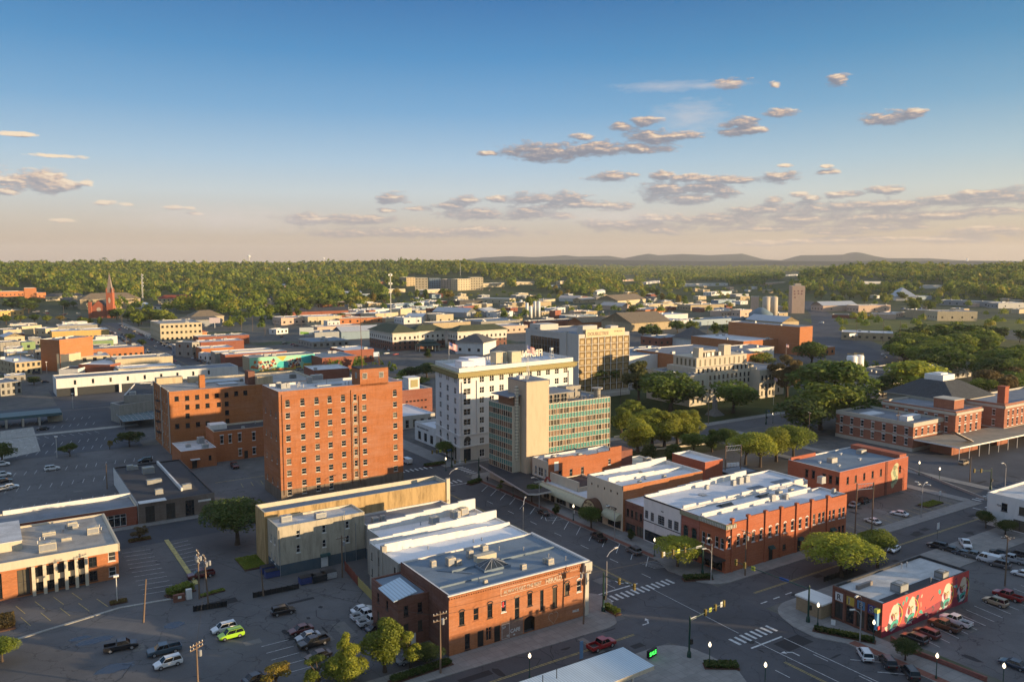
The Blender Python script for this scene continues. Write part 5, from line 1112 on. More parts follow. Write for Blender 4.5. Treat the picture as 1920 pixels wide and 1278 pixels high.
# federal-style brick complex on the right
BRQ = brick((.36, .135, .075), .5); STN = stucco((.46, .42, .34), .2)
def quoin(B, e, zs, us, w=1.1, h=2.1): B.grid(e, us, zs, w, h, 'lintel', WHITEF)
B = Bld('brick_post_office', 'two storey red brick wing with white windows and a pale stone parapet', [(284, 165), (304, 165), (304, 197), (284, 197)], 10.6, BRQ, RG, par=.9, coping=STN)
quoin(B, 3, [2.2, 6.0], [2.4 + 4.5 * k for k in range(7)], 1.3, 2.4); quoin(B, 0, [5.6], [2, 6, 10, 14, 17.5], 1.2, 2.6); B.finish(); B.band('stone_band', STN, 9.1, 10.55, .15); B.band('stone_band', STN, 5.1, 5.5, .12); B.band('stone_base', STN, .0, 1.3, .1)
m = MB(); m.box(6, 15, 6, 9, 9.7, 11.4); m.box(3, 12, 19, 24, 9.7, 10.3); B.part('roof_plant', m, plain((.55, .55, .56), .5))
B = Bld('brick_post_office_centre', 'three storey red brick central block with stone cornice, rising behind the two storey wing', [(304.2, 160.5), (322.8, 160.5), (322.8, 190), (304.2, 190)], 13.6, BRQ, RG, par=.8, coping=STN)
quoin(B, 3, [10.6 - 1.4, 5.2], [2 + 4 * k for k in range(7)], 1.2, 2.0); quoin(B, 0, [5.0], [3 + 4 * k for k in range(4)], 1.3, 3.0); quoin(B, 0, [9.2], [3 + 4 * k for k in range(4)], 1.2, 1.9); B.finish(); B.band('cornice', STN, 12.0, 13.0, .45); B.band('stone_band', STN, 4.2, 4.6, .15)
m = MB(); m.box(6, 13, 4, 12, 12.8, 16.5); m.box(5.8, 13.2, 3.8, 12.2, 16.5, 16.8, 1); B.part('roof_stair_house', m, [BRQ, STN])
def hip(B, x0, x1, y0, y1, z0, z1, mat, flat=.0, over=.8, name='roof'):
 m = MB(); x0 -= over; x1 += over; y0 -= over; y1 += over; d = min(x1 - x0, y1 - y0) / 2 * (1 - flat); a, b, c, e = (x0 + d, y0 + d), (x1 - d, y0 + d), (x1 - d, y1 - d), (x0 + d, y1 - d)
 m.quad((x0, y0, z0), (x1, y0, z0), (*b, z1), (*a, z1)); m.quad((x1, y0, z0), (x1, y1, z0), (*c, z1), (*b, z1)); m.quad((x1, y1, z0), (x0, y1, z0), (*e, z1), (*c, z1)); m.quad((x0, y1, z0), (x0, y0, z0), (*a, z1), (*e, z1))
 m.quad((*a, z1), (*b, z1), (*c, z1), (*e, z1)); m.prism([(x0, y0), (x1, y0), (x1, y1), (x0, y1)], z0 - .35, z0 - .003, 1, bottom=True); return B.part(name, m, [mat, STN])
SLATE = shingle((.06, .065, .07))
B = Bld('hip_roofed_hall', 'large hall with grey hipped roof and white cupola amid the brick complex', [(323.5, 172), (352, 172), (352, 200), (323.5, 200)], 14, BRQ, RG, par=.3, coping=STN)
quoin(B, 0, [8], [4, 9, 14, 19, 24], 1.2, 2); B.finish(); B.band('stone_band', STN, 11.2, 13.4, .2); hip(B, 0, 28.5, 0, 28, 14.1, 20, SLATE, .35, 1.4, 'hipped_roof'); m = MB(); m.box(10, 19, 10, 18, 19.8, 22.3); m.box(12, 17, 12, 16, 22.3, 22.8); B.part('roof_cupola', m, WHITEF)
B = Bld('brick_wing_with_chimney', 'right-hand brick wing with arched windows and a tall square brick chimney', [(331, 156), (385, 156), (385, 174), (331, 174)], 14.4, BRQ, RG, par=.7, coping=STN)
quoin(B, 0, [5.6], [3 + 3.6 * k for k in range(13)], 1.2, 2.8); quoin(B, 0, [9.6], [3 + 3.6 * k for k in range(13)], 1.1, 1.9); quoin(B, 3, [5.6, 9.6], [4, 9, 14], 1.2, 2.2); B.finish(); B.band('cornice', STN, 12.6, 13.6, .4); B.band('stone_band', STN, 4.6, 5, .15)
m = MB(); m.box(2, 5, 1.2, 4, 13.5, 20.5); m.box(1.85, 5.15, 1.05, 4.15, 20.5, 20.9); B.part('chimney', m, BRF)
B = Bld('loading_dock', 'long flat concrete dock canopy on thin white posts beside the dark car park', [(284.4, 148), (420, 142.8), (420, 155.8), (330, 160.3), (284.4, 164.8)], 4.8, WHITEF, roofing((.3, .26, .2), .6), par=.1, coping=WHITEF)
m = MB(); m.prism([(0, 0), (B.p[1][0], B.p[1][1]), (B.p[2][0], B.p[2][1]), (B.p[3][0], B.p[3][1]), (B.p[4][0], B.p[4][1])], 4.3, 4.8, 0, 1, bottom=True); B.part('canopy', m, [WHITEF, B.roofm]);
for k in range(22):
 m = MB(); x = .6 + k * 6.3; m.tube([(x, .5 - x * .0383, 0), (x, .5 - x * .0383, 4.3)], .12, 6); B.part('post', m, WHITEF)
m = MB(); m.box(6, 24, 6, 14, .02, 4.3); m.box(36, 44, 5, 9, .02, 4.3); m.box(60, 68, 5, 9, .02, 4.3); m.box(1, 134, -4.5, -3.4, .02, 1.0) if False else None; B.part('dock_room', m, BRQ)
m = MB(); m.add([(1, 2, 9.6), (1, 4.4, 9.6), (13, 4.4, 4.9), (13, 2, 4.9)], [(0, 1, 2, 3), (3, 2, 1, 0)]); m.add([(1, 2, 9.8), (13, 2, 5.1), (13, 4.4, 5.1), (1, 4.4, 9.8), (1, 2, 9.6), (13, 2, 4.9)], [(0, 1, 2, 3), (4, 5, 1, 0)]); m.tube([(13, 3, 4.8), (13, 3, 6)], .1); B.part('covered_stair', m, plain((.5, .42, .36), .5))
# cream building behind and its annexe with tanks
B = Bld('cream_corner_office', 'cream two storey building with dark storefronts and a white tank, behind the big trees', [(390, 246), (412, 246), (412, 274), (390, 274)], 10.2, LIME, RD, par=.5, coping=LIME)
B.grid(3, [3.5 + 5 * k for k in range(5)], [1.5, 5.8], 1.4, 2.3, 'sash', DARK); B.grid(0, [8, 10, 12, 17, 19], [5.8], 1.1, 2.4, 'sash', DARK); B.win(0, 4, .3, 5, 3.6, 'store', DARK); B.finish(); B.litter(6, 51)
B = Bld('cream_plant_building', 'long pale plant building with rooftop machinery beside paired white tanks', [(425, 256), (500, 256), (500, 276), (425, 276)], 9, LIME, RD, par=.5, coping=LIME); B.grid(0, [6 + 6 * k for k in range(11)], [1], 2, 2, 'slit'); B.finish(); B.litter(16, 52)
for k, (s_, t_) in enumerate(((431, 290), (437.5, 290))):
 g_ = g2w(s_, t_); T_ = thing('storage_tank', ('left' if k == 0 else 'right') + ' one of two stubby white cylindrical tanks by the pale plant building', 'tank', (g_[0], g_[1], 0)); m = MB(); m.lathe([(3, 0), (3, 13), (2.6, 13.6)], 16); m.build('shell', WHITEF, T_, True); m = MB(); m.tube([(2.7 * math.cos(q * .4), 2.7 * math.sin(q * .4), 14.6) for q in range(17)], .08, 4); m.tube([(2.7, 0, 13.5), (2.7, 0, 14.6)], .08, 4); m.build('guard_rail', plain((.4, .3, .08)), T_)
# --- mural-sided bar
B = Bld('mural_bar', 'brick bar with lettered panels in front and a long coral mural wall', [(137.4, 84), (167.6, 84), (167.6, 94.6), (137.4, 94.6)], 6.6, brick((.2, .07, .04), .5), roofing((.5, .5, .49), .7), par=.5, coping=DARK, em={0: plain((.52, .07, .06), .7)})
bw = [B.w(3, *q)[0] for q in ((1573, 1130), (1594, 1142), (1614, 1150), (1634, 1160))]
for x in bw: B.win(3, x, .4, 1.75, 3.3, 'store', BLACK)
B.finish()
for x, c, t in zip(bw, ((.6, .57, .55), (.5, .34, .05), (.08, .2, .34), (.05, .04, .18)), 'RIBS'):
 decal(B, 3, [(x - .85, 3.95), (x + .85, 3.95), (x + .85, 5.6), (x - .85, 5.6)], plain(c, .5), 'sign_panel', .02); letters(B, 3, t, x - .5, 4.2, 1.6, WALLW, 'panel_letter', proud=.03, bold=.07); letters(B, 3, t, x - .5, 4.2, 1.6, BLACK, 'panel_letter', proud=.06, bold=.015)
m = MB()
for x in (.35, *(0.5 * (a + b) for a, b in zip(bw, bw[1:])), 10.2): m.box(-.16, -.003, 10.6 - x - .22, 10.6 - x + .22, 0, 6.5)
B.part('brick_pier', m, brick((.2, .07, .04), .5)); m = MB(); m.box(-3, 2, 10.65, 17, 2.9, 3.2); m.box(.2, .5, 11, 16.5, 0, 2.9) if False else None; m.box(-2.8, 1.8, 11, 16.8, 0.02, 2.9, 1); B.part('side_porch', m, [WALLW, WOODF])
SKIN, TEALP, YELP, MAR, DKP, LAV = [plain(c, .7) for c in ((.62, .5, .38), (.04, .34, .27), (.62, .5, .04), (.24, .025, .05), (.04, .05, .06), (.5, .5, .56))]
M2 = lambda x, y: B.w(0, 1540 + x / 6.39, 1040 + y / 6.39)
decal(B, 0, [[(.05, .02), (30.1, .02), (30.1, 1.5), (20, 2.6), (14, 1.9), (8, .9), (4, 1.6), (.05, 2.2)]], MAR, 'mural_patch', .004)
faces = [(870, 800, 2.0, 3.0), (1070, 690, 1.9, 3.1), (1500, 500, 1.9, 3.0), (1690, 390, 1.9, 2.9)]
L_ = [[], [], [], [], [], []]
for k, (fx_, fy_, a, b) in enumerate(faces):
 x, z = M2(fx_, fy_); z = 3.2; b = 2.75
 L_[5].append(blob(x - .1, z - .5, a * .84, b * .82, -.3, 20, 60 + k, .09)); L_[0].append(blob(x + .15, z + .8, a * .66, b * .6, -.3, 17, 70 + k, .12)); L_[1].append(blob(x - a * .5, z - 2.2, .5, .3, .6, 8, 140 + k, .3)); L_[3].append(blob(x - a * .35, z + .1, .45, .8, .2, 9, 150 + k, .3)); L_[3].append(blob(x + .1, z + .05, .16, .6, .15, 7, 160 + k, .2)); L_[3].append(blob(x + .1, z - .75, .5, .13, .1, 8, 170 + k, .25)); L_[1].append(blob(x + .15, z - 1.35, a * .66, .62, .2, 12, 80 + k, .18)); L_[4].append(blob(x + .25, z - 1.75, a * .4, .4, .2, 9, 90 + k, .25))
 for dx_, dz_ in ((-.5, .45), (.45, .55)): L_[4].append(blob(x + dx_, z + dz_, .38, .13, .1, 8, 95 + k, .2))
 L_[3].append(blob(x + a * 1.0, z + 1.1, .5, .7, .3, 10, 100 + k, .3)); L_[4].append(blob(x - a * .8, z - 1.6, .5, .8, .5, 9, 110 + k, .3)); L_[4].append(blob(x + a * 1.1, z - .2, .35, .5, 0, 8, 120 + k, .35))
 for q in range(3): L_[4].append(blob(x + a * .9 + .3 * q, z + 1.9 - .4 * q, .3, .22, q, 7, 130 + 3 * k + q, .3))
 n = 22; ring = [(x + .55 + a * 1.05 * math.cos(t), z - .1 + b * .8 * math.sin(t)) for t in [(-1.9 + 3.6 * i / n) for i in range(n + 1)]]
 L_[2] += [[p, q, (q[0] * .99 + (x + .55) * .01 - .16, q[1]), (p[0] * .99 + (x + .55) * .01 - .16, p[1])] for p, q in zip(ring, ring[1:])]
 gl = [(x - 1.1 + .11 * i, z + .35 + .3 * math.sin(i * .62)) for i in range(21)]; L_[2] += [[p, q, (q[0], q[1] + .1), (p[0], p[1] + .1)] for p, q in zip(gl, gl[1:])]
for k, (P_, mt) in enumerate(zip((L_[5], L_[0], L_[1], L_[3], L_[4], L_[2]), (LAV, SKIN, TEALP, MAR, DKP, YELP))): decal(B, 0, P_, mt, 'mural_patch', .008 + .004 * k)
for k in range(46): x_, z_ = R.uniform(1, 29), R.uniform(.4, 5.8); decal(B, 0, [blob(x_, z_, R.uniform(.2, .9), R.uniform(.12, .6), R.uniform(0, 3), 8, 200 + k, .45)], R.choice((DKP, MAR, SKIN, LAV, plain((.62, .2, .14), .7), plain((.4, .04, .09), .7), TEALP)), 'mural_patch', .0055 + 6e-5 * k)
B.unit(*B.onroof(1686, 1108), (2.7, 2.1, 1.7), m=plain((.2, .2, .18))); B.unit(*B.onroof(1765, 1083), (2.2, 1.8, 1.5), m=plain((.15, .14, .12))); m = MB(); x, y = B.onroof(1625, 1098); m.box(x - 3.2, x + 1.6, y - .3, y + .3, 6.1, 6.9); B.part('roof_duct', m, plain((.2, .17, .15), .5)); m = MB(); m.box(10, 21, .6, 3, 6.1, 6.14); m.box(2, 9, .5, 2.2, 6.1, 6.13); B.part('roof_stain', m, RD)
for u, v in ((1700, 1062), (1690, 1065), (1745, 1092)): B.vent(*B.onroof(u, v), 1.2, .1)
m = MB(); m.box(-1.0, -.2, .4, .9, 1.6, 4.8, 0); m.box(-1.2, -.2, .3, 1.0, 4.9, 5.6, 1); m.box(-.9, -.2, .2, .28, 1.7, 2.4, 2); B.part('blade_sign', m, [plain((.12, .3, .5), .5), plain((.5, .5, .1), .5), plain((.5, .02, .02), .5)])
# --- canopy at the bottom edge, white building at the right edge
B = Bld('filling_canopy', 'flat bluish metal canopy with shallow fascia, jutting in at the bottom edge', [(56, 90.5), (87.4, 91.6), (87.4, 99.2), (56, 99.4)], 5.6, WALLW, panel((.5, .58, .62), .45), par=.08, coping=WALLW)
m = MB(); m.prism(B.p, 4.9, 5.58, 0, 1, bottom=True); B.part('canopy', m, [CREAMC, B.roofm])
for x, y in ((5, 2.5), (5, 7), (28, 2.5), (28, 6.5)): m = MB(); m.box(x - .2, x + .2, y - .2, y + .2, 0, 4.9); B.part('post', m, WALLW)
for x, y in ((13, 6), (16, 6.5)): m = MB(); m.tube([(x, y, 5.6), (x, y, 7.2)], .07); B.part('vent_pipe', m, DARK)
B = Bld('white_stucco_block', 'white stucco building with pitted grey roof and barred windows, at the right edge', [(221.5, 70), (262, 70), (262, 107.4), (221.5, 107.4)], 8.8, WALLW, RWD, par=.6, coping=WALLW)
for q in ((1773, 1080), (1905, 1110)): x, z = B.w(3, 1440 + q[0] / 4, 680 + q[1] / 4); B.win(3, x, z - 1.1, 1.5, 2.1, 'sash', BLACK)
B.win(3, 9, .3, 4.6, 3.0, 'store', BLACK); B.finish(); B.litter(4, 61); letters(B, 3, '704', 2.4, 5.7, .8, DARK, 'house_number')
B = Bld('brick_shop_stub', 'short plain brick block with white parapet, beside the hoarding frame', [(181.5, 170), (189.2, 170), (189.2, 184), (181.5, 184)], 9.2, BRF, RW, coping=WALLW); B.win(3, 8, 2.4, 1, 2, 'sash', WHITEF); B.finish()
B = Bld('grey_roof_shed', 'small cream shed with a dark-edged grey roof, under the hoarding frame', [(193.5, 168.5), (204, 168.5), (204, 176.5), (193.5, 176.5)], 3.7, LIME, RG, par=.1, coping=DARK); B.door(0, 4, 2.4, 2.6, GREYM); B.finish(); B.band('eaves', DARK, 3.2, 3.72, .3)
B = Bld('low_white_outbuilding', 'low white outbuilding with a pale roof, behind the two storey cream-fronted building', [(168.4, 192), (185, 192), (185, 203), (168.4, 203)], 4.2, WALLW, roofing((.4, .42, .38), .5), par=.3); B.grid(0, [3, 8, 13], [1.4], 1.2, 1.2, 'sash', DARK); B.finish(); B.litter(2, 62)
# unseen blocks added south of the frame to shade the near streets
for a, h, lab in (((165, 197, 0, 18), 19.6, 'tall unseen brick block added for its shade south of the mural car park, leftmost'), ((198, 233, 0, 18), 11, 'low unseen brick block added for shade between taller ones south of the mural car park'), ((240, 268, 0, 18), 20, 'unseen brick block added for its shade south-east of the mural car park'), ((268.5, 300, 0, 18), 22.5, 'tallest unseen brick block, added for its shade at the far south-east')):
 B = Bld('unseen_shade_block', lab, box_pts(*a), h, BRK, RG, coping=CAP); W_ = a[1] - a[0]; B.grid(2, [W_ * (i + .5) / 7 for i in range(7)], [1.5 + 3.6 * j for j in range(int(h / 3.6))], 1.4, 1.9, 'sash', TRIM); B.finish()
B = Bld('brown_brick_store', 'brown brick building with slit windows and a glazed roof house, left of the white bank', [(146, 332), (174, 332), (174, 366), (146, 366)], 11.3, brick((.26, .09, .055), .5), RB, par=.5, coping=CAP)
for z in (2.2, 5.6): B.grid(0, [15 + 1.9 * k for k in range(6)], [z], 1.2, .7, 'slit')
B.finish(); m = MB(); m.box(17, 22.5, 2, 8, 10.8, 16); m.box(16.7, 22.8, 1.7, 8.3, 16, 16.4); m.box(18, 21.6, 1.9, 1.98, 12, 15.4, 1); B.part('roof_house', m, [CAP, plain((.3, .25, .1), .4)]); B.litter(4, 71)
B = Bld('arcaded_store', 'low cream store with dark arched openings and white roof, left of the white bank', [(138, 304), (160, 303), (160, 330), (138, 330)], 5.5, LIME, RW, par=.4, coping=WALLW); B.grid(0, [2.5 + 3.4 * k for k in range(6)], [.3], 1.6, 3.4, 'arch', LIME); B.finish(); B.litter(2, 72)
# ------------------------------------------------------------------ trees
rng = np.random.default_rng(5)
def leaf_quads(centers, normals_, size, rg, jit=.55):
 """small tilted leaf clumps: (n,4,3)"""
 n = len(centers); d = normals_ + rg.normal(0, jit, (n, 3)); d /= np.linalg.norm(d, axis=1)[:, None] + 1e-9
 a = np.cross(d, rg.normal(0, 1, (n, 3))); a /= np.linalg.norm(a, axis=1)[:, None] + 1e-9; b = np.cross(d, a)
 s = size * rg.uniform(.6, 1.35, (n, 1)); k = rg.uniform(.5, 1.0, (n, 1))
 return np.stack([centers - a * s, centers - b * s * k, centers + a * s, centers + b * s * k], 1)
def quads_mesh(name, Q, mat):
 me = bpy.data.meshes.new(name); n = len(Q); me.vertices.add(n * 4); me.vertices.foreach_set('co', Q.reshape(-1).astype(np.float32))
 me.loops.add(n * 4); me.loops.foreach_set('vertex_index', np.arange(n * 4, dtype=np.int32)); me.polygons.add(n)
 me.polygons.foreach_set('loop_start', np.arange(0, n * 4, 4, dtype=np.int32)); me.materials.append(mat); me.update(calc_edges=True); return me
def crown(kind, n, size, rg):
 """unit tree 10 m tall"""
 L = []
 if kind == 'round': L = [((rg.uniform(-2.3, 2.3), rg.uniform(-2.3, 2.3), rg.uniform(4.0, 7.9)), rg.uniform(1.2, 2.1)) for _ in range(15)] + [((0, 0, 7.6), 2.0), ((0, 0, 5.5), 2.4)]
 elif kind == 'broad': L = [((3.4 * math.cos(a) * q, 3.4 * math.sin(a) * q, 5.8 + 2.6 * (1 - q) + rg.uniform(-1.2, .8)), rg.uniform(1.1, 2.0)) for a, q in [(rg.uniform(0, 6.28), rg.uniform(.25, 1.15)) for _ in range(20)]]
 elif kind == 'cone': L = [((rg.uniform(-1, 1) * (9.6 - z) * .3, rg.uniform(-1, 1) * (9.6 - z) * .3, z), .5 + (9.6 - z) * .17) for z in np.linspace(1.8, 9.3, 18)]
 elif kind == 'oval': L = [((rg.uniform(-1, 1) * w, rg.uniform(-1, 1) * w, z), .8 + w * .45) for z, w in [(z, 1.7 * math.sin(max(.15, min(2.95, (z - 1.6) / 8.2 * 3.0)))) for z in np.linspace(2.4, 9.2, 17)]]
 elif kind == 'pine': L = [((rg.uniform(-1.9, 1.9), rg.uniform(-1.9, 1.9), z), rg.uniform(.6, 1.2)) for z in np.linspace(3.6, 9.3, 16)]
 else: L = [((rg.uniform(-1.6, 1.6), rg.uniform(-1.6, 1.6), rg.uniform(3.2, 8.6)), rg.uniform(.6, 1.3)) for _ in range(11)]
 w = np.array([r * r for _, r in L]); w /= w.sum(); idx = rg.choice(len(L), n, p=w)
 c = np.array([L[i][0] for i in idx]); r = np.array([L[i][1] for i in idx]); d = rg.normal(0, 1, (n, 3)); d /= np.linalg.norm(d, axis=1)[:, None]; d[:, 2] = np.where((d[:, 2] < -.3) & (rg.uniform(0, 1, n) < .7), -d[:, 2], d[:, 2])
 p = c + d * (r * rg.uniform(.72, 1.08, n))[:, None]; return leaf_quads(p, d, size, rg), L
def trunk_mb(L, rg, lo):
 m = MB(); m.tube([(0, 0, -.2), (.05, 0, 1.2), (rg.uniform(-.2, .2), rg.uniform(-.2, .2), lo), (rg.uniform(-.3, .3), rg.uniform(-.3, .3), 7.4)], [.34, .24, .18, .05], 7)
 for i in rg.choice(len(L), min(7, len(L)), replace=False):
  (x, y, z), r = L[i]; m.tube([(0, 0, max(1.6, z * .45)), (x * .5, y * .5, z * .72), (x, y, z)], [.13, .08, .03], 5)
 return m
LEAF = {'green': foliage((.075, .125, .018), (.12, .165, .025)), 'dark': foliage((.05, .085, .02), (.09, .12, .024)), 'bright': foliage((.26, .3, .036), (.34, .34, .045)), 'mid': foliage((.15, .2, .026), (.22, .25, .034)), 'gold': foliage((.24, .18, .03), (.32, .25, .05)), 'brown': foliage((.11, .08, .03), (.18, .13, .045)), 'pine': foliage((.08, .095, .028), (.14, .135, .04))}
PROT = {}
def proto(kind, var, near):
 key = (kind, var, near)
 if key not in PROT:
  rg = np.random.default_rng(hash((len(kind), var, near, kind[0] < 'm')) % 9999); n, s = {'near': (10000, .165), 'mid': (3600, .28), 'far': (700, .58)}[near]
  if kind == 'sparse': n = n // 4
  Q, L = crown(kind, n, s, rg); PROT[key] = (quads_mesh('crown', Q, LEAF['green']), trunk_mb(L, rg, 3.2).mesh('trunk', BARK))
 return PROT[key]
NTREE = [0]
def tree(pos, h, kind, leaf, label, group=None, width=1.0, name=None, near=None):
 d = math.hypot(pos[0], pos[1]); near = near or ('near' if d < 330 else 'mid' if d < 700 else 'far'); NTREE[0] += 1
 cm, tm = proto(kind, R.randrange(3), near)
 nm = name or {'pine': 'pine_tree', 'cone': 'conical_tree'}.get(kind, 'leafy_tree')
 T = thing(nm, label, 'tree', tuple(pos), R.uniform(0, 6.28), group); k = h / 10; width *= {'round': 1.3, 'broad': 1.25}.get(kind, 1.05); width *= 1.2 if near != 'far' else 1.05; T.scale = (k * width, k * width, k)
 c = obj('crown', cm, T); c.material_slots[0].link = 'OBJECT'; c.material_slots[0].material = LEAF[leaf]; obj('trunk', tm, T); return T
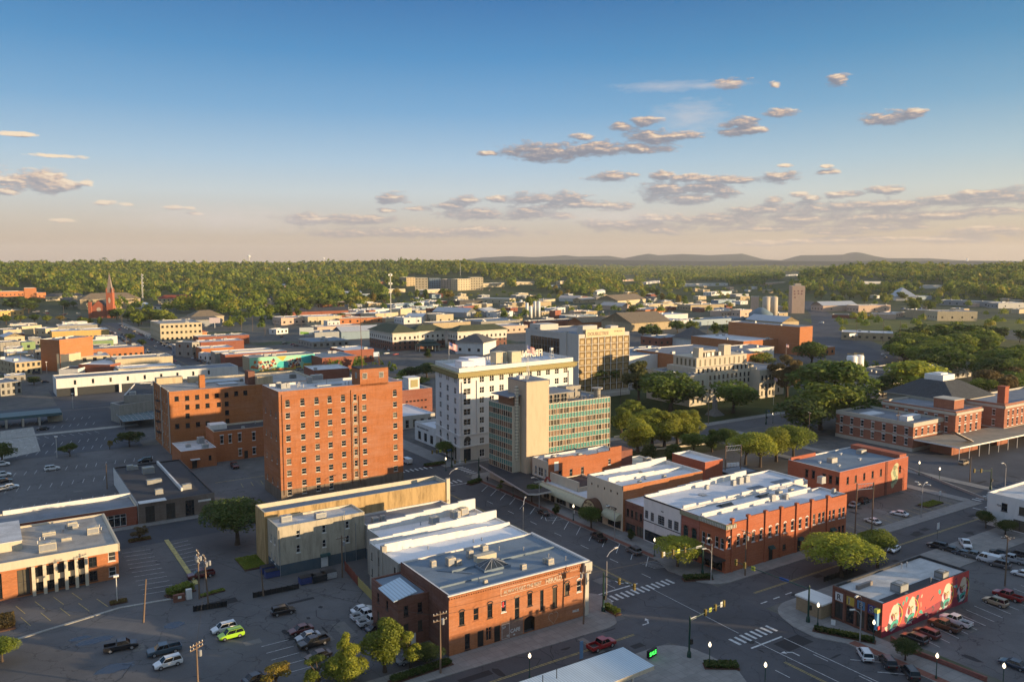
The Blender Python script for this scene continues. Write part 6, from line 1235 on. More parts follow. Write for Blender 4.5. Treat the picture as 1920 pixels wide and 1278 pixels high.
NEAR = [(518, 1292, 5.2, 'sparse', 'gold', 'small golden budding tree at the bottom edge of the near car park', 1.5), (597, 1288, 6, 'sparse', 'mid', 'thin half-bare tree between the golden tree and the bright conical tree', 1.5), (650, 1278, 8.6, 'cone', 'bright', 'bright yellow-green conical tree at the near end of the car park', .95), (722, 1262, 9.2, 'oval', 'mid', 'leafy green tree left of the utility pole by the painted-sign building', 1.15), (770, 1252, 7.6, 'sparse', 'bright', 'slim leaning tree tight against the utility pole', 1.0), (800, 1246, 4, 'round', 'dark', 'dark rounded bush at the foot of the dark brick rear wing', 1.3),
(445, 1022, 11.5, 'round', 'dark', 'big dark-green tree beside the stained tan warehouse', 1.25), (262, 1012, 4.2, 'sparse', 'brown', 'small brownish tree in the triangular bed at the car park entrance', 1.6), (243, 838, 6.2, 'broad', 'dark', 'dark spreading tree in front of the glazed carport', 1.1), (131, 855, 4.6, 'broad', 'green', 'small spreading tree left of the dark spreading one in the lot', 1.2), (206, 843, 3.8, 'sparse', 'gold', 'thin yellowish sapling between the two spreading trees', 1.0), (4, 866, 7, 'round', 'dark', 'dark tree cut by the left edge, beside the pale concrete slab', 1.1), (4, 1240, 4.6, 'round', 'mid', 'green bush cut by the left edge near the puddles', 1.2),
(1577, 1082, 10, 'broad', 'bright', 'large bright spreading tree beside the mural-sided bar', 1.2), (1645, 1066, 8.5, 'broad', 'mid', 'greener tree just behind the large bright spreading tree', 1.0), (1270, 1062, 7.4, 'broad', 'bright', 'bright street tree on the corner by the white painted shop', 1.0), (1108, 992, 5.8, 'round', 'green', 'round green street tree in front of the arched entrance sign', 1.0), (997, 942, 5.6, 'round', 'green', 'round green street tree by the long curved awning', 1.0), (1043, 966, 3.2, 'oval', 'dark', 'small dark street tree between the two round green street trees', 1.0), (938, 922, 3.6, 'sparse', 'green', 'small street tree under the teal office canopy', 1.1), (1183, 1015, 3.0, 'oval', 'dark', 'slender dark street sapling by the dark brick shop', 1.0), (838, 860, 6.4, 'round', 'green', 'round street tree at the corner of the white bank building', 1.1), (1697, 1240, 3.8, 'round', 'dark', 'small dark round tree on the pavement by the black vehicles', 1.1), (1848, 990, 4.8, 'round', 'dark', 'dark bushy tree left of the white stucco building door', .9), (1885, 1004, 4.2, 'round', 'dark', 'dark bushy tree right of the white stucco building door', 1.2),
(1216, 868, 5.5, 'oval', 'dark', 'small dark tree alone behind the cream fronted two storey building', 1.0), (1262, 872, 6, 'oval', 'dark', 'dark tree behind the cream tall store', 1.1), (1300, 852, 7, 'round', 'green', 'leftmost of the dull green trees south of the crossing square', 1.0), (1335, 848, 7, 'oval', 'green', 'middle of the dull green trees south of the crossing square', 1.0), (1362, 845, 7, 'round', 'green', 'rightmost of the dull green trees south of the crossing square', 1.0),
(1398, 872, 9.5, 'round', 'bright', 'bright yellow-green tree furthest left by the steel hoarding frame', 1.0), (1425, 876, 10.5, 'round', 'bright', 'bright yellow-green tree directly behind the grey-roofed shed', 1.0), (1455, 866, 11, 'round', 'bright', 'tallest bright yellow-green tree left of the red brick flat-roofed block', 1.0), (1487, 862, 10.5, 'round', 'mid', 'yellow-green tree touching the red brick flat-roofed block', 1.05),
(1165, 812, 9, 'oval', 'mid', 'leftmost tree of the sunny park row behind the teal office', 1.0), (1185, 800, 9.5, 'oval', 'mid', 'rear tree at left of the sunny park row', 1.1), (1196, 848, 10.5, 'oval', 'bright', 'bright front tree at left of the sunny park row', 1.1), (1222, 838, 12, 'oval', 'bright', 'tallest bright tree of the sunny park row', 1.15), (1246, 838, 11.5, 'oval', 'bright', 'bright tree in the middle of the sunny park row', 1.1), (1270, 833, 11, 'oval', 'bright', 'bright tree right of the middle in the sunny park row', 1.1), (1293, 830, 10.5, 'oval', 'bright', 'rightmost bright tree of the sunny park row', 1.1),
(1115, 741, 16, 'round', 'green', 'big rounded green tree in front of the brown glass hotel', 1.15), (1197, 757, 18, 'pine', 'pine', 'tall open pine on the lawn corner, left of the dark round tree', 1.1), (1258, 773, 17, 'round', 'green', 'largest dark round tree, covering the courthouse left corner', 1.35), (1375, 775, 13.5, 'round', 'green', 'round tree with bare trunk in front of the courthouse wall', 1.2), (1475, 747, 18, 'pine', 'brown', 'rust-tinted pine right of the courthouse wing', 1.15), (1557, 765, 21, 'broad', 'green', 'tallest dark tree of the clump by the brick post office', 1.2), (1538, 806, 17, 'round', 'mid', 'paler yellow-green tree at the front of the clump by the brick post office', 1.1), (1594, 800, 16, 'round', 'green', 'right-hand green tree of the clump by the brick post office', 1.25), (1510, 818, 13, 'round', 'dark', 'dark low tree at the left of the clump by the brick post office', 1.25), (1722, 745, 17, 'round', 'bright', 'large bright tree behind the brick post office, before the cream office', 1.35), (1655, 745, 10, 'round', 'dark', 'dark tree tucked against the cream two storey office', 1.0), (1425, 690, 11, 'broad', 'bright', 'bright tree rising behind the courthouse right end', 1.3), (1522, 684, 16, 'round', 'green', 'green tree in front of the tall brick theatre block', 1.2),
(770, 712, 8, 'round', 'dark', 'dark garden tree left of the green-roofed hotel porch', 1.3), (800, 708, 9, 'round', 'dark', 'dark garden tree below the green-roofed hotel porch', 1.3), (835, 702, 9, 'oval', 'dark', 'dark garden tree right of the green-roofed hotel porch', 1.5), (870, 700, 9, 'round', 'dark', 'dark garden tree nearest the conference hall window', 1.3), (748, 722, 5, 'round', 'mid', 'low hedge-like tree at the hotel car park edge', 1.8), (790, 722, 4.5, 'round', 'mid', 'low rounded tree at the hotel drive', 2.0), (802, 670, 7, 'cone', 'dark', 'dark evergreen beside the hotel wing', 1.2),
(1205, 632, 10, 'round', 'dark', 'dark tree at left of the row behind the conference roofs', 1.2), (1230, 634, 10, 'round', 'dark', 'dark tree second in the row behind the conference roofs', 1.2), (1270, 624, 12, 'round', 'green', 'green tree left of the turret roof', 1.2), (1295, 626, 13, 'round', 'mid', 'yellow-green tree touching the turret roof', 1.1), (1340, 630, 12, 'oval', 'mid', 'oval tree right of the turret roof', 1.2), (1362, 634, 13, 'round', 'green', 'left of three green trees before the theatre block', 1.2), (1382, 632, 13, 'round', 'green', 'middle of three green trees before the theatre block', 1.2), (1412, 630, 10, 'round', 'mid', 'right of three green trees before the theatre block', 1.4), (1307, 608, 8, 'round', 'mid', 'small round tree beside the white shed row', 1.2), (1184, 592, 13, 'round', 'green', 'solitary round green tree among the warehouse roofs', 1.15), (1150, 612, 8, 'oval', 'mid', 'small tree by the blue-walled warehouse', 1.2),
(65, 605, 10, 'round', 'green', 'round tree left of the church car park lamp', 1.2), (88, 606, 9.5, 'round', 'mid', 'round tree right of the church car park lamp', 1.2), (12, 608, 11, 'round', 'green', 'dark tree at the left edge above the yellow-fronted shop', 1.3), (38, 606, 9, 'broad', 'mid', 'flat-topped tree near the left edge', 1.3), (113, 603, 7, 'broad', 'gold', 'golden flat tree in the church car park', 1.3), (152, 608, 8, 'round', 'mid', 'leftmost of the row of trees under the church', 1.3), (166, 610, 8, 'round', 'mid', 'second of the row of trees under the church', 1.3), (187, 610, 9, 'oval', 'mid', 'tree at the foot of the church gable', 1.1), (432, 612, 11, 'cone', 'mid', 'conical tree beside the small billboard', 1.2), (452, 612, 10, 'oval', 'mid', 'tree right of the conical tree on the green', 1.1), (492, 605, 9, 'cone', 'green', 'narrow dark tree on the green verge', 1.1), (245, 640, 7, 'round', 'dark', 'dark street tree left of the white corner building', 1.3), (268, 650, 6, 'round', 'dark', 'darker street tree nearest the white corner building', 1.3), (640, 600, 8, 'round', 'green', 'tree at the end of the long brick roofs', 1.3), (64, 722, 5, 'round', 'dark', 'small dark tree by the grey stone wall at left', 1.2)]
for u, v, h, kind, leaf, label, w in NEAR:
 big = 1.16 if 1140 < u < 1740 and 715 < v < 880 else 1.0; tree(ground(u, v), h * big, kind, leaf, label, None, w * (1.3 if big > 1 and kind == 'oval' else 1))
def grove(boxes, n, hs, leaves, kinds, label, group, gap=9):
 got = []
 for _ in range(n * 40):
  if len(got) >= n: break
  u0, u1, v0, v1 = boxes[R.randrange(len(boxes))]; p = ground(R.uniform(u0, u1), R.uniform(v0, v1))
  if all((p[0] - q[0]) ** 2 + (p[1] - q[1]) ** 2 > gap * gap for q in got):
   got.append(p); tree(p, R.uniform(*hs), R.choice(kinds), R.choice(leaves), label, group, R.uniform(1.05, 1.35))
grove([(1690, 1800, 655, 700), (1740, 1925, 665, 712), (1700, 1850, 640, 680), (1850, 1925, 690, 725)], 44, (13, 19), ('green', 'mid', 'mid', 'dark'), ('round', 'broad', 'round'), 'leafy tree in the dense grove right of the diagonal road', 'trees of the roadside grove', 9)
grove([(1700, 1745, 640, 662)], 5, (11, 15), ('mid', 'bright'), ('round', 'oval'), 'sunlit tree at the far left end of the dense grove', 'sunlit trees ending the grove', 7)
for k, (u, v) in enumerate(((1768, 628), (1790, 632), (1808, 634), (1822, 635), (1842, 640), (1862, 634), (1880, 638), (1912, 642))): tree(ground(u, v), R.uniform(10, 14), 'round', 'dark', 'round dark tree in the row before the pale metal sheds', 'row of dark trees before the sheds', 1.1)
grove([(1820, 1918, 726, 748)], 7, (9, 13), ('mid', 'brown', 'green'), ('oval', 'round'), 'mixed tree at the road bend below the dense grove', 'trees at the road bend', 6)
grove([(235, 320, 600, 612)], 16, (11, 15), ('mid', 'bright', 'green'), ('oval', 'round'), 'bright tree in the tall clump right of the church street end', 'trees beside the church street', 7)
grove([(342, 385, 574, 582)], 8, (12, 16), ('mid', 'bright'), ('round',), 'bright tree in the clump before the long red-roofed school', 'trees before the red-roofed school', 8)
grove([(204, 226, 588, 600), (118, 148, 572, 580)], 9, (9, 13), ('mid', 'green'), ('round', 'oval'), 'tree crowding close around the red brick church', 'trees around the church', 6)
grove([(0, 70, 572, 590)], 12, (11, 15), ('green', 'dark'), ('round', 'broad'), 'dark tree in the belt below the school at far left', 'dark trees at far left', 8)
grove([(480, 570, 585, 598), (560, 660, 570, 580), (640, 730, 562, 572)], 34, (12, 17), ('mid', 'green', 'dark', 'gold'), ('round', 'oval', 'broad'), 'tree at the lower edge of the wooded slope, behind the low roofs', 'trees at the edge of the wooded slope', 10)
grove([(740, 800, 556, 566), (830, 850, 556, 562), (985, 1010, 572, 578), (1040, 1080, 545, 556), (1230, 1320, 560, 572), (1180, 1240, 552, 562)], 30, (11, 16), ('mid', 'green', 'gold'), ('round', 'oval'), 'tree standing among the far warehouses', 'trees among the far warehouses', 12)
grove([(1500, 1700, 556, 570), (1690, 1760, 575, 590), (1560, 1640, 552, 562)], 34, (11, 16), ('mid', 'green', 'bright'), ('round', 'oval', 'pine'), 'tree in the belt around the pointed white roof', 'trees around the pointed white roof', 12)
# ------------------------------------------------------------------ the woods that run to the horizon: one mass
def woods():
 edge = [(-50, 574), (60, 568), (140, 572), (215, 590), (330, 588), (400, 590), (480, 602), (540, 592), (640, 582), (700, 572), (760, 558), (790, 528), (860, 514), (905, 520), (930, 540), (1000, 545), (1080, 556), (1130, 552), (1230, 548), (1330, 540), (1440, 540), (1500, 550), (1600, 552), (1680, 552), (1780, 566), (1990, 575)]
 us, vs_ = [e[0] for e in edge], [e[1] for e in edge]; rg = np.random.default_rng(3); out = []
 tmpl = []
 for k in range(10):
  n = 140; d = rg.normal(0, 1, (n, 3)); d /= np.linalg.norm(d, axis=1)[:, None]; d[:, 2] = np.abs(d[:, 2]); c = d * rg.uniform(.72, 1.05, (n, 1)) * np.array([1, 1, 1.15]) * (1 + .25 * np.sin(3 * d[:, :1] + k) * np.cos(4 * d[:, 1:2])); tmpl.append(leaf_quads(c, d, .19, rg, .42))
 r = 880.0
 while r < 6800:
  sp = 12 + r * .0052; a = -35.0
  while a < 35:
   a += math.degrees(sp / r) * rg.uniform(.7, 1.3); rr = r + rg.uniform(-.5, .5) * sp; x, y = rr * math.sin(rad(a)), rr * math.cos(rad(a)); z = terrain(x, y)
   fw = y * CP - (z - CAMH) * SP; u = 960 + FOC * x / fw; v = 639 - FOC * (y * SP + (z - CAMH) * CP) / fw
   if v > np.interp(u, us, vs_): continue
   den = math.sin(x * .006 + 2) + math.sin(y * .005 + x * .002) + math.sin(x * .021 - y * .013) * .7 + rg.uniform(-1, 1)
   flat = 1090 < u < 1760 and 497 < v
   if (den < (-1.1 if flat else -1.5)): continue
   if any(abs(u - q[0]) < q[2] and -4 < v - q[1] < q[3] for q in CLEAR): continue
   s = (3.8 + 5.6 * rg.uniform(0, 1) ** 1.5) * (1 + .35 * math.sin(x * .013 + 1) * math.cos(y * .011)) * (1 + r * .00006); q = tmpl[rg.integers(10)];
   if r > 1700:
    q = q[rg.choice(140, 70 if r < 2800 else 36, replace=False)]; cq = q.mean(1, keepdims=True); q = cq + (q - cq) * (1.4 if r < 2800 else 1.9)
   t = rg.uniform(0, 6.28); c_, s_ = math.cos(t), math.sin(t); M = np.array([[c_, s_, 0], [-s_, c_, 0], [0, 0, 1]]); out.append((q @ M) * np.array([s, s, s * 1.05]) + np.array([x, y, z + s * .75]))
  r += sp * .8
 def clear(x, y, gap):
  for f in FOOT:
   if abs(f[0][0] - x) > 130 or abs(f[0][1] - y) > 130: continue
   sg = [(b[0] - a[0]) * (y - a[1]) - (b[1] - a[1]) * (x - a[0]) + gap * math.hypot(b[0] - a[0], b[1] - a[1]) for a, b in zip(f, f[1:] + f[:1])]
   if min(sg) > 0: return False
  return True
 for (u0, u1, v0, v1, n) in ((400, 530, 588, 622, 10), (530, 760, 562, 600, 34), (760, 960, 548, 600, 40), (960, 1240, 556, 600, 44), (1240, 1480, 545, 600, 50), (1200, 1300, 610, 640, 6), (0, 200, 556, 575, 16), (0, 90, 640, 690, 6), (1560, 1920, 548, 580, 34), (600, 760, 690, 720, 10), (930, 1000, 596, 606, 5), (1600, 1690, 596, 612, 6), (1590, 1660, 690, 730, 5), (1700, 1920, 545, 562, 40), (1560, 1920, 588, 626, 26), (1000, 1500, 535, 552, 40)):
  for _ in range(n):
   p = ground(rg.uniform(u0, u1), rg.uniform(v0, v1)); gs, gt = w2g(p); s = rg.uniform(3.0, 5.4)
   if clear(p[0], p[1], s * .8) and not 96 < gs < 138: out.append(tmpl[rg.integers(10)] * np.array([s, s, s * 1.15]) + np.array([p[0], p[1], s * .8]))
 Q = np.concatenate(out); o = obj('woodland', quads_mesh('woodland', Q, foliage((.075, .1, .018), (.17, .16, .03), name='woodland_leaves', wide=1))); return struct(o, 'stuff')
CLEAR = []
# ------------------------------------------------------------------ vehicles
TYRE, RIM, CGL = plain((.012, .012, .013), .8), plain((.35, .35, .36), .35, .5), plain((.01, .012, .015), .08)
HEAD, TAIL, TRIMB = plain((.55, .55, .52), .15), plain((.22, .012, .01), .25), plain((.02, .02, .022), .55)
def loft(m, st, mi=0):
 """stations: (x, half width, z bottom, z shoulder, z top, half width top)"""
 v = []
 for x, w, zb, zs, zt, wt in st: v += [(x, -w * .94, zb), (x, -w, zb + .18), (x, -w, zs), (x, -wt, zt), (x, wt, zt), (x, w, zs), (x, w, zb + .18), (x, w * .94, zb)]
 n = len(st); f = [(i * 8 + k, i * 8 + (k + 1) % 8, (i + 1) * 8 + (k + 1) % 8, (i + 1) * 8 + k) for i in range(n - 1) for k in range(8)]
 f = [tuple(reversed(q)) for q in f] + [tuple(range(8)), tuple(range(n * 8 - 1, n * 8 - 9, -1))]; return m.add(v, f, mi)
def cabin(m, x0, x1, xa, xb, w, wt, z0, z1, mi):
 v = [(x0, -w, z0), (x1, -w, z0), (x1, w, z0), (x0, w, z0), (xa, -wt, z1), (xb, -wt, z1), (xb, wt, z1), (xa, wt, z1)]
 return m.add(v, [(0, 1, 5, 4), (1, 2, 6, 5), (2, 3, 7, 6), (3, 0, 4, 7)], mi)
SPEC = {'sedan': dict(L=4.7, W=.9, H=1.43, belt=.92, hood=.88, g=(-1.75, 1.15, -1.05, .35), wb=1.38, r=.33), 'suv': dict(L=4.7, W=.94, H=1.72, belt=1.08, hood=1.0, g=(-2.2, 1.2, -1.95, .45), wb=1.38, r=.37), 'pickup': dict(L=5.7, W=.99, H=1.85, belt=1.2, hood=1.12, g=(-.75, 1.55, -.55, .85), wb=1.75, r=.41), 'van': dict(L=5.2, W=.98, H=2.0, belt=1.2, hood=1.15, g=(-.2, 2.0, -.1, 1.3), wb=1.6, r=.37)}
CARM = {}
def car_meshes(kind):
 if kind in CARM: return CARM[kind]
 s = SPEC[kind]; h, W = s['L'] / 2, s['W']; x0, x1, xa, xb = s['g']; b, hd = s['belt'], s['hood']; body = MB()
 rear = b if kind != 'pickup' else b - .02
 if kind == 'pickup':
  loft(body, [(x0 - .05, W, .38, b - .1, b, W * .95), (x1 - .3, W, .36, b - .1, b, W * .95), (h - .6, W, .36, hd - .1, hd, W * .9), (h - .08, W * .94, .4, hd - .25, hd - .1, W * .86), (h, W * .86, .45, hd - .4, hd - .3, W * .8)])
  loft(body, [(-h, W * .98, .45, .66, .7, W * .96), (x0 - .05, W * .98, .38, .66, .7, W * .96)])
  for sy in (-1, 1): body.box(-h, x0 - .05, sy * W - (.1 if sy > 0 else 0), sy * W + (0 if sy > 0 else .1), .68, rear)
  body.box(-h, -h + .08, -W + .1, W - .1, .7, rear)
 else:
  loft(body, [(-h, W * .86, .45, b - .22, b - .14, W * .8), (-h + .12, W * .96, .36, b - .1, b - .02, W * .9), (x0, W, .32, b - .08, b, W * .93), (x1, W, .32, b - .08, b, W * .93), (h - .5, W * .97, .34, hd - .16, hd - .08, W * .86), (h - .08, W * .88, .4, hd - .34, hd - .22, W * .76), (h, W * .8, .45, hd - .42, hd - .36, W * .7)])
 if kind == 'van': body.box(-h + .06, x0 + .02, -W * .97, W * .97, b - .05, s['H'])
 body.box(xa - .02, xb + .02, -W * .8, W * .8, s['H'] - .05, s['H'] + .01)
 for sy in (-1, 1):
  for xs_, xe in ((x0, xa), (x1, xb), ((x0 + x1) / 2 - .1, (xa + xb) / 2 - .1)): body.tube([(xs_, sy * W * .925, b - .03), (xe, sy * W * .79, s['H'] - .03)], .045, 4)
  body.box(x1 - .35, x1 - .15, sy * (W + .08) - .08, sy * (W + .08) + .08, b, b + .15)
 body.box(-h - .03, -h + .1, -W * .8, W * .8, .4, .55, 1); body.box(h - .1, h + .03, -W * .72, W * .72, .42, .56, 1); body.box(h - .06, h + .012, -W * .42, W * .42, .58, .74, 1)
 if kind == 'pickup': body.box(-h + .1, x0 - .1, -W + .12, W - .12, .701, .72, 1)
 if kind == 'suv': [body.tube([(xa + .1, sy * W * .7, s['H'] + .05), (xb - .1, sy * W * .7, s['H'] + .05)], .03, 4, 1) for sy in (-1, 1)]
 g = cabin(MB(), x0, x1, xa, xb, W * .915, W * .77, b - .02, s['H'] - .04, 0)
 w = MB(); r = s['r']; w.tube([(0, -.12, 0), (0, .12, 0)], r, 14); k = MB(); k.tube([(0, -.135, 0), (0, .135, 0)], r * .62, 10)
 hl, tl = MB(), MB(); hl.box(h - .16, h - .01, -.16, .16, hd - .4, hd - .27); tl.box(-h - .015, -h + .1, -.12, .12, b - .38, b - .16)
 CARM[kind] = (body.mesh('body', [carpaint((.3, .3, .3)), TRIMB], False), g.mesh('windows', CGL), w.mesh('tyre', TYRE), k.mesh('rim', RIM), hl.mesh('headlight', HEAD), tl.mesh('tail_light', TAIL)); return CARM[kind]
PAINT = {'black': (.012, .012, .014), 'white': (.66, .66, .65), 'silver': (.32, .33, .34), 'grey': (.1, .105, .11), 'navy': (.02, .035, .06), 'red': (.28, .012, .012), 'maroon': (.1, .015, .015), 'lime': (.3, .52, .03), 'brown': (.09, .045, .025), 'tan': (.33, .26, .17), 'blue': (.03, .08, .22), 'bluegrey': (.05, .08, .105)}
CAT = {'sedan': 'car', 'suv': 'car', 'pickup': 'pickup truck', 'van': 'van'}
def car(pos, head, kind, color, label, group=None, k=1.0, root=None):
 s = SPEC[kind]; me = car_meshes(kind); h, W = s['L'] / 2, s['W']
 T = thing({'sedan': 'parked_car', 'suv': 'sport_utility_car', 'pickup': 'pickup_truck', 'van': 'delivery_van'}[kind], label, CAT[kind], (pos[0], pos[1], pos[2] + .02), ROT + rad(head), group); T.scale = (k,) * 3
 b = obj('body', me[0], T); b.material_slots[0].link = 'OBJECT'; b.material_slots[0].material = carpaint(PAINT[color]); obj('windows', me[1], T)
 for x in (-s['wb'], s['wb']):
  for y in (-W + .1, W - .1): w = obj('wheel', me[2], T, (x, y, s['r'])); obj('rim', me[3], w)
 for y in (-W * .66, W * .66): obj('headlight', me[4], T, (0, y, 0)); obj('tail_light', me[5], T, (0, y * 1.1, 0))
 return T
CARS = [(227, 1217, -6, 'pickup', 'black', 'black pickup beside the puddle, nose pointing right, in the near car park'), (308, 1224, 178, 'pickup', 'bluegrey', 'blue-grey pickup with open bed above the white estate with a sunroof'), (315, 1248, 184, 'suv', 'white', 'white sport utility car furthest left in the near car park'), (420, 1183, 182, 'suv', 'white', 'white car parked right behind the lime-green one'), (433, 1195, 182, 'suv', 'lime', 'lime-green small boxy car'), (531, 1150, -4, 'suv', 'black', 'black estate car standing alone left of the row of dark cars'), (564, 1185, 182, 'sedan', 'maroon', 'dark maroon saloon at the back of the dark row'), (577, 1198, 182, 'sedan', 'silver', 'silver saloon between the maroon saloon and the black pickup'), (588, 1210, 184, 'pickup', 'black', 'black pickup in front of the silver saloon'), (597, 1234, 182, 'sedan', 'brown', 'brown saloon half hidden behind the half-bare tree'), (680, 1147, 2, 'sedan', 'white', 'white saloon closest to the tan board fence'), (685, 1158, 2, 'pickup', 'white', 'larger white pickup next to the white saloon'), (697, 1169, 2, 'pickup', 'white', 'smaller white pickup nearest the black saloon by the fence'), (708, 1182, 2, 'sedan', 'black', 'black saloon partly behind the leafy tree by the fence'), (710, 1203, 2, 'sedan', 'grey', 'grey car hidden behind the leafy tree'), (377, 1082, 178, 'pickup', 'maroon', 'dark red pickup at the kerb behind the transformer poles'), (766, 1240, 2, 'sedan', 'silver', 'silver car half hidden behind the slim leaning tree'), (482, 1276, 8, 'sedan', 'black', 'black car cut off by the bottom edge of the photo'),
(1128, 1214, 2, 'pickup', 'red', 'bright red pickup driving along the street below the painted-sign building'), (1018, 964, 88, 'sedan', 'black', 'black saloon at the kerb by the long curved awning'), (1122, 1011, 80, 'pickup', 'black', 'black pickup at the kerb by the dark brick shop'), (1188, 1036, 84, 'suv', 'grey', 'grey estate at the kerb by the white painted shop'), (1621, 1232, 50, 'suv', 'white', 'white hatchback angle-parked below the lettered bar front'), (1664, 1246, 52, 'suv', 'black', 'black car angle-parked right of the white hatchback'), (1706, 1266, 52, 'suv', 'black', 'black car furthest right of the angle-parked three'), (1714, 1202, 92, 'suv', 'black', 'black car nearest the street by the coral mural'), (1737, 1192, 90, 'suv', 'maroon', 'dark red hatchback by the coral mural'), (1770, 1178, 90, 'pickup', 'brown', 'brown-bronze pickup by the coral mural'), (1792, 1169, 90, 'pickup', 'white', 'white pickup by the coral mural'), (1866, 1133, 90, 'suv', 'tan', 'long pale estate at the far end of the mural car park'), (1890, 1122, 92, 'pickup', 'red', 'red pickup beside the pale estate at the far end of the mural car park'), (1900, 1250, 95, 'sedan', 'navy', 'dark blue car cut by the right edge'),
(1676, 1033, 192, 'sedan', 'white', 'white saloon entering the street beside the bright spreading tree'), (1810, 1024, 220, 'pickup', 'white', 'white pickup alone in the lane of the right-hand car park'), (1757, 1027, 100, 'suv', 'black', 'first dark car from the left in the right-hand parking row'), (1782, 1034, 100, 'sedan', 'black', 'second dark car from the left in the right-hand parking row'), (1805, 1041, 100, 'sedan', 'navy', 'third dark car from the left in the right-hand parking row'), (1828, 1047, 100, 'pickup', 'grey', 'grey pickup left of the white van'), (1852, 1053, 100, 'van', 'white', 'white van in the right-hand parking row'), (1873, 1062, 100, 'suv', 'grey', 'dark grey car right of the white van'), (1876, 1040, 100, 'sedan', 'black', 'black car behind the white van'), (1897, 1053, 100, 'pickup', 'silver', 'silver pickup near the right edge behind the white van'), (1908, 1044, 100, 'suv', 'black', 'black car at the right edge by the white stucco building'), (1918, 1080, 100, 'sedan', 'white', 'white car cut by the right edge below the parking row'), (1722, 1060, 100, 'suv', 'white', 'white car with dark roof behind the mural-sided bar'), (1748, 1066, 100, 'sedan', 'silver', 'silver car behind the mural-sided bar beside the green skip'),
(1636, 980, 80, 'sedan', 'white', 'white saloon left of the two in the yellow-lined bays'), (1686, 966, 104, 'sedan', 'white', 'white saloon right of the two in the yellow-lined bays'), (1602, 949, 10, 'sedan', 'silver', 'silver saloon tucked beside the brick corner block rear'), (1620, 942, 10, 'suv', 'black', 'black car behind the silver saloon'), (1477, 916, 8, 'pickup', 'white', 'white pickup behind the red flat-roofed block'), (1452, 910, 8, 'suv', 'black', 'black car left of the white pickup behind the red block'), (1366, 899, 8, 'suv', 'silver', 'silver car under the steel hoarding frame'), (1350, 886, 8, 'sedan', 'white', 'white car behind the silver one at the hoarding frame'), (1807, 870, 4, 'suv', 'tan', 'tan people carrier under the dock canopy corner'),
(98, 881, 2, 'suv', 'white', 'white car alone in the middle of the left car park'), (4, 873, 2, 'suv', 'white', 'topmost white car of the column at the left edge'), (6, 893, 2, 'suv', 'white', 'second white car down in the column at the left edge'), (8, 904, 2, 'sedan', 'black', 'black car in the column at the left edge'), (20, 915, 2, 'sedan', 'white', 'white car further right in the column at the left edge'), (7, 919, 2, 'sedan', 'silver', 'lowest silver car of the column at the left edge'), (272, 866, 182, 'suv', 'black', 'black car in the lot behind the stone-fronted shop'), (80, 806, 180, 'sedan', 'black', 'black car alone in the upper dark car park'), (440, 876, 268, 'pickup', 'maroon', 'dark red pickup facing us in the yard under the tall hotel'), (25, 706, 4, 'sedan', 'white', 'white and red car by the tan house with white roof'), (1176, 722, 182, 'pickup', 'white', 'white pickup driving past the brown glass hotel'), (763, 868, 90, 'van', 'white', 'white van waiting by the crossing beyond the tall hotel'),
(1540, 682, 0, 'sedan', 'white', 'white car left of the two by the low brick office'), (1556, 680, 0, 'sedan', 'silver', 'silver car right of the two by the low brick office'), (1632, 690, 60, 'suv', 'silver', 'silver car by the twin white tanks'), (1655, 666, 20, 'sedan', 'white', 'white car parked under the dark street tree'), (1660, 671, 20, 'suv', 'silver', 'silver car beside the white one under the dark street tree'), (1540, 606, 92, 'van', 'white', 'white lorry on the diagonal road by the theatre block')]
for u, v, hd, kind, colr, label in CARS: car(place(u, v), hd, kind, colr, label)
SMALL = {}
def small_car(pos, head, color, label, group, kind='sedan'):
 key = (kind, color)
 if key not in SMALL:
  s = SPEC[kind]; h, W = s['L'] / 2, s['W']; m = MB(); x0, x1, xa, xb = s['g']
  loft(m, [(-h, W * .9, .3, s['belt'] - .15, s['belt'] - .05, W * .86), (x0, W, .28, s['belt'] - .08, s['belt'], W * .93), (x1, W, .28, s['belt'] - .08, s['belt'], W * .93), (h, W * .86, .35, s['hood'] - .35, s['hood'] - .25, W * .76)]); cabin(m, x0, x1, xa, xb, W * .91, W * .77, s['belt'] - .02, s['H'], 1); m.quad((xa, -W * .77, s['H']), (xb, -W * .77, s['H']), (xb, W * .77, s['H']), (xa, W * .77, s['H']))
  if kind == 'van': m.box(-h + .06, x0, -W, W, .4, s['H'] + .3)
  for x in (-s['wb'], s['wb']):
   for sy in (-1, 1): m.tube([(x, sy * (W - .22), s['r']), (x, sy * W, s['r'])], s['r'], 8, 2)
  SMALL[key] = m.mesh('small_car', [carpaint(PAINT[color]), CGL, TYRE])
 o = obj('small_car' if kind != 'van' else 'small_van', SMALL[key], None, (pos[0], pos[1], pos[2] + .02), ROT + rad(head)); return tag(o, label, 'car' if kind != 'van' else 'van', group)
PAL = ['white', 'white', 'silver', 'black', 'grey', 'red', 'navy', 'tan', 'maroon']
for side, hd, lab in ((105.8, 122, 'left'), (127.8, 58, 'right')):
 t = 300
 while t < 960:
  if R.random() < .78 and not (540 < t < 562 or 636 < t < 656 or 425 < t < 450): g = g2w(side + R.uniform(-.4, .4), t); small_car((g[0], g[1], 0), hd + R.uniform(-6, 6), R.choice(PAL), 'small car angle-parked along the %s kerb of the far avenue' % lab, 'cars along the %s kerb of the far avenue' % lab, R.choice(('sedan', 'suv')))
  t += R.uniform(4.0, 7.2)
for k in range(14): g = g2w(R.choice((109.5, 113, 119, 123)), R.uniform(330, 940)); small_car((g[0], g[1], 0), R.choice((90, 270)), R.choice(PAL), 'small car driving on the far avenue', 'cars driving on the far avenue')
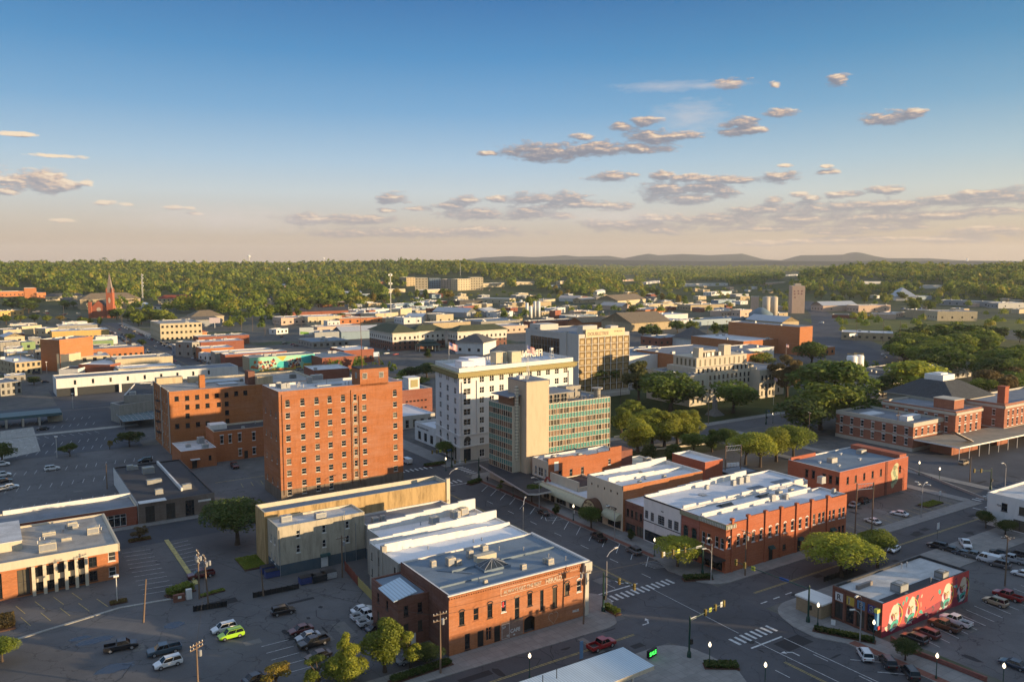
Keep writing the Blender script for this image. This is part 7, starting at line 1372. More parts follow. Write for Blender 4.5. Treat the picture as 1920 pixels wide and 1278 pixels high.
def lot(boxes, n, hd, label, group, kinds=('sedan', 'suv'), pal=PAL):
 pts = []
 while len(pts) < n:
  u0, u1, v0, v1 = R.choice(boxes); p = ground(R.uniform(u0, u1), R.uniform(v0, v1))
  if all(math.hypot(p[0] - q[0], p[1] - q[1]) > 4.5 for q in pts) or R.random() < .02: pts.append(p); small_car(p, R.choice(hd), R.choice(pal), label, group, R.choice(kinds))
lot([(100, 150, 588, 603), (60, 100, 583, 590)], 16, (0, 180), 'small car in the car park left of the church', 'cars in the church car park')
lot([(700, 745, 655, 668), (790, 830, 608, 615)], 12, (10, 190), 'small car in the green-roofed hotel car park', 'cars in the hotel car park')
lot([(1030, 1085, 576, 582), (1060, 1130, 584, 594)], 20, (0, 90), 'small van in the fenced vehicle yard among warehouses', 'vans in the vehicle yard', ('van', 'sedan'), ['white', 'white', 'white', 'blue'])
lot([(1690, 1740, 578, 584)], 10, (90,), 'small truck lined up before the pointed white roof', 'trucks before the pointed roof', ('van',), ['white', 'blue', 'navy'])
lot([(1370, 1420, 597, 606), (1335, 1372, 600, 606)], 14, (0, 60), 'small car parked below the grain silos', 'cars below the grain silos')
lot([(1690, 1790, 618, 628)], 8, (0,), 'small pale trailer at the edge of the grass field', 'trailers at the grass field', ('van',), ['white', 'tan'])
lot([(150, 175, 702, 712)], 5, (0,), 'small car under the long white building on stilts', 'cars under the stilted building')
lot([(300, 345, 640, 646)], 5, (0,), 'small car before the white corner building', 'cars before the white corner building')
lot([(560, 640, 694, 697), (530, 560, 643, 650)], 6, (0,), 'small car on the street behind the long roofs', 'cars behind the long roofs')
lot([(980, 1090, 540, 546), (900, 960, 536, 546)], 10, (0, 90), 'tiny car in the hospital car park', 'cars in the hospital car park')
# ------------------------------------------------------------------ street furniture
GP = GREENM; LAMPG = plain((.6, .58, .52), .3); LIT = emit((1, .82, .55), 1.3, 'lit_globe'); SIGB, SIGY, SIGW = plain((.03, .1, .4), .5), plain((.45, .5, .05), .5), plain((.6, .6, .58), .5)
def T0(name, label, cat, u, v, rz=0.0, group=None): return thing(name, label, cat, tuple(place(u, v)), ROT + rad(rz), group)
def globe(u, v, label, lit=True):
 T = T0('globe_lamp_post', label, 'street lamp', u, v); m = MB(); m.lathe([(.22, 0), (.2, .5), (.08, .7), (.07, 3.6), (.14, 3.7)], 8); m.build('post', GP, T); m = MB(); m.lathe([(.12, 3.7), (.26, 3.95), (.24, 4.2), (.1, 4.45), (.03, 4.6)], 10); m.build('lamp_globe', LIT if lit else LAMPG, T, True)
for u, v, lab in ((1330, 1250, 'globe lamp post in the planted island at the bottom crossing'), (993, 1272, 'globe lamp post on the pavement left of the metal canopy'), (1434, 1290, 'globe lamp post cut by the bottom edge'), (1533, 1172, 'globe lamp post at the left end of the lettered bar front'), (1637, 1206, 'globe lamp post in front of the coral mural corner'), (1755, 1272, 'globe lamp post by the brick retaining wall'), (1880, 1292, 'globe lamp post at the bottom right corner'), (1227, 1043, 'globe lamp post before the white painted shop'), (1075, 976, 'globe lamp post before the arched entrance sign'), (962, 931, 'globe lamp post under the teal office canopy'), (836, 882, 'globe lamp post at the white bank corner'), (1723, 890, 'globe lamp post beyond the red flat-roofed block'), (1761, 902, 'globe lamp post at the dark car park wall'), (1449, 793, 'globe lamp post on the square opposite the monument')): globe(u, v, lab)
def cobra(u, v, h, heads, label):
 T = T0('street_light', label, 'street light', u, v); m = MB(); m.tube([(0, 0, 0), (0, 0, h * .88)], [.14, .08], 7); m.build('pole', STEEL, T)
 for ds, dt, z in heads:
  m = MB(); m.tube([(0, 0, z - 1.2), (ds * .35, dt * .35, z - .45), (ds, dt, z)], .07, 5); a = m.build('arm', STEEL, T); m = MB(); q = math.atan2(dt, ds); m.cbox((ds + .3 * math.cos(q), dt + .3 * math.sin(q), z), (1.0, .34, .2), q); m.build('lamp_head', LAMPG, a)
cobra(981, 1010, 9.5, [(1.6, 1.6, 10)], 'street light rising behind the white roofs'); cobra(843, 945, 9, [(2.2, .5, 10)], 'street light at the end of the tan rear block'); cobra(1137, 1125, 9.5, [(2.6, .5, 10.5)], 'street light at the painted-sign building corner'); cobra(1333, 1088, 9.5, [(-2.0, -.8, 10.3), (-1.6, .4, 7.5)], 'two-armed street light at the brick corner block'); cobra(1152, 1012, 8.5, [(-2, 0, 9.2)], 'street light before the arched entrance sign'); cobra(1011, 952, 8.5, [(-2, 0, 9.2)], 'street light before the long curved awning'); cobra(1612, 1205, 9, [(-2, -.4, 9.6), (-1.3, .6, 6.5)], 'two-armed street light before the lettered bar front'); cobra(1883, 930, 10, [(-2, 0, 10.4)], 'street light at the dark car park edge'); cobra(1727, 970, 9.5, [(-1.4, 0, 9.6), (1.4, 0, 9.6), (0, 1.4, 9.6), (0, -1.4, 9.6)], 'four-headed car park lamp by the red flat-roofed block')
def signal(u, v, h, d, L, sigs, signs, label, street=None):
 T = T0('traffic_signal_mast', label, 'traffic light', u, v); n = math.hypot(*d); d = (d[0] / n, d[1] / n); q = math.atan2(d[1], d[0]); m = MB(); m.lathe([(.42, 0), (.36, 1.0), (.2, 1.3), (.16, h), (.02, h + .35)], 9); m.build('pole', GP, T); m = MB(); m.tube([(0, 0, h - .5), (d[0] * L, d[1] * L, h + .1)], [.13, .07], 6); m.build('mast_arm', GP, T)
 P = lambda r: (d[0] * r, d[1] * r, h - .45 + .5 * r / L)
 for r in sigs:
  x, y, z = P(r); m = MB(); m.cbox((x, y, z), (.42, .42, 1.25), q); b = m.build('signal_head', plain((.16, .12, .02), .5), T); m = MB()
  for k in range(3): m.cbox((x, y, z - .38 + .38 * k), (.46, .24, .2), q);
  m.build('lens', BLACK, b)
 for r, c, w, hh in signs: x, y, z = P(r); m = MB(); m.cbox((x, y, z), (w, .08, hh), q); m.build('sign_plate', c, T)
 m = MB(); m.cbox((.25, -.2, 3), (.5, .4, .9), q); m.build('walk_signal', BLACK, T)
signal(1131, 1146, 8, (.05, -1), 9, (4.5, 8.6), (), 'green signal mast at the painted-sign building corner'); signal(1317, 1078, 7.2, (-1, .02), 12.5, (5.5, 9, 12.2), ((7.4, SIGY, .8, .9), (11.7, SIGW, .7, .9), (1.3, SIGW, 1.7, .45)), 'green signal mast reaching left from the brick corner block'); signal(1292, 1232, 7.4, (1, .08), 9.5, (4.2, 7, 9.4), ((5.6, SIGY, .7, .8), (8.8, SIGW, .7, 1.0), (.9, SIGW, 1.6, .45)), 'green signal mast in the bottom planted island'); signal(1515, 1166, 7.2, (-.12, 1), 17, (14.5, 16.6), ((5.4, SIGB, 2.0, .5), (12.5, SIGY, .9, .9)), 'green signal mast beside the lettered bar, with a blue street sign'); signal(847, 876, 6.5, (-1, -.1), 8, (3, 6, 7.8), ((4.6, SIGY, .8, .8), (.9, SIGB, 1.6, .5)), 'green signal mast at the white bank corner'); signal(898, 896, 6.5, (-1, .0), 9, (5, 8.8), ((7, SIGW, .8, .9),), 'green signal mast at the teal office corner'); signal(1857, 918, 6.5, (-1, .3), 7, (4, 6.6), (), 'pale signal mast at the dark car park corner'); signal(1436, 795, 6.5, (-.6, -1), 9, (6, 8.8), ((3, SIGB, 1.8, .5),), 'signal mast on the square by the courthouse lawn')
def upole(u, v, h, label, arms=((.4, 0),), tr=0, lean=0.0, name='utility_pole', rz=0):
 T = T0(name, label, 'utility pole', u, v, rz); m = MB(); m.tube([(0, 0, 0), (lean, 0, h)], [.19, .12], 7); m.build('pole', WOOD, T)
 for k, (dz, q) in enumerate(arms):
  m = MB(); m.cbox((lean * (h - dz) / h, 0, h - dz), (2.6, .13, .15), rad(q)); a = m.build('crossarm', WOOD, T); m = MB()
  for x in (-1.2, -.6, .6, 1.2): m.lathe([(.05, 0), (.09, .12), (.05, .25)], 6, (x * math.cos(rad(q)) + lean * (h - dz) / h, x * math.sin(rad(q)), h - dz + .07))
  m.build('insulator', TRIM, a)
 for k in range(tr): m = MB(); q = k * 2.1; m.lathe([(.28, 0), (.3, .1), (.3, .9), (.2, 1.0)], 10, (.5 * math.cos(q), .5 * math.sin(q), h - 2.4)); m.build('transformer', GREYM, T)
upole(826, 1262, 11, 'utility pole with grey transformer beside the painted-sign building', ((.5, 0), (1.6, 0)), 1); upole(1094, 1170, 11.6, 'utility pole before the corner pilaster of the painted-sign building', ((1.3, 0),), 2, .4); upole(374, 1122, 10.5, 'left pole of the pair crowded with transformers', ((.6, 90), (1.6, 90), (2.6, 90)), 3); upole(391, 1137, 11, 'right pole of the pair crowded with transformers', ((.6, 90), (1.8, 90)), 3, -.5); upole(269, 1166, 8.5, 'bare leaning timber pole in the near car park', (), 0, .8, 'timber_pole'); upole(372, 1306, 9.2, 'sunlit pole with crossarm at the bottom edge', ((.4, 30), (1.0, 30)), 1); upole(494, 1117, 6, 'short timber pole by the near car park fence', (), 0, -.3, 'timber_pole'); upole(642, 1082, 9.6, 'timber pole in front of the stained tan warehouse', ((.6, 0),), 1); upole(1397, 1079, 10.4, 'pole standing close to the long pier-divided brick flank', ((.4, 90),), 1); upole(1884, 1098, 11, 'tall pale pole at the right-hand parking row', ((.4, 45), (.4, 135))); upole(1681, 840, 14, 'pole in front of the brick post office', ((1.5, 0), (.6, 90))); upole(1516, 830, 12, 'pole among the big trees by the brick post office', ((.4, 60),)); upole(1818, 903, 8, 'short pole at the dock canopy corner', ()); upole(201, 916, 8, 'thin pole by the puddle behind the stone-fronted shop', ()); upole(1328, 795, 13, 'slim pole before the courthouse lawn', ())
def lotlamp(u, v, h, label): T = T0('car_park_lamp', label, 'street light', u, v); m = MB(); m.tube([(0, 0, 0), (0, 0, h)], .09, 6); m.build('pole', LAMPG, T); m = MB(); m.box(-.5, .5, -.3, .3, h, h + .35); m.build('lamp_head', WHITEF, T)
lotlamp(220, 1130, 5.6, 'white box lamp in the little planted island by the brick office'); lotlamp(107, 858, 7.5, 'lamp on the path between the two left car parks'); lotlamp(88, 700, 7, 'lamp at the end of the stilted building'); lotlamp(137, 766, 7, 'green lamp pole by the upper car park gate'); lotlamp(1237, 745, 8, 'square-headed lamp by the lawn pine')
def hedge(u, v, a, b, h, label, col_='dark', rz=0):
 T = T0('hedge_bed', label, 'hedge', u, v, rz); m = MB(); m.box(-a, a, -b, b, .0, .25); m.build('bed', plain((.09, .045, .03), .95), T); rg = np.random.default_rng(int(u)); n = int(500 * a * b) + 200; p = np.stack([rg.uniform(-a, a, n) * .95, rg.uniform(-b, b, n) * .9, .2 + h * rg.uniform(.1, 1, n) ** .6], 1); obj('foliage', quads_mesh('foliage', leaf_quads(p, np.tile([0, 0, 1.0], (n, 1)), .2, rg), LEAF[col_]), T)
for a in ((1582, 1193, 5.5, .8, .8, 'dark hedge bed curving round the mural bar corner', 'dark', -62), (1352, 1250, 3, 1.1, .7, 'dark hedge bed in the bottom planted island', 'dark', -35), (1308, 1086, 3.4, .9, .9, 'clipped shrub bed at the brick corner block', 'dark', -25), (1146, 1146, .8, 2.2, .9, 'shrub bed at the painted-sign building corner', 'mid', 0), (10, 1170, 1.6, 3.4, 1.1, 'dark reddish shrub bed at the left edge', 'brown', 0), (262, 1012, 2.6, .9, .3, 'triangular mulch bed at the car park entrance', 'brown', 0), (338, 1112, 2.8, 1.5, 1.5, 'thick green hedge beside the small brick kiosk', 'mid', 20), (222, 1129, 1.6, .9, .25, 'round mulch bed under the white box lamp', 'brown', 0), (398, 1112, 2.6, .6, .2, 'narrow grass island behind the transformer poles', 'mid', 10), (890, 905, 3, 1, .8, 'dark shrub bed at the teal office corner', 'dark', 20), (815, 872, 4, 1, .8, 'dark shrub bed at the white bank corner', 'dark', 0), (1000, 1100, .1, .1, .1, '', 'dark', 0), (790, 1262, 6, .8, .9, 'dark shrubs under the slim leaning tree', 'dark', 2), (1650, 1002, .1, .1, .1, '', 'dark', 0), (1628, 1000, 3.2, 1.2, .15, 'rough grass corner by the yellow-lined bays', 'mid', 0), (1745, 945, 4, 1.6, .15, 'rough grass patch at the far corner of the yellow-lined bays', 'mid', 0), (470, 1055, 2.5, 4.5, .2, 'grass strip beside the stained tan warehouse', 'mid', 0)):
 if a[5]: hedge(*a)
def wall_run(name, label, cat, pts, h, th, mat, posts=0, pm=None):
 o = place(*pts[0]); T = thing(name, label, cat, tuple(o)); q = [(place(*p) - o)[:2] for p in pts]; m = MB(); k = MB()
 for a, b in zip(q, q[1:]):
  d = (b - a) / np.linalg.norm(b - a); n = np.array([-d[1], d[0]]) * th / 2; m.prism([tuple(a - n), tuple(b - n), tuple(b + n), tuple(a + n)], 0, h)
 m.build('panel' if posts else 'wall', mat, T)
 if posts:
  for a, b in zip(q, q[1:]):
   for i in range(posts + 1): c = a + (b - a) * i / posts; k = MB(); k.box(c[0] - .08, c[0] + .08, c[1] - .08, c[1] + .08, 0, h + .15); k.build('post', pm or mat, T)
wall_run('board_fence', 'tan upright-board fence along the near car park', 'fence', [(672, 1098), (728, 1155), (757, 1143)], 1.9, .1, panel((.42, .33, .12), .3), 6); wall_run('red_fence', 'dark red board fence behind the tan board fence', 'fence', [(647, 1068), (671, 1097)], 2.0, .1, plain((.2, .05, .03), .8), 4)
wall_run('brick_wall', 'low brick wall sloping along the mural car park pavement', 'wall', [(1671, 1200), (1710, 1225), (1760, 1243), (1850, 1278)], .9, .4, brick((.22, .07, .05))); wall_run('iron_gate', 'black iron sliding gate beside the transformer poles', 'gate', [(363, 1146), (425, 1136)], 1.1, .05, BLACK, 10); wall_run('iron_fence', 'dark iron fence at the near edge of the alley', 'fence', [(475, 1120), (560, 1103)], 1.1, .04, BLACK, 8); wall_run('park_fence', 'dark iron fence under the large bright spreading tree', 'fence', [(1545, 1090), (1600, 1072)], 1.1, .05, BLACK, 8); wall_run('car_park_wall', 'pale low wall around the dark car park', 'wall', [(1700, 878), (1850, 938), (1925, 905)], .7, .4, CONL); wall_run('park_wall', 'low sunlit wall in the park behind the teal office', 'wall', [(1152, 822), (1182, 818)], 1.0, .5, CREAMC); wall_run('bridge_parapet', 'pale parapet along the lawn side street', 'wall', [(1200, 846), (1330, 832)], .6, .4, CREAMC)
def skip(u, v, c, label, rz=0, s=(3.2, 1.8, 1.5)): T = T0('waste_skip', label, 'dumpster', u, v, rz); a, b, h = s; m = MB(); m.prism([(-a / 2, -b / 2), (a / 2, -b / 2), (a / 2, b / 2), (-a / 2, b / 2)], .12, h); [m.box(-a / 2 - .06, a / 2 + .06, y - .05, y + .05, h * .5, h * .6) for y in (-b / 2, b / 2)]; m.build('bin', plain(c, .6), T); m = MB(); m.box(-a / 2, a / 2, -b / 2 - .05, b / 2 + .05, h, h + .1); m.build('lid', DARK, T)
for a in ((575, 1092, (.03, .05, .16), 'blue skip against the near car park'), (598, 1089, (.02, .025, .03), 'black skip right of the blue skip'), (616, 1083, (.4, .4, .4), 'pale-topped skip right of the black skip'), (503, 1072, (.03, .05, .16), 'left blue skip at the tan warehouse side'), (511, 1080, (.03, .05, .16), 'right blue skip at the tan warehouse side'), (1762, 1076, (.02, .07, .05), 'green skip behind the mural-sided bar')): skip(*a)
def board(name, label, cat, u, v, w, h, z, mat, txt=None, tm=None, rz=0, sz=.6, th=.12):
 T = T0(name, label, cat, u, v, rz); m = MB(); m.box(-w / 2, w / 2, -th / 2, th / 2, z, z + h); m.build('board', mat, T); m = MB(); m.tube([(0, th, 0), (0, th, z + h * .8)], .05, 5); m.build('post', DARK, T)
 if txt: me = text_mesh(txt, sz, .01, .02, 'CENTER'); me.materials.append(tm); o = obj('lettering', me, T, (0, -th / 2 - .02, z + h * .25)); o.rotation_euler = (math.pi / 2, 0, 0)
board('led_sign', 'black roadside sign with glowing green letters by the metal canopy', 'sign', 1222, 1232, 2.4, 1.3, .3, BLACK, 'SALE', emit((.05, .9, .08), 1.6, 'led_green'), 12, .95, .5); board('feather_banner', 'tall blue feather banner on the pavement', 'banner', 1090, 1238, .7, 3.2, .4, plain((.1, .2, .34), .7)); board('pavement_sign', 'white-edged folding board in front of the lettered bar', 'sign', 1562, 1172, .8, 1.1, .02, WHITEF, None, None, -60); board('pavement_sign', 'white folding board at the brick corner block', 'sign', 1341, 1066, .8, 1.1, .02, WHITEF, None, None, -60); board('wayfinding_sign', 'pair of white route signs on a post by the white stucco building', 'sign', 1758, 1010, 1.0, 1.6, 2.6, SIGW); board('route_sign', 'small white sign on a post by the yellow-lined bays', 'sign', 1762, 938, .9, 1.2, 1.6, SIGW); board('parking_sign', 'little white sign on the pavement before the arched entrance', 'sign', 1076, 974, .6, .8, 1.8, SIGW); board('motel_sign', 'blue-white pole sign behind the tall hotel penthouse', 'sign', 706, 688, 4, 3, 7, plain((.4, .5, .6), .5)); board('store_sign', 'long white sign on the roadside store wall', 'sign', 1600, 640, 12, 2.4, 4.6, WHITEF)
KI = T0('brick_kiosk', 'small brick enclosure with a white board and pale cabinet', 'kiosk', 337, 1126); m = MB(); m.box(-1.2, 1, -.4, .4, 0, 1.5); m.build('wall', brick((.2, .08, .05)), KI); m = MB(); m.box(1.3, 2.4, -.3, .5, 0, 2.1); m.build('cabinet', WALLW, KI); m = MB(); m.box(-.4, .3, -.44, -.41, .7, 1.2); m.build('board', WHITEF, KI)
def frame(u0, v0, u1, v1, h, label):
 a, b = place(u0, v0), place(u1, v1); T = thing('steel_hoarding_frame', label, 'billboard frame', tuple(a)); d = b - a; L = math.hypot(d[0], d[1]); T.rotation_euler = (0, 0, math.atan2(d[1], d[0]))
 for x in (0, L): m = MB(); m.tube([(x, 0, 0), (x, 0, h)], .16, 6); m.build('post', WOOD, T)
 m = MB()
 for z in (h - .2, h - 1.6): m.tube([(0, 0, z), (L, 0, z)], .09, 4)
 for k in range(7): m.tube([(L * k / 6, 0, h - 1.6), (L * ((k + 1) % 7) / 6 if k < 6 else L, 0, h - .2)], .05, 4)
 m.build('lattice', STEEL, T); return T, L
T, L = frame(1359, 902, 1388, 899, 11.5, 'empty steel hoarding frame with floodlights behind the shops'); m = MB(); [m.cbox((L * (.2 + .2 * k), 0, 5.2), (.9, .5, 1.1)) for k in range(4)]; m.build('floodlight', WHITEF, T); frame(1603, 1003, 1634, 1000, 13.5, 'empty steel hoarding frame beside the yellow-lined bays')
FR, FB = plain((.35, .03, .04), .7), plain((.03, .05, .18), .7)
def flag(loc, h, w, label, pole=True):
 T = thing('flagpole', label, 'flag', loc, ROT); m = MB(); m.tube([(0, 0, 0), (0, 0, h)], [.1, .05], 6); m.build('pole', LAMPG, T)
 H = w * .6; F_ = lambda x, k: (x * .9, .28 * math.sin(x * 2.2) * (x / w + .3), h - .2 - H * k / 13 - x * .35); n = 10; r, wt, bl = MB(), MB(), MB()
 for k in range(13):
  for i in range(n):
   x0, x1 = w * i / n, w * (i + 1) / n; (bl if (k < 7 and i < 4) else r if k % 2 == 0 else wt).add([F_(x0, k), F_(x1, k), F_(x1, k + 1), F_(x0, k + 1)], [(0, 1, 2, 3)])
 f = r.build('flag', FR, T); wt.build('white_stripes', plain((.6, .58, .55), .7), f); bl.build('canton', FB, f)
g = place(842, 682, 31.2); flag(tuple(g), 8.5, 4.2, 'large striped flag flying on the roof of the white bank building'); g = place(988, 712, 33.2); flag((g[0], g[1], 33.2), 11, 3.4, 'limp striped flag on the teal office lift tower'); flag(tuple(place(1450, 760)), 14, 2.6, 'dark striped flag by the rust-tinted pine'); flag(tuple(place(1473, 690)), 16, 3, 'striped flag before the brick theatre wing'); flag(tuple(place(1597, 756)), 10, 2.8, 'striped flag behind the clump of big trees')
def person(u, v, top, leg, label, rz):      # tiny standing figure, one continuous body
 T = T0('person', label, 'person', u, v, rz); m = MB()
 for sy in (-1, 1): m.tube([(.1 * sy, sy * .1, 0), (.03, sy * .1, .48), (0, sy * .09, .92)], [.06, .075, .1], 7); m.tube([(0, sy * .21, 1.42), (.04, sy * .27, 1.12), (.12, sy * .24, .86)], [.06, .05, .04], 6)
 m.lathe([(.1, .85), (.19, .95), (.17, 1.15), (.23, 1.4), (.12, 1.5), (.065, 1.55), (.1, 1.62), (.105, 1.72), (.05, 1.8)], 9); m.build('body', plain(top, .8), T, True); k = MB(); k.lathe([(.112, 1.66), (.115, 1.74), (.05, 1.82)], 9); k.build('hair', plain((.03, .02, .015), .8), T); k = MB(); k.lathe([(.2, .8), (.205, .95)], 9); k.build('trousers', plain(leg, .8), T)
person(914, 902, (.05, .05, .06), (.03, .03, .05), 'dark-clothed person walking under the teal office canopy', 60)
WI = plain((.03, .03, .03), .6)
def wire(label, pts, sag=1.0):
 m = MB(); o = Vector(pts[0]); q = []
 for a, b in zip(pts, pts[1:]):
  a, b = Vector(a), Vector(b); q += [a + (b - a) * (i / 12) - Vector((0, 0, sag * 4 * (i / 12) * (1 - i / 12))) - o for i in range(13)]
 m.tube(q, .03, 4); T = obj('overhead_wire', m.mesh('overhead_wire', WI), None, o); tag(T, label, 'wire')
at = lambda u, v, h: tuple(place(u, v)[:2]) + (h,)
wire('wire strung from the transformer pole past the painted-sign building', [at(826, 1262, 10.4), at(1094, 1170, 10.3)]); wire('wire crossing the junction to the brick corner block', [at(1094, 1170, 10.2), at(1397, 1079, 10)]); wire('wire above the near car park to the transformer pole', [at(391, 1137, 10.2), at(826, 1262, 10.2)], 1.5); wire('wire running left from the pair of transformer poles', [at(372, 1306, 8.8), at(391, 1137, 10.0)], .8)
# ------------------------------------------------------------------ the rest of the town
WC = {'C': stucco((.5, .42, .28), .3), 'W': stucco((.62, .6, .56), .25), 'G': panel((.3, .31, .31), .5), 'T': stucco((.42, .33, .2), .35), 'R': brick((.28, .09, .05), .4), 'O': brick((.46, .17, .06), .3), 'D': stucco((.08, .075, .07), .4), 'B': panel((.2, .28, .34), .5), 'Y': stucco((.52, .34, .12), .3), 'P': stucco((.55, .4, .3), .3), 'N': stucco((.2, .28, .13), .3), 'S': stucco((.3, .28, .24), .5)}
RC = {'w': roofing((.6, .6, .6), .4), 'g': RG, 'd': RD, 't': RT, 'b': RB, 's': shingle((.1, .1, .1)), 'o': shingle((.22, .17, .11)), 'n': shingle((.055, .075, .06)), 'r': shingle((.26, .06, .03)), 'm': panel((.42, .44, .46), .6), 'p': panel((.5, .42, .36), .6)}
CELL = {'P': 'commercial_building', 'f': 'flat_roofed_building'}
def F(u0, v0, u1, v1, dep, h, wc, rc, typ, nw, nr, label, name=None, ws=None):
 A, Bq = ground(u0, v0, h), ground(u1, v1, h); W = math.hypot(Bq[0] - A[0], Bq[1] - A[1]); rot = math.atan2(Bq[1] - A[1], Bq[0] - A[0])
 if abs(rot) > rad(75): rot = ROT
 if W > 22 and abs(((rot - ROT + math.pi) % (2 * math.pi)) - math.pi) < rad(40) and A[1] < 900: rot, W = ROT, max(4, (Bq[:2] - A[:2]) @ GB) if (Bq[:2] - A[:2]) @ GB > .6 * W else W
 z = min(A[2], Bq[2]); par = .5 if typ == 'f' else .02
 name = name or {'g': 'gabled_building', 'h': 'hip_roofed_building', 'y': 'pyramid_roofed_building'}.get(typ, 'flat_roofed_building')
 b = Bld(name, label, [(0, 0), (W, 0), (W, dep), (0, dep)], h, WC[wc], RC[rc], par=par, coping=CAP if wc != 'D' else DARK, world=((A[0], A[1], z), rot))
 if nw:
  sw, sh = ws or (min(2.2, W / nw * .5), min(2.0, h / nr * .55))
  b.grid(0, [W * (i + .5) / nw for i in range(nw)], [h / nr * j + h / nr * .28 for j in range(nr)], sw, sh, 'slit' if abs(v0 - 487) < 150 else 'sash', DARK)
  nl = max(1, min(8, int(dep / 6)))
  if dep > 8: b.grid(3, [dep * (i + .5) / nl for i in range(nl)], [h / nr * j + h / nr * .28 for j in range(nr)], min(1.8, sw), sh, 'slit', DARK)
 b.finish(); e = .5
 if typ == 'g':
  rise = min(W, dep) * .2; m = MB()
  if W > dep: q = [((-e, -e), (W + e, -e), (W + e, dep / 2), (-e, dep / 2)), ((W + e, dep + e), (-e, dep + e), (-e, dep / 2), (W + e, dep / 2))]; gab = [((0, 0), (0, dep), (0, dep / 2)), ((W, 0), (W, dep), (W, dep / 2))]
  else: q = [((-e, dep + e), (-e, -e), (W / 2, -e), (W / 2, dep + e)), ((W + e, -e), (W + e, dep + e), (W / 2, dep + e), (W / 2, -e))]; gab = [((0, 0), (W, 0), (W / 2, 0)), ((0, dep), (W, dep), (W / 2, dep))]
  for a, c, d, f in q: m.quad((*a, h - .1), (*c, h - .1), (*d, h + rise), (*f, h + rise)); m.quad((*f, h + rise - .15), (*d, h + rise - .15), (*c, h - .25), (*a, h - .25))
  b.part('gable_roof', m, RC[rc]); m = MB()
  for a, c, d in gab: m.add([(*a, h - .05), (*c, h - .05), (*d, h + rise - .1)], [(0, 1, 2), (2, 1, 0)])
  b.part('gable_wall', m, WC[wc])
 elif typ == 'h': hip(b, 0, W, 0, dep, h + .05, h + min(W, dep) * .24, RC[rc], .1, .8, 'hipped_roof')
 elif typ == 'y': hip(b, 0, W, 0, dep, h + .05, h + min(W, dep) * .42, RC[rc], 0, .8, 'pyramid_roof')
 elif typ == 'f' and W * dep > 250 and v0 > 560: b.litter(min(5, int(W * dep / 260)), int(u0 + v0), ((1.8, 1.6, 1.3), (2.6, 2, 1.5)))
 return b
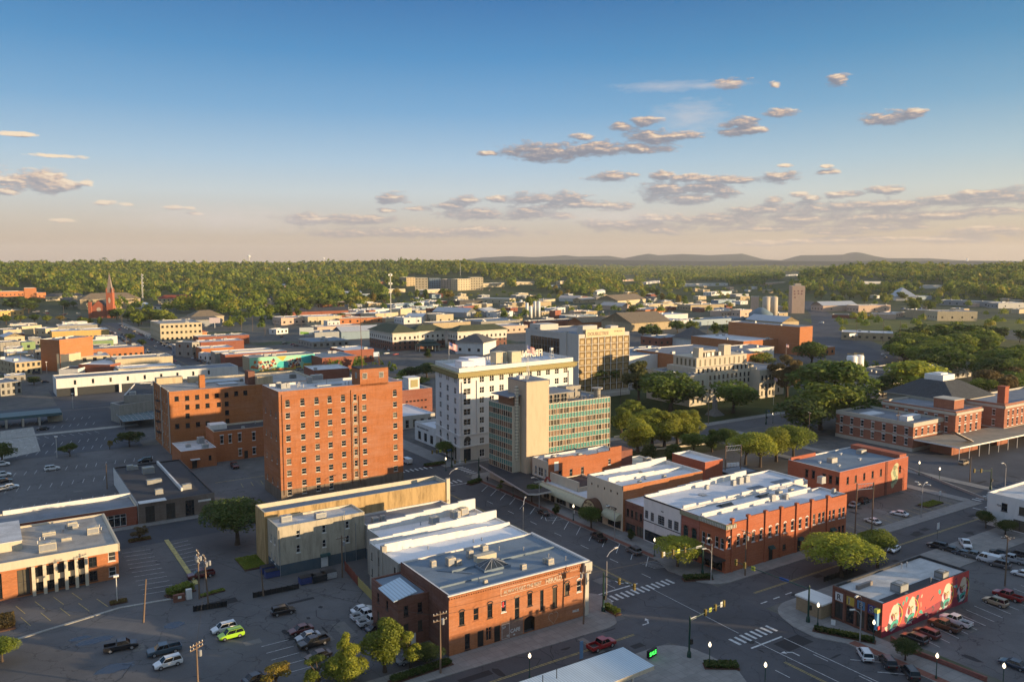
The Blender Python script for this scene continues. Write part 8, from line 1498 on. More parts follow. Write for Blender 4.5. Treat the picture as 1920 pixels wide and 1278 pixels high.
TABLE = '''232,741,296,738,38,11,S,d,f,0,1,blank concrete block with a dark gravel roof, left of the loft block
207,755,224,759,14,8,S,d,f,0,1,lower blank concrete wing with arched doorway by the glazed carport
0,718,40,714,18,7,S,g,f,4,2,grey stone building with two rows of small square windows, at the left edge
28,680,77,676,38,8,T,w,f,5,2,tan two storey house with a white roof and dark-red doors
75,636,111,637,26,20,O,t,f,0,1,blank orange brick tower rising above the low roofs at left
112,658,165,654,24,9,O,w,f,0,1,orange brick store with a white roof, right of the blank tower
167,655,268,649,20,8.5,O,t,f,10,1,long bright orange-red brick shop wall running to the far avenue
106,664,129,664,12,11,C,w,f,0,1,small raised cream block in front of the blank brick tower
129,670,203,664,20,8,C,w,f,4,2,cream building with three shaded windows, beside the raised cream block
216,674,316,664,20,9.5,C,t,f,0,1,long plain pale-yellow wall lit by the sun, in the left middle distance
222,692,325,682,16,7,C,w,f,0,1,lower cream building in front of the long pale-yellow wall
225,702,358,696,26,6,G,m,f,0,1,grey sheet-metal canopy roof reaching toward the far avenue
147,683,206,684,34,7.5,R,w,f,0,1,red brick building with a patchy white roof and red umbrella
110,692,146,692,16,6,W,d,f,0,1,small white-walled block left of the patchy white roof
97,622,198,614,24,9.5,Y,w,f,14,1,long yellow-orange brick building with a row of fourteen small windows
135,641,205,633,12,5.5,N,w,f,0,1,low pale-green building below the yellow-orange brick row
160,650,208,648,16,5,T,d,f,4,1,small tan-ended shop with a dark flat roof near the far avenue
6,619,40,617,22,7,C,g,f,3,1,cream-yellow shop with grey roof at the left edge
41,612,78,609,22,8,C,t,f,0,1,cream block stepping above the cream-yellow shop
0,583,44,580,18,7,Y,t,f,4,1,flat yellow-fronted shop at the far left below the dark trees
85,616,109,614,16,7,C,w,f,2,1,small stepped cream shop left of the yellow-orange brick row
108,611,180,607,22,7,S,m,f,0,1,long grey-roofed shop behind the yellow-orange brick row
8,632,46,630,18,6,C,w,g,2,1,white-gabled low shed at the left edge
0,642,38,640,16,7,S,g,f,2,1,grey flat-roofed house at the left edge below the white-gabled shed
40,642,66,640,16,6,N,g,f,1,1,pale-green flat building left of the blank brick tower
300,607,374,603,46,15.6,C,t,f,9,3,ornate cream three storey corner building on the far avenue
358,594,403,588,26,8,C,o,h,8,1,long cream building with a brown hipped roof, behind the ornate corner building
330,602,352,596,14,7,G,s,h,0,1,low grey-roofed house beside the cream hip-roofed building
369,624,388,622,12,6,O,r,h,1,1,small orange house with a pointed red-brown roof
372,632,470,628,20,7.5,R,t,f,0,1,long low brick building with scattered roof vents, behind the dark brick wall
376,642,470,641,18,7.5,R,w,f,0,1,long dark brick wall with white coping across the left middle
337,648,353,647,14,8,B,w,f,3,2,blue-fronted two storey shop on the far avenue
360,642,374,640,16,11,S,t,f,2,2,grey-brown narrow shop end on the far avenue
378,654,440,651,18,8,O,w,f,0,1,tan-orange shop flank with white parapet on the far avenue
389,663,401,662,12,6,W,w,f,1,1,tiny white shop beside the tan-orange flank
403,661,512,655,12,8.5,S,w,f,0,1,narrow shop with striped white roof, behind the sunlit mural building
422,665,540,659,12,8.5,R,w,f,0,1,brick shop with a white roof directly behind the sunlit mural building
604,671,667,666,30,8.5,R,b,f,0,1,blank brown brick building right of the sunlit mural building
645,657,692,652,26,9,R,w,f,5,1,brown brick building with five windows and pale roof behind the hotel penthouse
588,694,655,690,22,7,R,w,f,0,1,low red building with white stepped parapets behind the tall hotel roof
585,641,655,637,34,5,S,b,f,6,1,motel with a broad blue-grey flat roof
590,624,640,622,24,8,G,b,f,0,1,grey windowless shed behind the motel roof
640,622,675,612,20,7,B,m,g,0,1,blue-grey shed with a curved pale front behind the motel
527,596,577,595,30,8,P,p,f,4,1,pink-roofed arts building left of its long cream neighbour
577,594,637,591,28,9,C,w,f,7,1,long cream building with seven arched windows and a raised parapet
595,613,655,606,20,6,P,p,f,0,1,low building with a wide pinkish roof right of the cream arched-window building
518,617,540,615,10,5,W,w,f,3,1,small white kiosk with three dark windows on the wide street
545,585,590,578,20,7,R,d,g,0,1,dark brick shed with a curved roof edge behind the arts building
588,581,626,578,18,8,O,t,f,0,1,orange brick block behind the cream arched-window building
628,592,690,588,18,6,R,d,f,0,1,low dark-fronted shop among the central roofs
636,598,735,597,18,6,O,t,f,6,1,long low orange shop row left of the green-roofed hotel
668,582,730,578,26,6,W,w,f,0,1,broad white-roofed warehouse in the central town
704,588,751,585,26,8,C,w,f,0,1,cream warehouse beside the tall cream box
751,579,772,577,16,12,C,w,f,0,1,tall cream box among the central warehouses
757,596,790,594,24,7,W,w,f,2,1,white warehouse end right of the tall cream box
792,594,806,592,22,7,W,w,g,1,1,small white gabled warehouse next to the cream-ended shed
818,590,836,587,26,10,C,t,f,2,1,cream-ended shed lit by the sun, above the green-roofed hotel
811,584,875,586,26,6,G,m,g,0,1,long grey shed with a small pink gable end
740,571,776,568,18,7,B,w,f,6,1,blue and white store front among the central roofs
780,575,812,573,14,5,B,b,f,0,1,low dark-blue shop right of the blue and white store front
790,567,814,564,16,6,W,w,f,2,1,small white shop in front of the hospital trees
848,577,894,572,20,7,R,t,f,0,1,reddish sloping-roofed shop in the centre
862,564,905,562,22,7,D,d,f,0,1,dark low block behind the reddish sloping roof
893,558,955,560,22,8,C,w,f,5,1,cream arcaded building below the hospital
908,584,931,581,18,6,G,m,g,0,1,small grey gabled shed right of the pink-gabled long shed
940,586,962,583,20,6,W,d,f,1,1,white-sided shed with a dark door right of centre
812,606,902,605,22,8,T,t,f,0,1,long tan warehouse directly behind the green hotel roof
902,603,962,598,40,6,S,b,f,0,1,broad bluish-roofed depot right of the tan warehouse
905,614,985,609,30,7,P,p,f,8,1,long pink-roofed building directly behind the conference hall
960,568,982,563,22,7,T,t,f,0,1,tan flat block left of the white silos
1018,563,1041,560,18,7,C,t,f,0,1,cream block right of the white silos
1048,558,1086,559,20,6,W,p,g,0,1,white shed with pinkish gable roof beyond the vehicle yard
1090,562,1116,560,16,6,T,t,g,1,1,tan gabled shed right of the pinkish-roofed shed
1118,556,1152,556,18,7,S,b,f,4,1,low grey office before the wooded middle
1124,572,1166,574,22,6,P,p,g,0,1,pink gabled hall in front of the great tan shed
1158,564,1211,560,40,8,C,o,g,0,1,great tan shed with broad gable roof
1216,560,1232,558,14,6,G,s,g,0,1,small grey gabled house right of the great tan shed
1000,603,1091,599,18,7,R,s,f,0,1,long dark-roofed brick building behind the brown glass hotel
1060,592,1118,590,16,6,B,b,f,0,1,blue-walled low warehouse by the small oval tree
1092,605,1122,597,24,6,O,o,g,0,1,orange gable-ended building right of the long dark roof
1040,578,1060,576,14,7,W,w,f,1,1,small white shed in the vehicle yard
1041,582,1052,581,8,11,R,w,f,1,1,stubby red brick tower with a white cap beside the vehicle yard
1184,606,1235,600,46,8,T,o,g,0,1,tan shed with brown gable roof behind the conference hall
1240,602,1266,597,36,8,W,w,f,3,1,white shed row right of the tan shed with brown roof
1246,590,1290,588,30,6,W,w,f,0,1,low white-roofed warehouse left of the blue-roofed one
1273,602,1346,591,24,6,B,b,f,5,1,blue-grey roofed warehouse with a white front
1275,606,1318,604,16,5,W,w,f,0,1,low white garage below the blue-grey roofed warehouse
1210,581,1252,576,24,6,O,t,f,0,1,orange brick depot in the right centre
1295,572,1358,570,30,8,T,t,f,4,1,tan depot with a rust-brown flank in the right centre
1243,570,1300,567,14,5,C,t,f,0,1,thin cream shed line in front of the middle trees
1283,532,1365,531,22,7,W,w,f,6,1,long white factory line in the far middle
1334,548,1372,546,18,7,W,w,f,2,1,white warehouse beside the railway cutting
1380,552,1404,551,16,6,G,b,f,0,1,grey warehouse left of the grain silos
1347,563,1380,561,14,5,B,b,f,0,1,blue rail shed beyond the crossing street
1436,530,1482,530,18,7,P,p,f,4,1,pinkish factory roof left of the concrete grain tower
1388,581,1410,580,14,9,P,w,f,1,1,pink-roofed elevator office beside the white silo
1500,613,1524,611,66,21,O,g,f,0,1,tall blank orange brick theatre block
1394,640,1450,634,52,11,O,w,f,0,1,lower flat orange brick wing in front of the theatre block
1393,655,1447,649,22,9,W,g,f,0,1,smooth white wall block joined to the brick convention hall
1316,672,1392,656,62,10,O,g,f,0,1,wide brick convention hall with a grey roof behind the courthouse
1178,668,1240,650,40,9,W,b,f,0,1,white convention entrance building right of the brown glass hotel
1236,634,1294,631,22,7,R,b,f,5,1,brick pavilion with white pillars and a blue-grey flat roof
1298,636,1342,634,22,7,W,s,y,0,1,turret-like pavilion with a grey pyramid roof and white lantern
1543,573,1608,572,26,8,P,m,g,2,1,pale pink shed with a pair of white gables
1610,573,1670,572,24,9,P,p,f,3,1,long grey-pink shed right of the paired gables
1634,588,1680,589,16,6,P,p,f,0,1,low pink-walled shed below the grey-pink shed
1560,590,1630,592,18,4,R,d,f,0,1,dark low store strip on the diagonal road
1578,622,1675,625,24,7,T,w,f,7,1,roadside store with a white roof and long white sign
1528,653,1570,650,18,6,O,b,f,4,1,low brick office by the theatre block trees
1758,584,1833,584,30,11,C,t,f,4,1,big plain cream metal shed in the field
1740,582,1758,584,28,10,T,t,f,0,1,shaded tan end of the cream metal shed
1762,562,1870,566,20,8,G,m,f,8,1,long grey factory behind the cream metal shed
1872,568,1925,567,20,8,G,m,f,2,1,grey factory end cut by the right edge
1680,556,1720,556,44,7,W,m,y,0,1,building with a tall pointed white roof
1722,555,1747,554,20,7,B,b,f,0,1,blue-white annexe of the pointed white roof
1733,535,1768,534,16,7,W,w,f,0,1,white roof in the far woods left of the mast pole
1470,515,1500,514,16,6,W,w,f,0,1,tiny white roof beyond the concrete grain tower
1620,528,1652,527,18,6,W,b,f,0,1,pale roof half hidden in the far right woods
762,520,778,519,26,20,T,t,f,3,4,left tan block of the hospital on the hill
778,521,802,521,24,26,C,t,f,4,5,tan stair-ended hospital block
804,522,826,522,24,22,B,b,f,5,5,blue glazed hospital block
826,523,858,524,24,22,S,t,f,6,5,grey hospital block with glass front
858,523,882,522,22,24,C,t,f,5,5,striped cream hospital block
882,520,906,520,22,26,C,t,f,5,5,right-hand cream hospital block with roof turrets
906,531,946,530,20,9,C,w,f,4,1,low cream hospital annexe to the right
794,544,840,541,20,8,C,w,f,5,1,low cream clinic in front of the hospital
720,543,760,541,20,8,C,t,f,3,1,flat cream clinic left of the hospital
792,550,830,550,18,7,R,t,f,0,1,brick clinic wing below the hospital
668,552,706,551,18,6,B,b,f,0,1,blue-roofed house row on the wooded slope
0,547,46,545,22,9,O,t,f,6,1,long orange brick school at the far left
45,540,61,539,16,20,O,t,f,0,1,square brick school tower at the far left
62,549,86,548,20,10,O,t,f,3,1,brick school hall right of the square school tower
86,556,122,552,18,7,C,s,h,4,1,cream house row between the school and the church
150,562,183,556,34,14,T,o,h,4,3,tall tan stone church hall with a steep brown roof
132,562,150,561,20,10,S,s,g,2,2,grey stone house left of the stone church hall
296,560,367,559,20,10,C,r,h,9,2,long cream school with a red tiled roof
434,563,446,562,12,9,W,s,y,1,2,white house turret on the left of the white mansion
446,563,470,562,14,8,W,s,h,3,2,white mansion with grey hipped roofs among trees
497,571,514,569,14,6,C,o,g,1,1,cream gabled house at the edge of the wooded slope
502,560,515,559,12,6,G,s,g,0,1,grey-roofed house just above the cream gabled house
266,571,280,570,12,6,W,w,g,1,1,white gabled house right of the spire
286,574,306,574,12,5,W,s,h,2,1,white house with dark hipped roof below the red-tiled school
228,572,250,571,10,4,W,w,f,2,1,flat white garage just right of the spire
528,535,538,534,10,5,P,w,g,1,1,tiny pink-white house high on the wooded slope
538,585,552,583,10,5,C,o,g,1,1,tiny cream house behind the arts building trees
640,549,655,547,12,5,W,w,g,1,1,tiny white house on the wooded slope above the centre
712,528,721,527,10,6,O,t,f,1,1,tiny orange block among the slope trees
1050,527,1064,526,10,10,C,t,f,1,1,tiny cream block with tower right of the hospital car park
1120,547,1135,544,12,7,W,w,g,1,1,white house in the middle woods
1212,529,1238,526,16,6,W,p,f,2,1,white school roof in the middle woods
1168,524,1190,523,14,6,P,p,f,1,1,pale roof left of the white school roof in the middle woods
1034,535,1052,534,12,6,B,b,f,0,1,blue-grey roof in the middle woods right of the hospital
965,529,1003,528,16,7,C,t,f,5,1,thin cream school line in the middle woods'''
for row in TABLE.split('\n'):
 p = row.split(',', 11); F(*map(float, p[:6]), p[6], p[7], p[8], int(p[9]), int(p[10]), p[11]); CLEAR.append(((float(p[0]) + float(p[2])) / 2, float(p[1]), abs(float(p[2]) - float(p[0])) / 2 + 2, float(p[5]) * 1.4 + 9))
# long white building on stilts
b = Bld('stilted_building', 'long pale building with small square windows, raised on concrete stilts', [(0, 0), (92, 0), (92, 17), (0, 17)], 9.2, WC['W'], RG, par=.5, world=((*ground(105, 711, 9.2)[:2], 0), ROT + rad(1)))
b.finish(); m = MB(); m.box(0, 92, 0, 17, 4.2, 4.21); m = MB(); m.box(.3, 91, .02, .4, 0.05, 4.0) ; b.part('undercroft_shade', m, BLACK)  # black slab in place of the shade beneath the raised floor
m = MB(); m.box(-.05, 92.05, -.06, -.003, 0, 4.1); b.part('painted_base_shade', m, plain((.03, .033, .036), .8));  # near-black sheet painting in the shade between the stilts
for k in range(9): m = MB(); m.box(8 + k * 8.4, 9.1 + k * 8.4, -.04, -.003, 5.6, 7.9); b.part('window', m, GL)
for k in range(4): m = MB(); m.box(8 + k * 21, 9.2 + k * 21, -2, -.8, 0, 4.3); b.part('pillar', m, WC['W'])
m = MB(); m.prism([(-.02, -2.2), (92, -2.2), (92, 0), (-.02, 0)], 4.2, 9.19, bottom=True) if False else None
# glazed carport, drive-through bank
C_ = thing('glazed_carport', 'long carport with a glazed grid roof on slanted posts, beside the blank concrete block', 'carport', (*place(232, 806)[:2], 0), ROT)
m = MB(); m.quad((0, 0, 3.4), (14.5, 0, 3.4), (14.5, 30, 3.4), (0, 30, 3.4)); m.build('roof_glazing', plain((.16, .24, .27), .2), C_); m = MB()
for k in range(8): m.box(-.1 + k * 2.08, .08 + k * 2.08, 0, 30, 3.41, 3.6)
for k in range(7): m.box(0, 14.5, k * 5 - .1, k * 5 + .1, 3.42, 3.62)
m.build('roof_frame', GREYM, C_)
for k in range(7):
 for x in (.2, 14.2): m = MB(); m.tube([(x, k * 4.9 + .2, 0), (x, k * 4.9 + .2, 3.4)], .12); m.build('post', GREYM, C_)
C_ = thing('drive_through_canopy', 'low drive-through bank with a blue-green canopy roof at the left edge', 'building', (*place(0, 806)[:2], 0), ROT); m = MB(); m.box(-20, 23, 3, 15, 3.4, 4.6); m.build('canopy', plain((.05, .1, .11), .5), C_); m = MB(); m.box(18, 23.5, 8, 14, 0, 3.4); m.build('office', TAN, C_)
for k in range(6): m = MB(); m.box(-16 + k * 6, -15.2 + k * 6, 2, 8, 0, 3.4); m.build('pillar', CONCW, C_)
gsheet('concrete_slab', [gp(0, 808), gp(62, 800), gp(76, 845), gp(0, 862)], .02, CONL)
# wall mural on the sunlit building
b = F(467.5, 671, 594.5, 664, 16, 9.2, 'T', 't', 'f', 0, 1, 'building with a bright teal, yellow and red mural along its whole flank'); a_, d_, L = b.edge(0)
MT, MY, MG, MO, MW = [plain(c, .7) for c in ((.05, .45, .42), (.6, .4, .06), (.3, .6, .4), (.55, .13, .03), (.6, .55, .45))]
decal(b, 0, [(.02, .02), (L - .02, .02), (L - .02, 9.1), (.02, 9.1)], MG, 'mural_ground', .004); decal(b, 0, [[(L * .84, 3.6), (L - .1, 3.2), (L - .1, 9), (L * .78, 8.4), (L * .8, 5)], blob(L * .5, 3.2, 4, 2.6, 0, 14, 5, .05)], MT, 'mural_patch', .01)
decal(b, 0, [[(L * .8, .1), (L - .1, .1), (L - .1, 3.1), (L * .82, 3.4)], [(L * .4, 8.9), (L * .56, 8.9), (L * .5, 5.8)], [(L * .12, .1), (L * .8, .1), (L * .76, 2.6), (L * .58, 1.4), (L * .4, 1.4), (L * .2, 2.4)]], MY, 'mural_patch', .014); decal(b, 0, [[(L * .4, .1), (L * .58, .1), (L * .55, 1.2), (L * .42, 1.2)]] + [blob(L * q, R.uniform(2, 6.5), R.uniform(.7, 1.6), R.uniform(.5, 1.2), q, 9, int(q * 100), .35) for q in [.02 + .03 * k for k in range(1, 13)] + [.6 + .02 * k for k in range(1, 9)]], MO, 'mural_patch', .02)
decal(b, 0, [blob(L * q, R.uniform(1.5, 7), R.uniform(.5, 1.2), R.uniform(.4, 1.0), q, 8, int(q * 300), .4) for q in [.1 + .02 * k for k in range(14)] + [.58 + .018 * k for k in range(11)]], MW, 'mural_patch', .026); decal(b, 0, [blob(L * q, R.uniform(2, 7), R.uniform(.3, .9), R.uniform(.4, .9), q, 8, int(q * 700), .45) for q in [.12 + .022 * k for k in range(12)] + [.59 + .02 * k for k in range(10)]], plain((.06, .025, .06), .7), 'mural_patch', .032)
# green-roofed hotel and conference hall
HG = shingle((.075, .085, .045)); HW = stucco((.6, .56, .48), .2)
def inn(s0, s1, t0, t1, h, label, base, fs):
 b = Bld('green_roofed_hotel', label, box_pts(s0, s1, t0, t1), h, HW, HG, par=.02); W, D = s1 - s0, t1 - t0
 for e, L in ((0, W), (3, D)):
  n = max(2, int(L / 4)); b.grid(e, [L * (i + .5) / n for i in range(n)], [1.6 + 3.6 * j for j in range(fs)], 1.7, 1.9, 'sash', DARK)
 b.finish(BRDK, base); hip(b, 0, W, 0, D, h + .05, h + min(W, D) * .26, HG, .1, 1.3, 'hipped_roof'); return b
inn(266, 287, 572, 616, 14, 'left wing of the green-roofed hotel, four storeys over a brick base', 7, 3); inn(287.2, 314, 576, 592, 14, 'middle link of the green-roofed hotel behind its round porch', 6, 3); inn(314.2, 360, 556, 572, 14, 'right wing of the green-roofed hotel with small cupola', 7, 3)
P_ = thing('round_porch', 'round green-roofed entrance porch in front of the green-roofed hotel', 'porch', (*g2w(291, 562), 0), ROT); m = MB(); m.lathe([(10, 4.2), (10.3, 4.6), (7, 6.2), (7, 7.2), (7.2, 7.4), (.2, 9.4)], 24); m.build('porch_roof', shingle((.04, .065, .055)), P_)
for k in range(9): m = MB(); q = k * .7; m.tube([(9.3 * math.cos(q), 9.3 * math.sin(q), 0), (9.3 * math.cos(q), 9.3 * math.sin(q), 4.3)], .35, 8); m.build('column', HW, P_)
CR = shingle((.1, .115, .13))
b = Bld('conference_hall', 'long white conference hall with tall windows under a curved blue-grey roof', [(276, 445), (325, 418), (336, 440), (288, 466)], 9.5, HW, CR, par=.02); b.grid(0, [4 + 6 * k for k in range(9)], [1.6], 3.4, 5.2, 'grid', DARK); b.grid(3, [5, 13], [1.6], 4.6, 5.4, 'grid', DARK); b.finish(); m = MB()
q = b.p; mid0, mid1 = ((q[0][0] + q[3][0]) / 2 + 6, (q[0][1] + q[3][1]) / 2 - 3), ((q[1][0] + q[2][0]) / 2, (q[1][1] + q[2][1]) / 2)
m.quad((*q[0], 9.5), (*q[1], 9.5), (*mid1, 14.5), (*mid0, 14.5)); m.quad((*q[2], 9.5), (*q[3], 9.5), (*mid0, 14.5), (*mid1, 14.5)); m.add([(*q[3], 9.5), (*q[0], 9.5), (*mid0, 14.5), (*q[1], 9.5), (*q[2], 9.5), (*mid1, 14.5)], [(0, 1, 2), (3, 4, 5)]); b.part('hipped_roof', m, CR)
F(854, 641, 906, 643, 24, 9, 'W', 's', 'h', 3, 1, 'square corner pavilion of the conference hall with a hipped roof')
# church with its spire
gpt = ground(172, 596); CH = thing('brick_church', 'red brick church with a tall pointed spire at the end of the far avenue', 'church', tuple(gpt), ROT * .25); OB = brick((.4, .11, .05), .3)
m = MB(); m.box(0, 17, 0, 34, 0, 13); m.add([(0, 0, 13), (17, 0, 13), (8.5, 0, 21), (0, 34, 13), (17, 34, 13), (8.5, 34, 21)], [(0, 1, 2), (4, 3, 5)]); m.box(-3, .5, -1.5, 2, 0, 19); m.build('wall', OB, CH); m = MB(); m.quad((-.6, -.3, 12.8), (8.5, -.3, 21.3), (8.5, 34, 21.3), (-.6, 34, 12.8)); m.quad((8.5, -.3, 21.3), (17.6, -.3, 12.8), (17.6, 34, 12.8), (8.5, 34, 21.3)); m.build('roof', SLATE, CH)
m = MB(); m.box(18, 25.4, -2, 5.4, 0, 30);
for a, c in ((18, -2), (24.2, -2), (18, 4.2), (24.2, 4.2)): m.box(a, a + 1.2, c, c + 1.2, 30, 33.5); m.add([(a, c, 33.5), (a + 1.2, c, 33.5), (a + 1.2, c + 1.2, 33.5), (a, c + 1.2, 33.5), (a + .6, c + .6, 37)], [(0, 1, 4), (1, 2, 4), (2, 3, 4), (3, 0, 4)])
m.build('bell_tower', OB, CH); m = MB(); m.add([(18.4 + 6.6 * i, -1.6 + 6.6 * j, 30.1) for i, j in ((0, 0), (1, 0), (1, 1), (0, 1))] + [(21.7, 1.7, 55)], [(0, 1, 4), (1, 2, 4), (2, 3, 4), (3, 0, 4)]); m.build('spire', shingle((.3, .24, .2)), CH)
for x, z, r in ((8.5, 10, 2.6), (21.7, 21, 1.3)): m = MB(); m.poly([(x + r * math.cos(k * .4), -.08 if x < 18 else -2.08, z + r * (1 if x < 18 else 2.6) * math.sin(k * .4)) for k in range(16)]); m.build('window', plain((.5, .4, .3), .4), CH)
# grain elevator group
GRN = stucco((.52, .44, .34), .3)
b = F(1486, 536, 1510, 536, 16, 36, 'P', 't', 'f', 0, 1, 'tall windowless concrete grain tower with painted lettering', 'grain_tower'); b.h = 36; L = b.edge(0)[2]
decal(b, 0, [[(L * x, z), (L * x + 2.2, z), (L * x + 2.2, z + 1.8), (L * x, z + 1.8)] for x, z in ((.1, 28), (.4, 28.4), (.68, 28.2), (.12, 24.5), (.42, 25), (.66, 24.6), (.15, 20))], plain((.25, .12, .12), .8), 'faded_lettering'); m = MB(); m.box(4, 12, 3, 10, 35.5, 39); b.part('head_house', m, GRN)
b = F(1408, 556, 1423, 556, 12, 22, 'P', 'w', 'f', 0, 1, 'pinkish-white square silo left of the cluster of round silos', 'square_silo')
def silo(u, v, r, h, label, mat=GRN, dome=.25): g = ground(u, v); T = thing('silo', label, 'silo', tuple(g)); m = MB(); m.lathe([(r, 0), (r, h), (r * .2, h + r * dome)], 18); m.build('shell', mat, T, True); m = MB(); m.tube([(r + .2, 0, 0), (r + .2, 0, h)], .15, 4); m.build('ladder', GREYM, T); return T
for k, (u, lab) in enumerate(((1436, 'left round silo of the pale cluster beside the square silo'), (1443, 'middle round silo of the pale cluster'), (1450, 'right round silo of the pale cluster'))): silo(u, 598, 4.5, 26, lab)
silo(1426, 606, 13, 11, 'wide blue-grey round bin with a domed top, in front of the square silo', plain((.12, .17, .2), .5), .5)
b = F(1467, 604, 1524, 604, 46, 9, 'T', 'm', 'g', 0, 1, 'big barn-like shed with a striped metal gable roof, under the grain tower')
for u, v, h, lab in ((977, 574, 9, 'short white silo at the left of the silo row'), (988, 594, 17, 'brownish silo left of the white pair'), (995, 596, 14, 'slim white silo in front of the row'), (1003, 594, 19, 'left of the tall white pair of silos'), (1010, 594, 19, 'right of the tall white pair of silos')): silo(u, v, 1.9, h, lab, WHITEF)
# masts, water towers and poles far away
def mast(u, v0, v1, w, label, name='radio_mast', mat=None, lattice=True):
 g = ground(u, v0); d = math.hypot(g[0], g[1]); h = (v0 - v1) * d / FOC; T = thing(name, label, 'mast' if lattice else 'pole', tuple(g)); m = MB()
 if lattice:
  for k in range(3): q = k * 2.094; m.tube([(w * math.cos(q), w * math.sin(q), 0), (w * .7 * math.cos(q), w * .7 * math.sin(q), h)], w * .22, 4)
  for k in range(int(h / (w * 3)) + 1):
   for j in range(3): q, q2 = j * 2.094, (j + 1) * 2.094; z = k * w * 3; m.tube([(w * .9 * math.cos(q), w * .9 * math.sin(q), z), (w * .9 * math.cos(q2), w * .9 * math.sin(q2), min(h, z + w * 3))], w * .12, 3)
 else: m.tube([(0, 0, 0), (0, 0, h)], [w, w * .6], 6)
 m.build('mast', mat or GREYM, T); return T, h
mast(1662, 494, 446, 1.1, 'tallest thin radio mast on the right horizon'); mast(1832, 492, 470, 1.0, 'shorter radio mast right of the white water tower'); mast(843, 493, 474, .8, 'thin mast on the horizon above the hospital'); mast(863, 522, 492, .5, 'thin mast standing on the hospital hill')
T, h = mast(733, 600, 513, .55, 'tall lattice phone mast with a ring of aerials in the centre left'); m = MB()
for z in (h * .96, h * .78):
 for k in range(8): m.cbox((2.2 * math.cos(k * .785), 2.2 * math.sin(k * .785), z), (.4, .25, 2.0), k * .785)
m.build('aerial_array', STEEL, T); T, h = mast(268, 570, 518, .9, 'lattice phone mast with white dishes right of the spire'); m = MB(); [m.cbox((1.4, 0, h * q), (1.2, 1.2, 1.6)) for q in (.95, .85, .7, .6)]; m.build('aerial_array', WHITEF, T)
def water_tower(u, v0, v1, label, tank):
 g = ground(u, v0); d = math.hypot(g[0], g[1]); h = (v0 - v1) * d / FOC; T = thing('water_tower', label, 'water tower', tuple(g)); m = MB(); r = h * .16
 if tank: m.lathe([(r * .35, 0), (r * .3, h * .62), (r * 1.3, h * .78), (r * 1.25, h * .9), (r * .3, h)], 14)
 else: m.lathe([(r, 0), (r, h * .95), (r * .3, h)], 14)
 m.build('tank', WHITEF, T, True)
water_tower(467, 489, 475, 'white mushroom water tower on the left horizon', True); water_tower(607, 486, 476, 'smaller reddish-white water tower right of the mushroom one', True); water_tower(1813, 496, 486, 'white cylindrical water tower on the right ridge', False); water_tower(541, 512, 503, 'small pale stub tower in the slope trees', False)
for u, v0, v1, lab in ((1773, 533, 513, 'lone bare pole above the far right woods'), (474, 622, 594, 'left of two sunlit poles on the green verge'), (453, 622, 598, 'right-hand sunlit pole on the green verge'), (1198, 618, 578, 'tall thin pole left of the bare winter tree'), (1148, 622, 590, 'pole in front of the blue-walled warehouse'), (1175, 610, 580, 'pole beside the orange gable end'), (1212, 606, 588, 'pole by the tan shed with brown roof'), (1685, 674, 608, 'leaning timber pole at the left of the dense grove'), (1771, 682, 645, 'timber pole at the front of the dense grove'), (1730, 592, 575, 'pole before the row of trucks'), (1605, 640, 595, 'thin pole behind the roadside store'), (1655, 645, 604, 'thin pole at the right of the roadside store'), (1163, 780, 688, 'tall dark pole beside the lawn pine'), (1265, 735, 690, 'slim pole in front of the largest dark round tree'), (121, 620, 579, 'pole in the church car park')): mast(u, v0, v1, .16, lab, 'timber_pole', WOOD if v0 < 690 else DARK, False)
for u, v, w, h, z, lab in ((393, 615, 17, 9, 5, 'small pink-white billboard on the far green'), (562, 641, 19, 10, 6, 'billboard with a green field picture by the wide street')):
 g = ground(u, v); T = thing('billboard', lab, 'billboard', tuple(g), ROT * .4); m = MB(); m.box(0, w * .62, -.2, .2, z, z + h * .62); m.build('board', plain((.6, .5, .5) if u < 400 else (.55, .58, .55), .5), T); m = MB(); m.tube([(w * .3, 0, 0), (w * .3, 0, z)], .3, 6); m.build('post', GREYM, T)
 if u > 400: m = MB(); m.poly([(.6, -.23, z + .5), (w * .42, -.23, z + .5), (w * .4, -.23, z + 2.2), (.6, -.23, z + 2.8)]); m.build('picture', plain((.2, .4, .06)), T)
MO_ = thing('stone_monument', 'grey stone monument on a stepped base on the courthouse lawn', 'monument', (*place(1340, 778)[:2], 0), ROT); m = MB()
for k in range(5): m.box(-3 + k * .5, 3 - k * .5, -3 + k * .5, 3 - k * .5, k * .6, k * .6 + .6)
m.build('stepped_base', CON, MO_); m = MB(); m.prism([(-.8, -.8), (.8, -.8), (.8, .8), (-.8, .8)], 3, 7); m.lathe([(.5, 7), (.4, 8.6), (.25, 8.8), (.3, 9.1), (.05, 9.3)], 8); m.build('statue_pillar', CON, MO_)
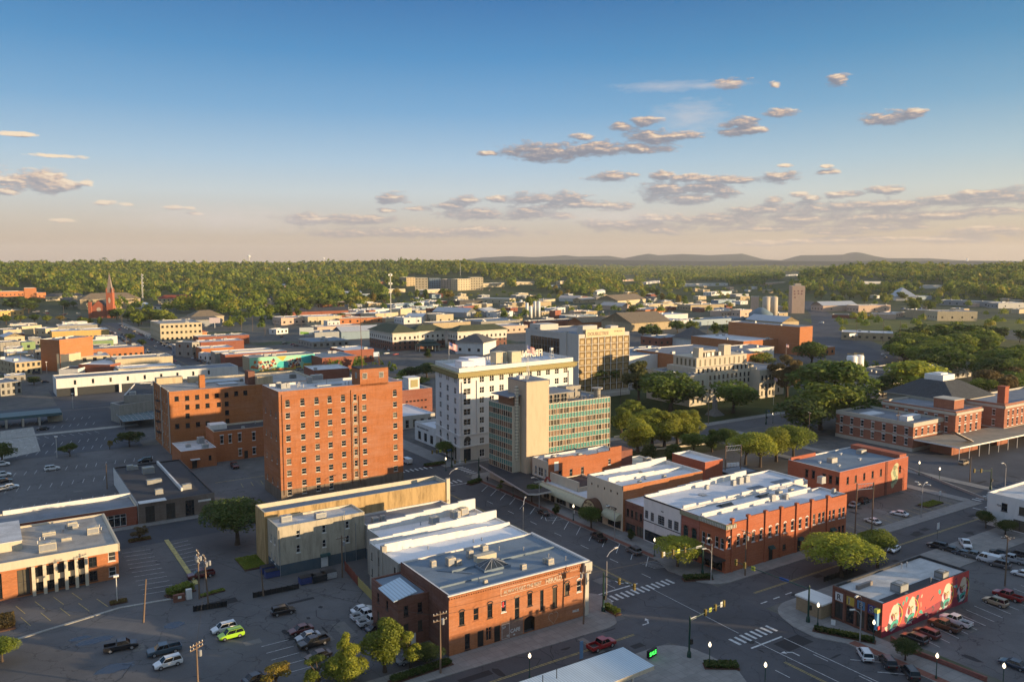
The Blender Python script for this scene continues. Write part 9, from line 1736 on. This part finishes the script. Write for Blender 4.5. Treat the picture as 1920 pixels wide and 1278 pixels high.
# small infill that nothing in the photo tells apart, one object each
def fill(boxes, n, label, group, hs, walls, roofs):
 got = 0
 for _ in range(n * 60):
  if got >= n: break
  b_ = R.choice(boxes); p = ground(R.uniform(*b_[:2]), R.uniform(*b_[2:])); W, D, h = R.uniform(9, 24), R.uniform(9, 18), R.uniform(*hs); c, s = math.cos(ROT), math.sin(ROT); q = [(p[0] + x * c - y * s, p[1] + x * s + y * c) for x, y in ((0, 0), (W, 0), (W, D), (0, D), (W / 2, D / 2), (W / 2, 0), (0, D / 2))]
  gs, gt = w2g(p)
  if 86 < gs < 140 or not all(min((b2[0] - a2[0]) * (y - a2[1]) - (b2[1] - a2[1]) * (x - a2[0]) for a2, b2 in zip(f, f[1:] + f[:1])) < -60 for f in FOOT for x, y in q if abs(f[0][0] - x) < 90 and abs(f[0][1] - y) < 90): continue
  got += 1; B = Bld('small_flat_roofed_building', label, [(0, 0), (W, 0), (W, D), (0, D)], h, WC[R.choice(walls)], RC[R.choice(roofs)], par=.4, coping=CAP, world=((p[0], p[1], p[2]), ROT), group=group)
  k = R.randrange(0, 5); B.grid(0, [W * (i + .5) / max(1, k) for i in range(k)], [h * .3], 1.4, 1.6, 'slit'); B.finish(); B.unit(W * .4, D * .5, (2, 1.6, 1.3))
fill([(500, 760, 572, 612)], 24, 'small low building among the roofs left of the green-roofed hotel', 'small roofs left of the hotel', (4, 7), 'CWTRGO', 'wgtb'); fill([(760, 960, 556, 600)], 24, 'small low building among the roofs behind the green-roofed hotel', 'small roofs behind the hotel', (4, 7), 'CWTRGB', 'wgtb')
fill([(960, 1260, 552, 610)], 26, 'small low warehouse in the central industrial area', 'small warehouses', (4, 7), 'CWTRGP', 'wgtm'); fill([(1240, 1480, 540, 600)], 22, 'small low shed around the grain silos', 'small sheds near the silos', (4, 7), 'CWTGPR', 'wgtm'); fill([(0, 240, 616, 720)], 14, 'small low building between the left-hand roofs', 'small roofs at left', (4, 7), 'CSTWR', 'wgtd'); fill([(1560, 1920, 540, 600)], 10, 'small low shed around the pointed white roof', 'small sheds at right', (4, 6), 'CWTP', 'wgm')
for n_, (u0, u1, v0, v1), lab, grp in ((26, (480, 1000, 575, 640), 'timber pole among the central roofs', 'poles among the central roofs'), (22, (1000, 1480, 556, 640), 'timber pole in the industrial area', 'poles in the industrial area'), (12, (0, 300, 600, 720), 'thin pole among the left-hand roofs', 'poles among the left roofs')):
 for _ in range(n_): u, v = R.uniform(u0, u1), R.uniform(v0, v1); g = ground(u, v); T = thing('timber_pole', lab, 'pole', tuple(g), R.uniform(0, 3), grp); m = MB(); h = R.uniform(9, 13); m.tube([(0, 0, 0), (0, 0, h)], [.2, .12], 5); m.cbox((0, 0, h - .6), (2.4, .14, .16)); m.build('pole', WOOD, T)
lot([(520, 760, 590, 640), (760, 1000, 580, 606)], 16, (0, 90), 'small car parked among the central roofs', 'cars among the central roofs'); lot([(1000, 1480, 560, 620)], 18, (0, 90), 'small car parked in the industrial area', 'cars in the industrial area'); lot([(0, 240, 640, 720)], 8, (0, 90), 'small car parked among the left-hand roofs', 'cars among the left roofs')
W_ = woods(); W_['label'] = 'wooded town and hills of mixed green and golden trees running to the horizon'; W_['category'] = 'woodland'
# ------------------------------------------------------------------ the air between us and the hills
hz = NT('haze'); hz.t.nodes.remove(hz.bsdf); pv = hz.n('VolumePrincipled'); pv.inputs['Color'].default_value = (.92, .93, .96, 1); pv.inputs['Density'].default_value = 3.6e-5; pv.inputs['Anisotropy'].default_value = .1; hz.l(pv.outputs[0], hz.t.nodes['Material Output'].inputs['Volume'])
m = MB(); m.box(-13500, 13500, -400, 15500, -3, 330); struct(m.build('haze', hz.mat), 'stuff')
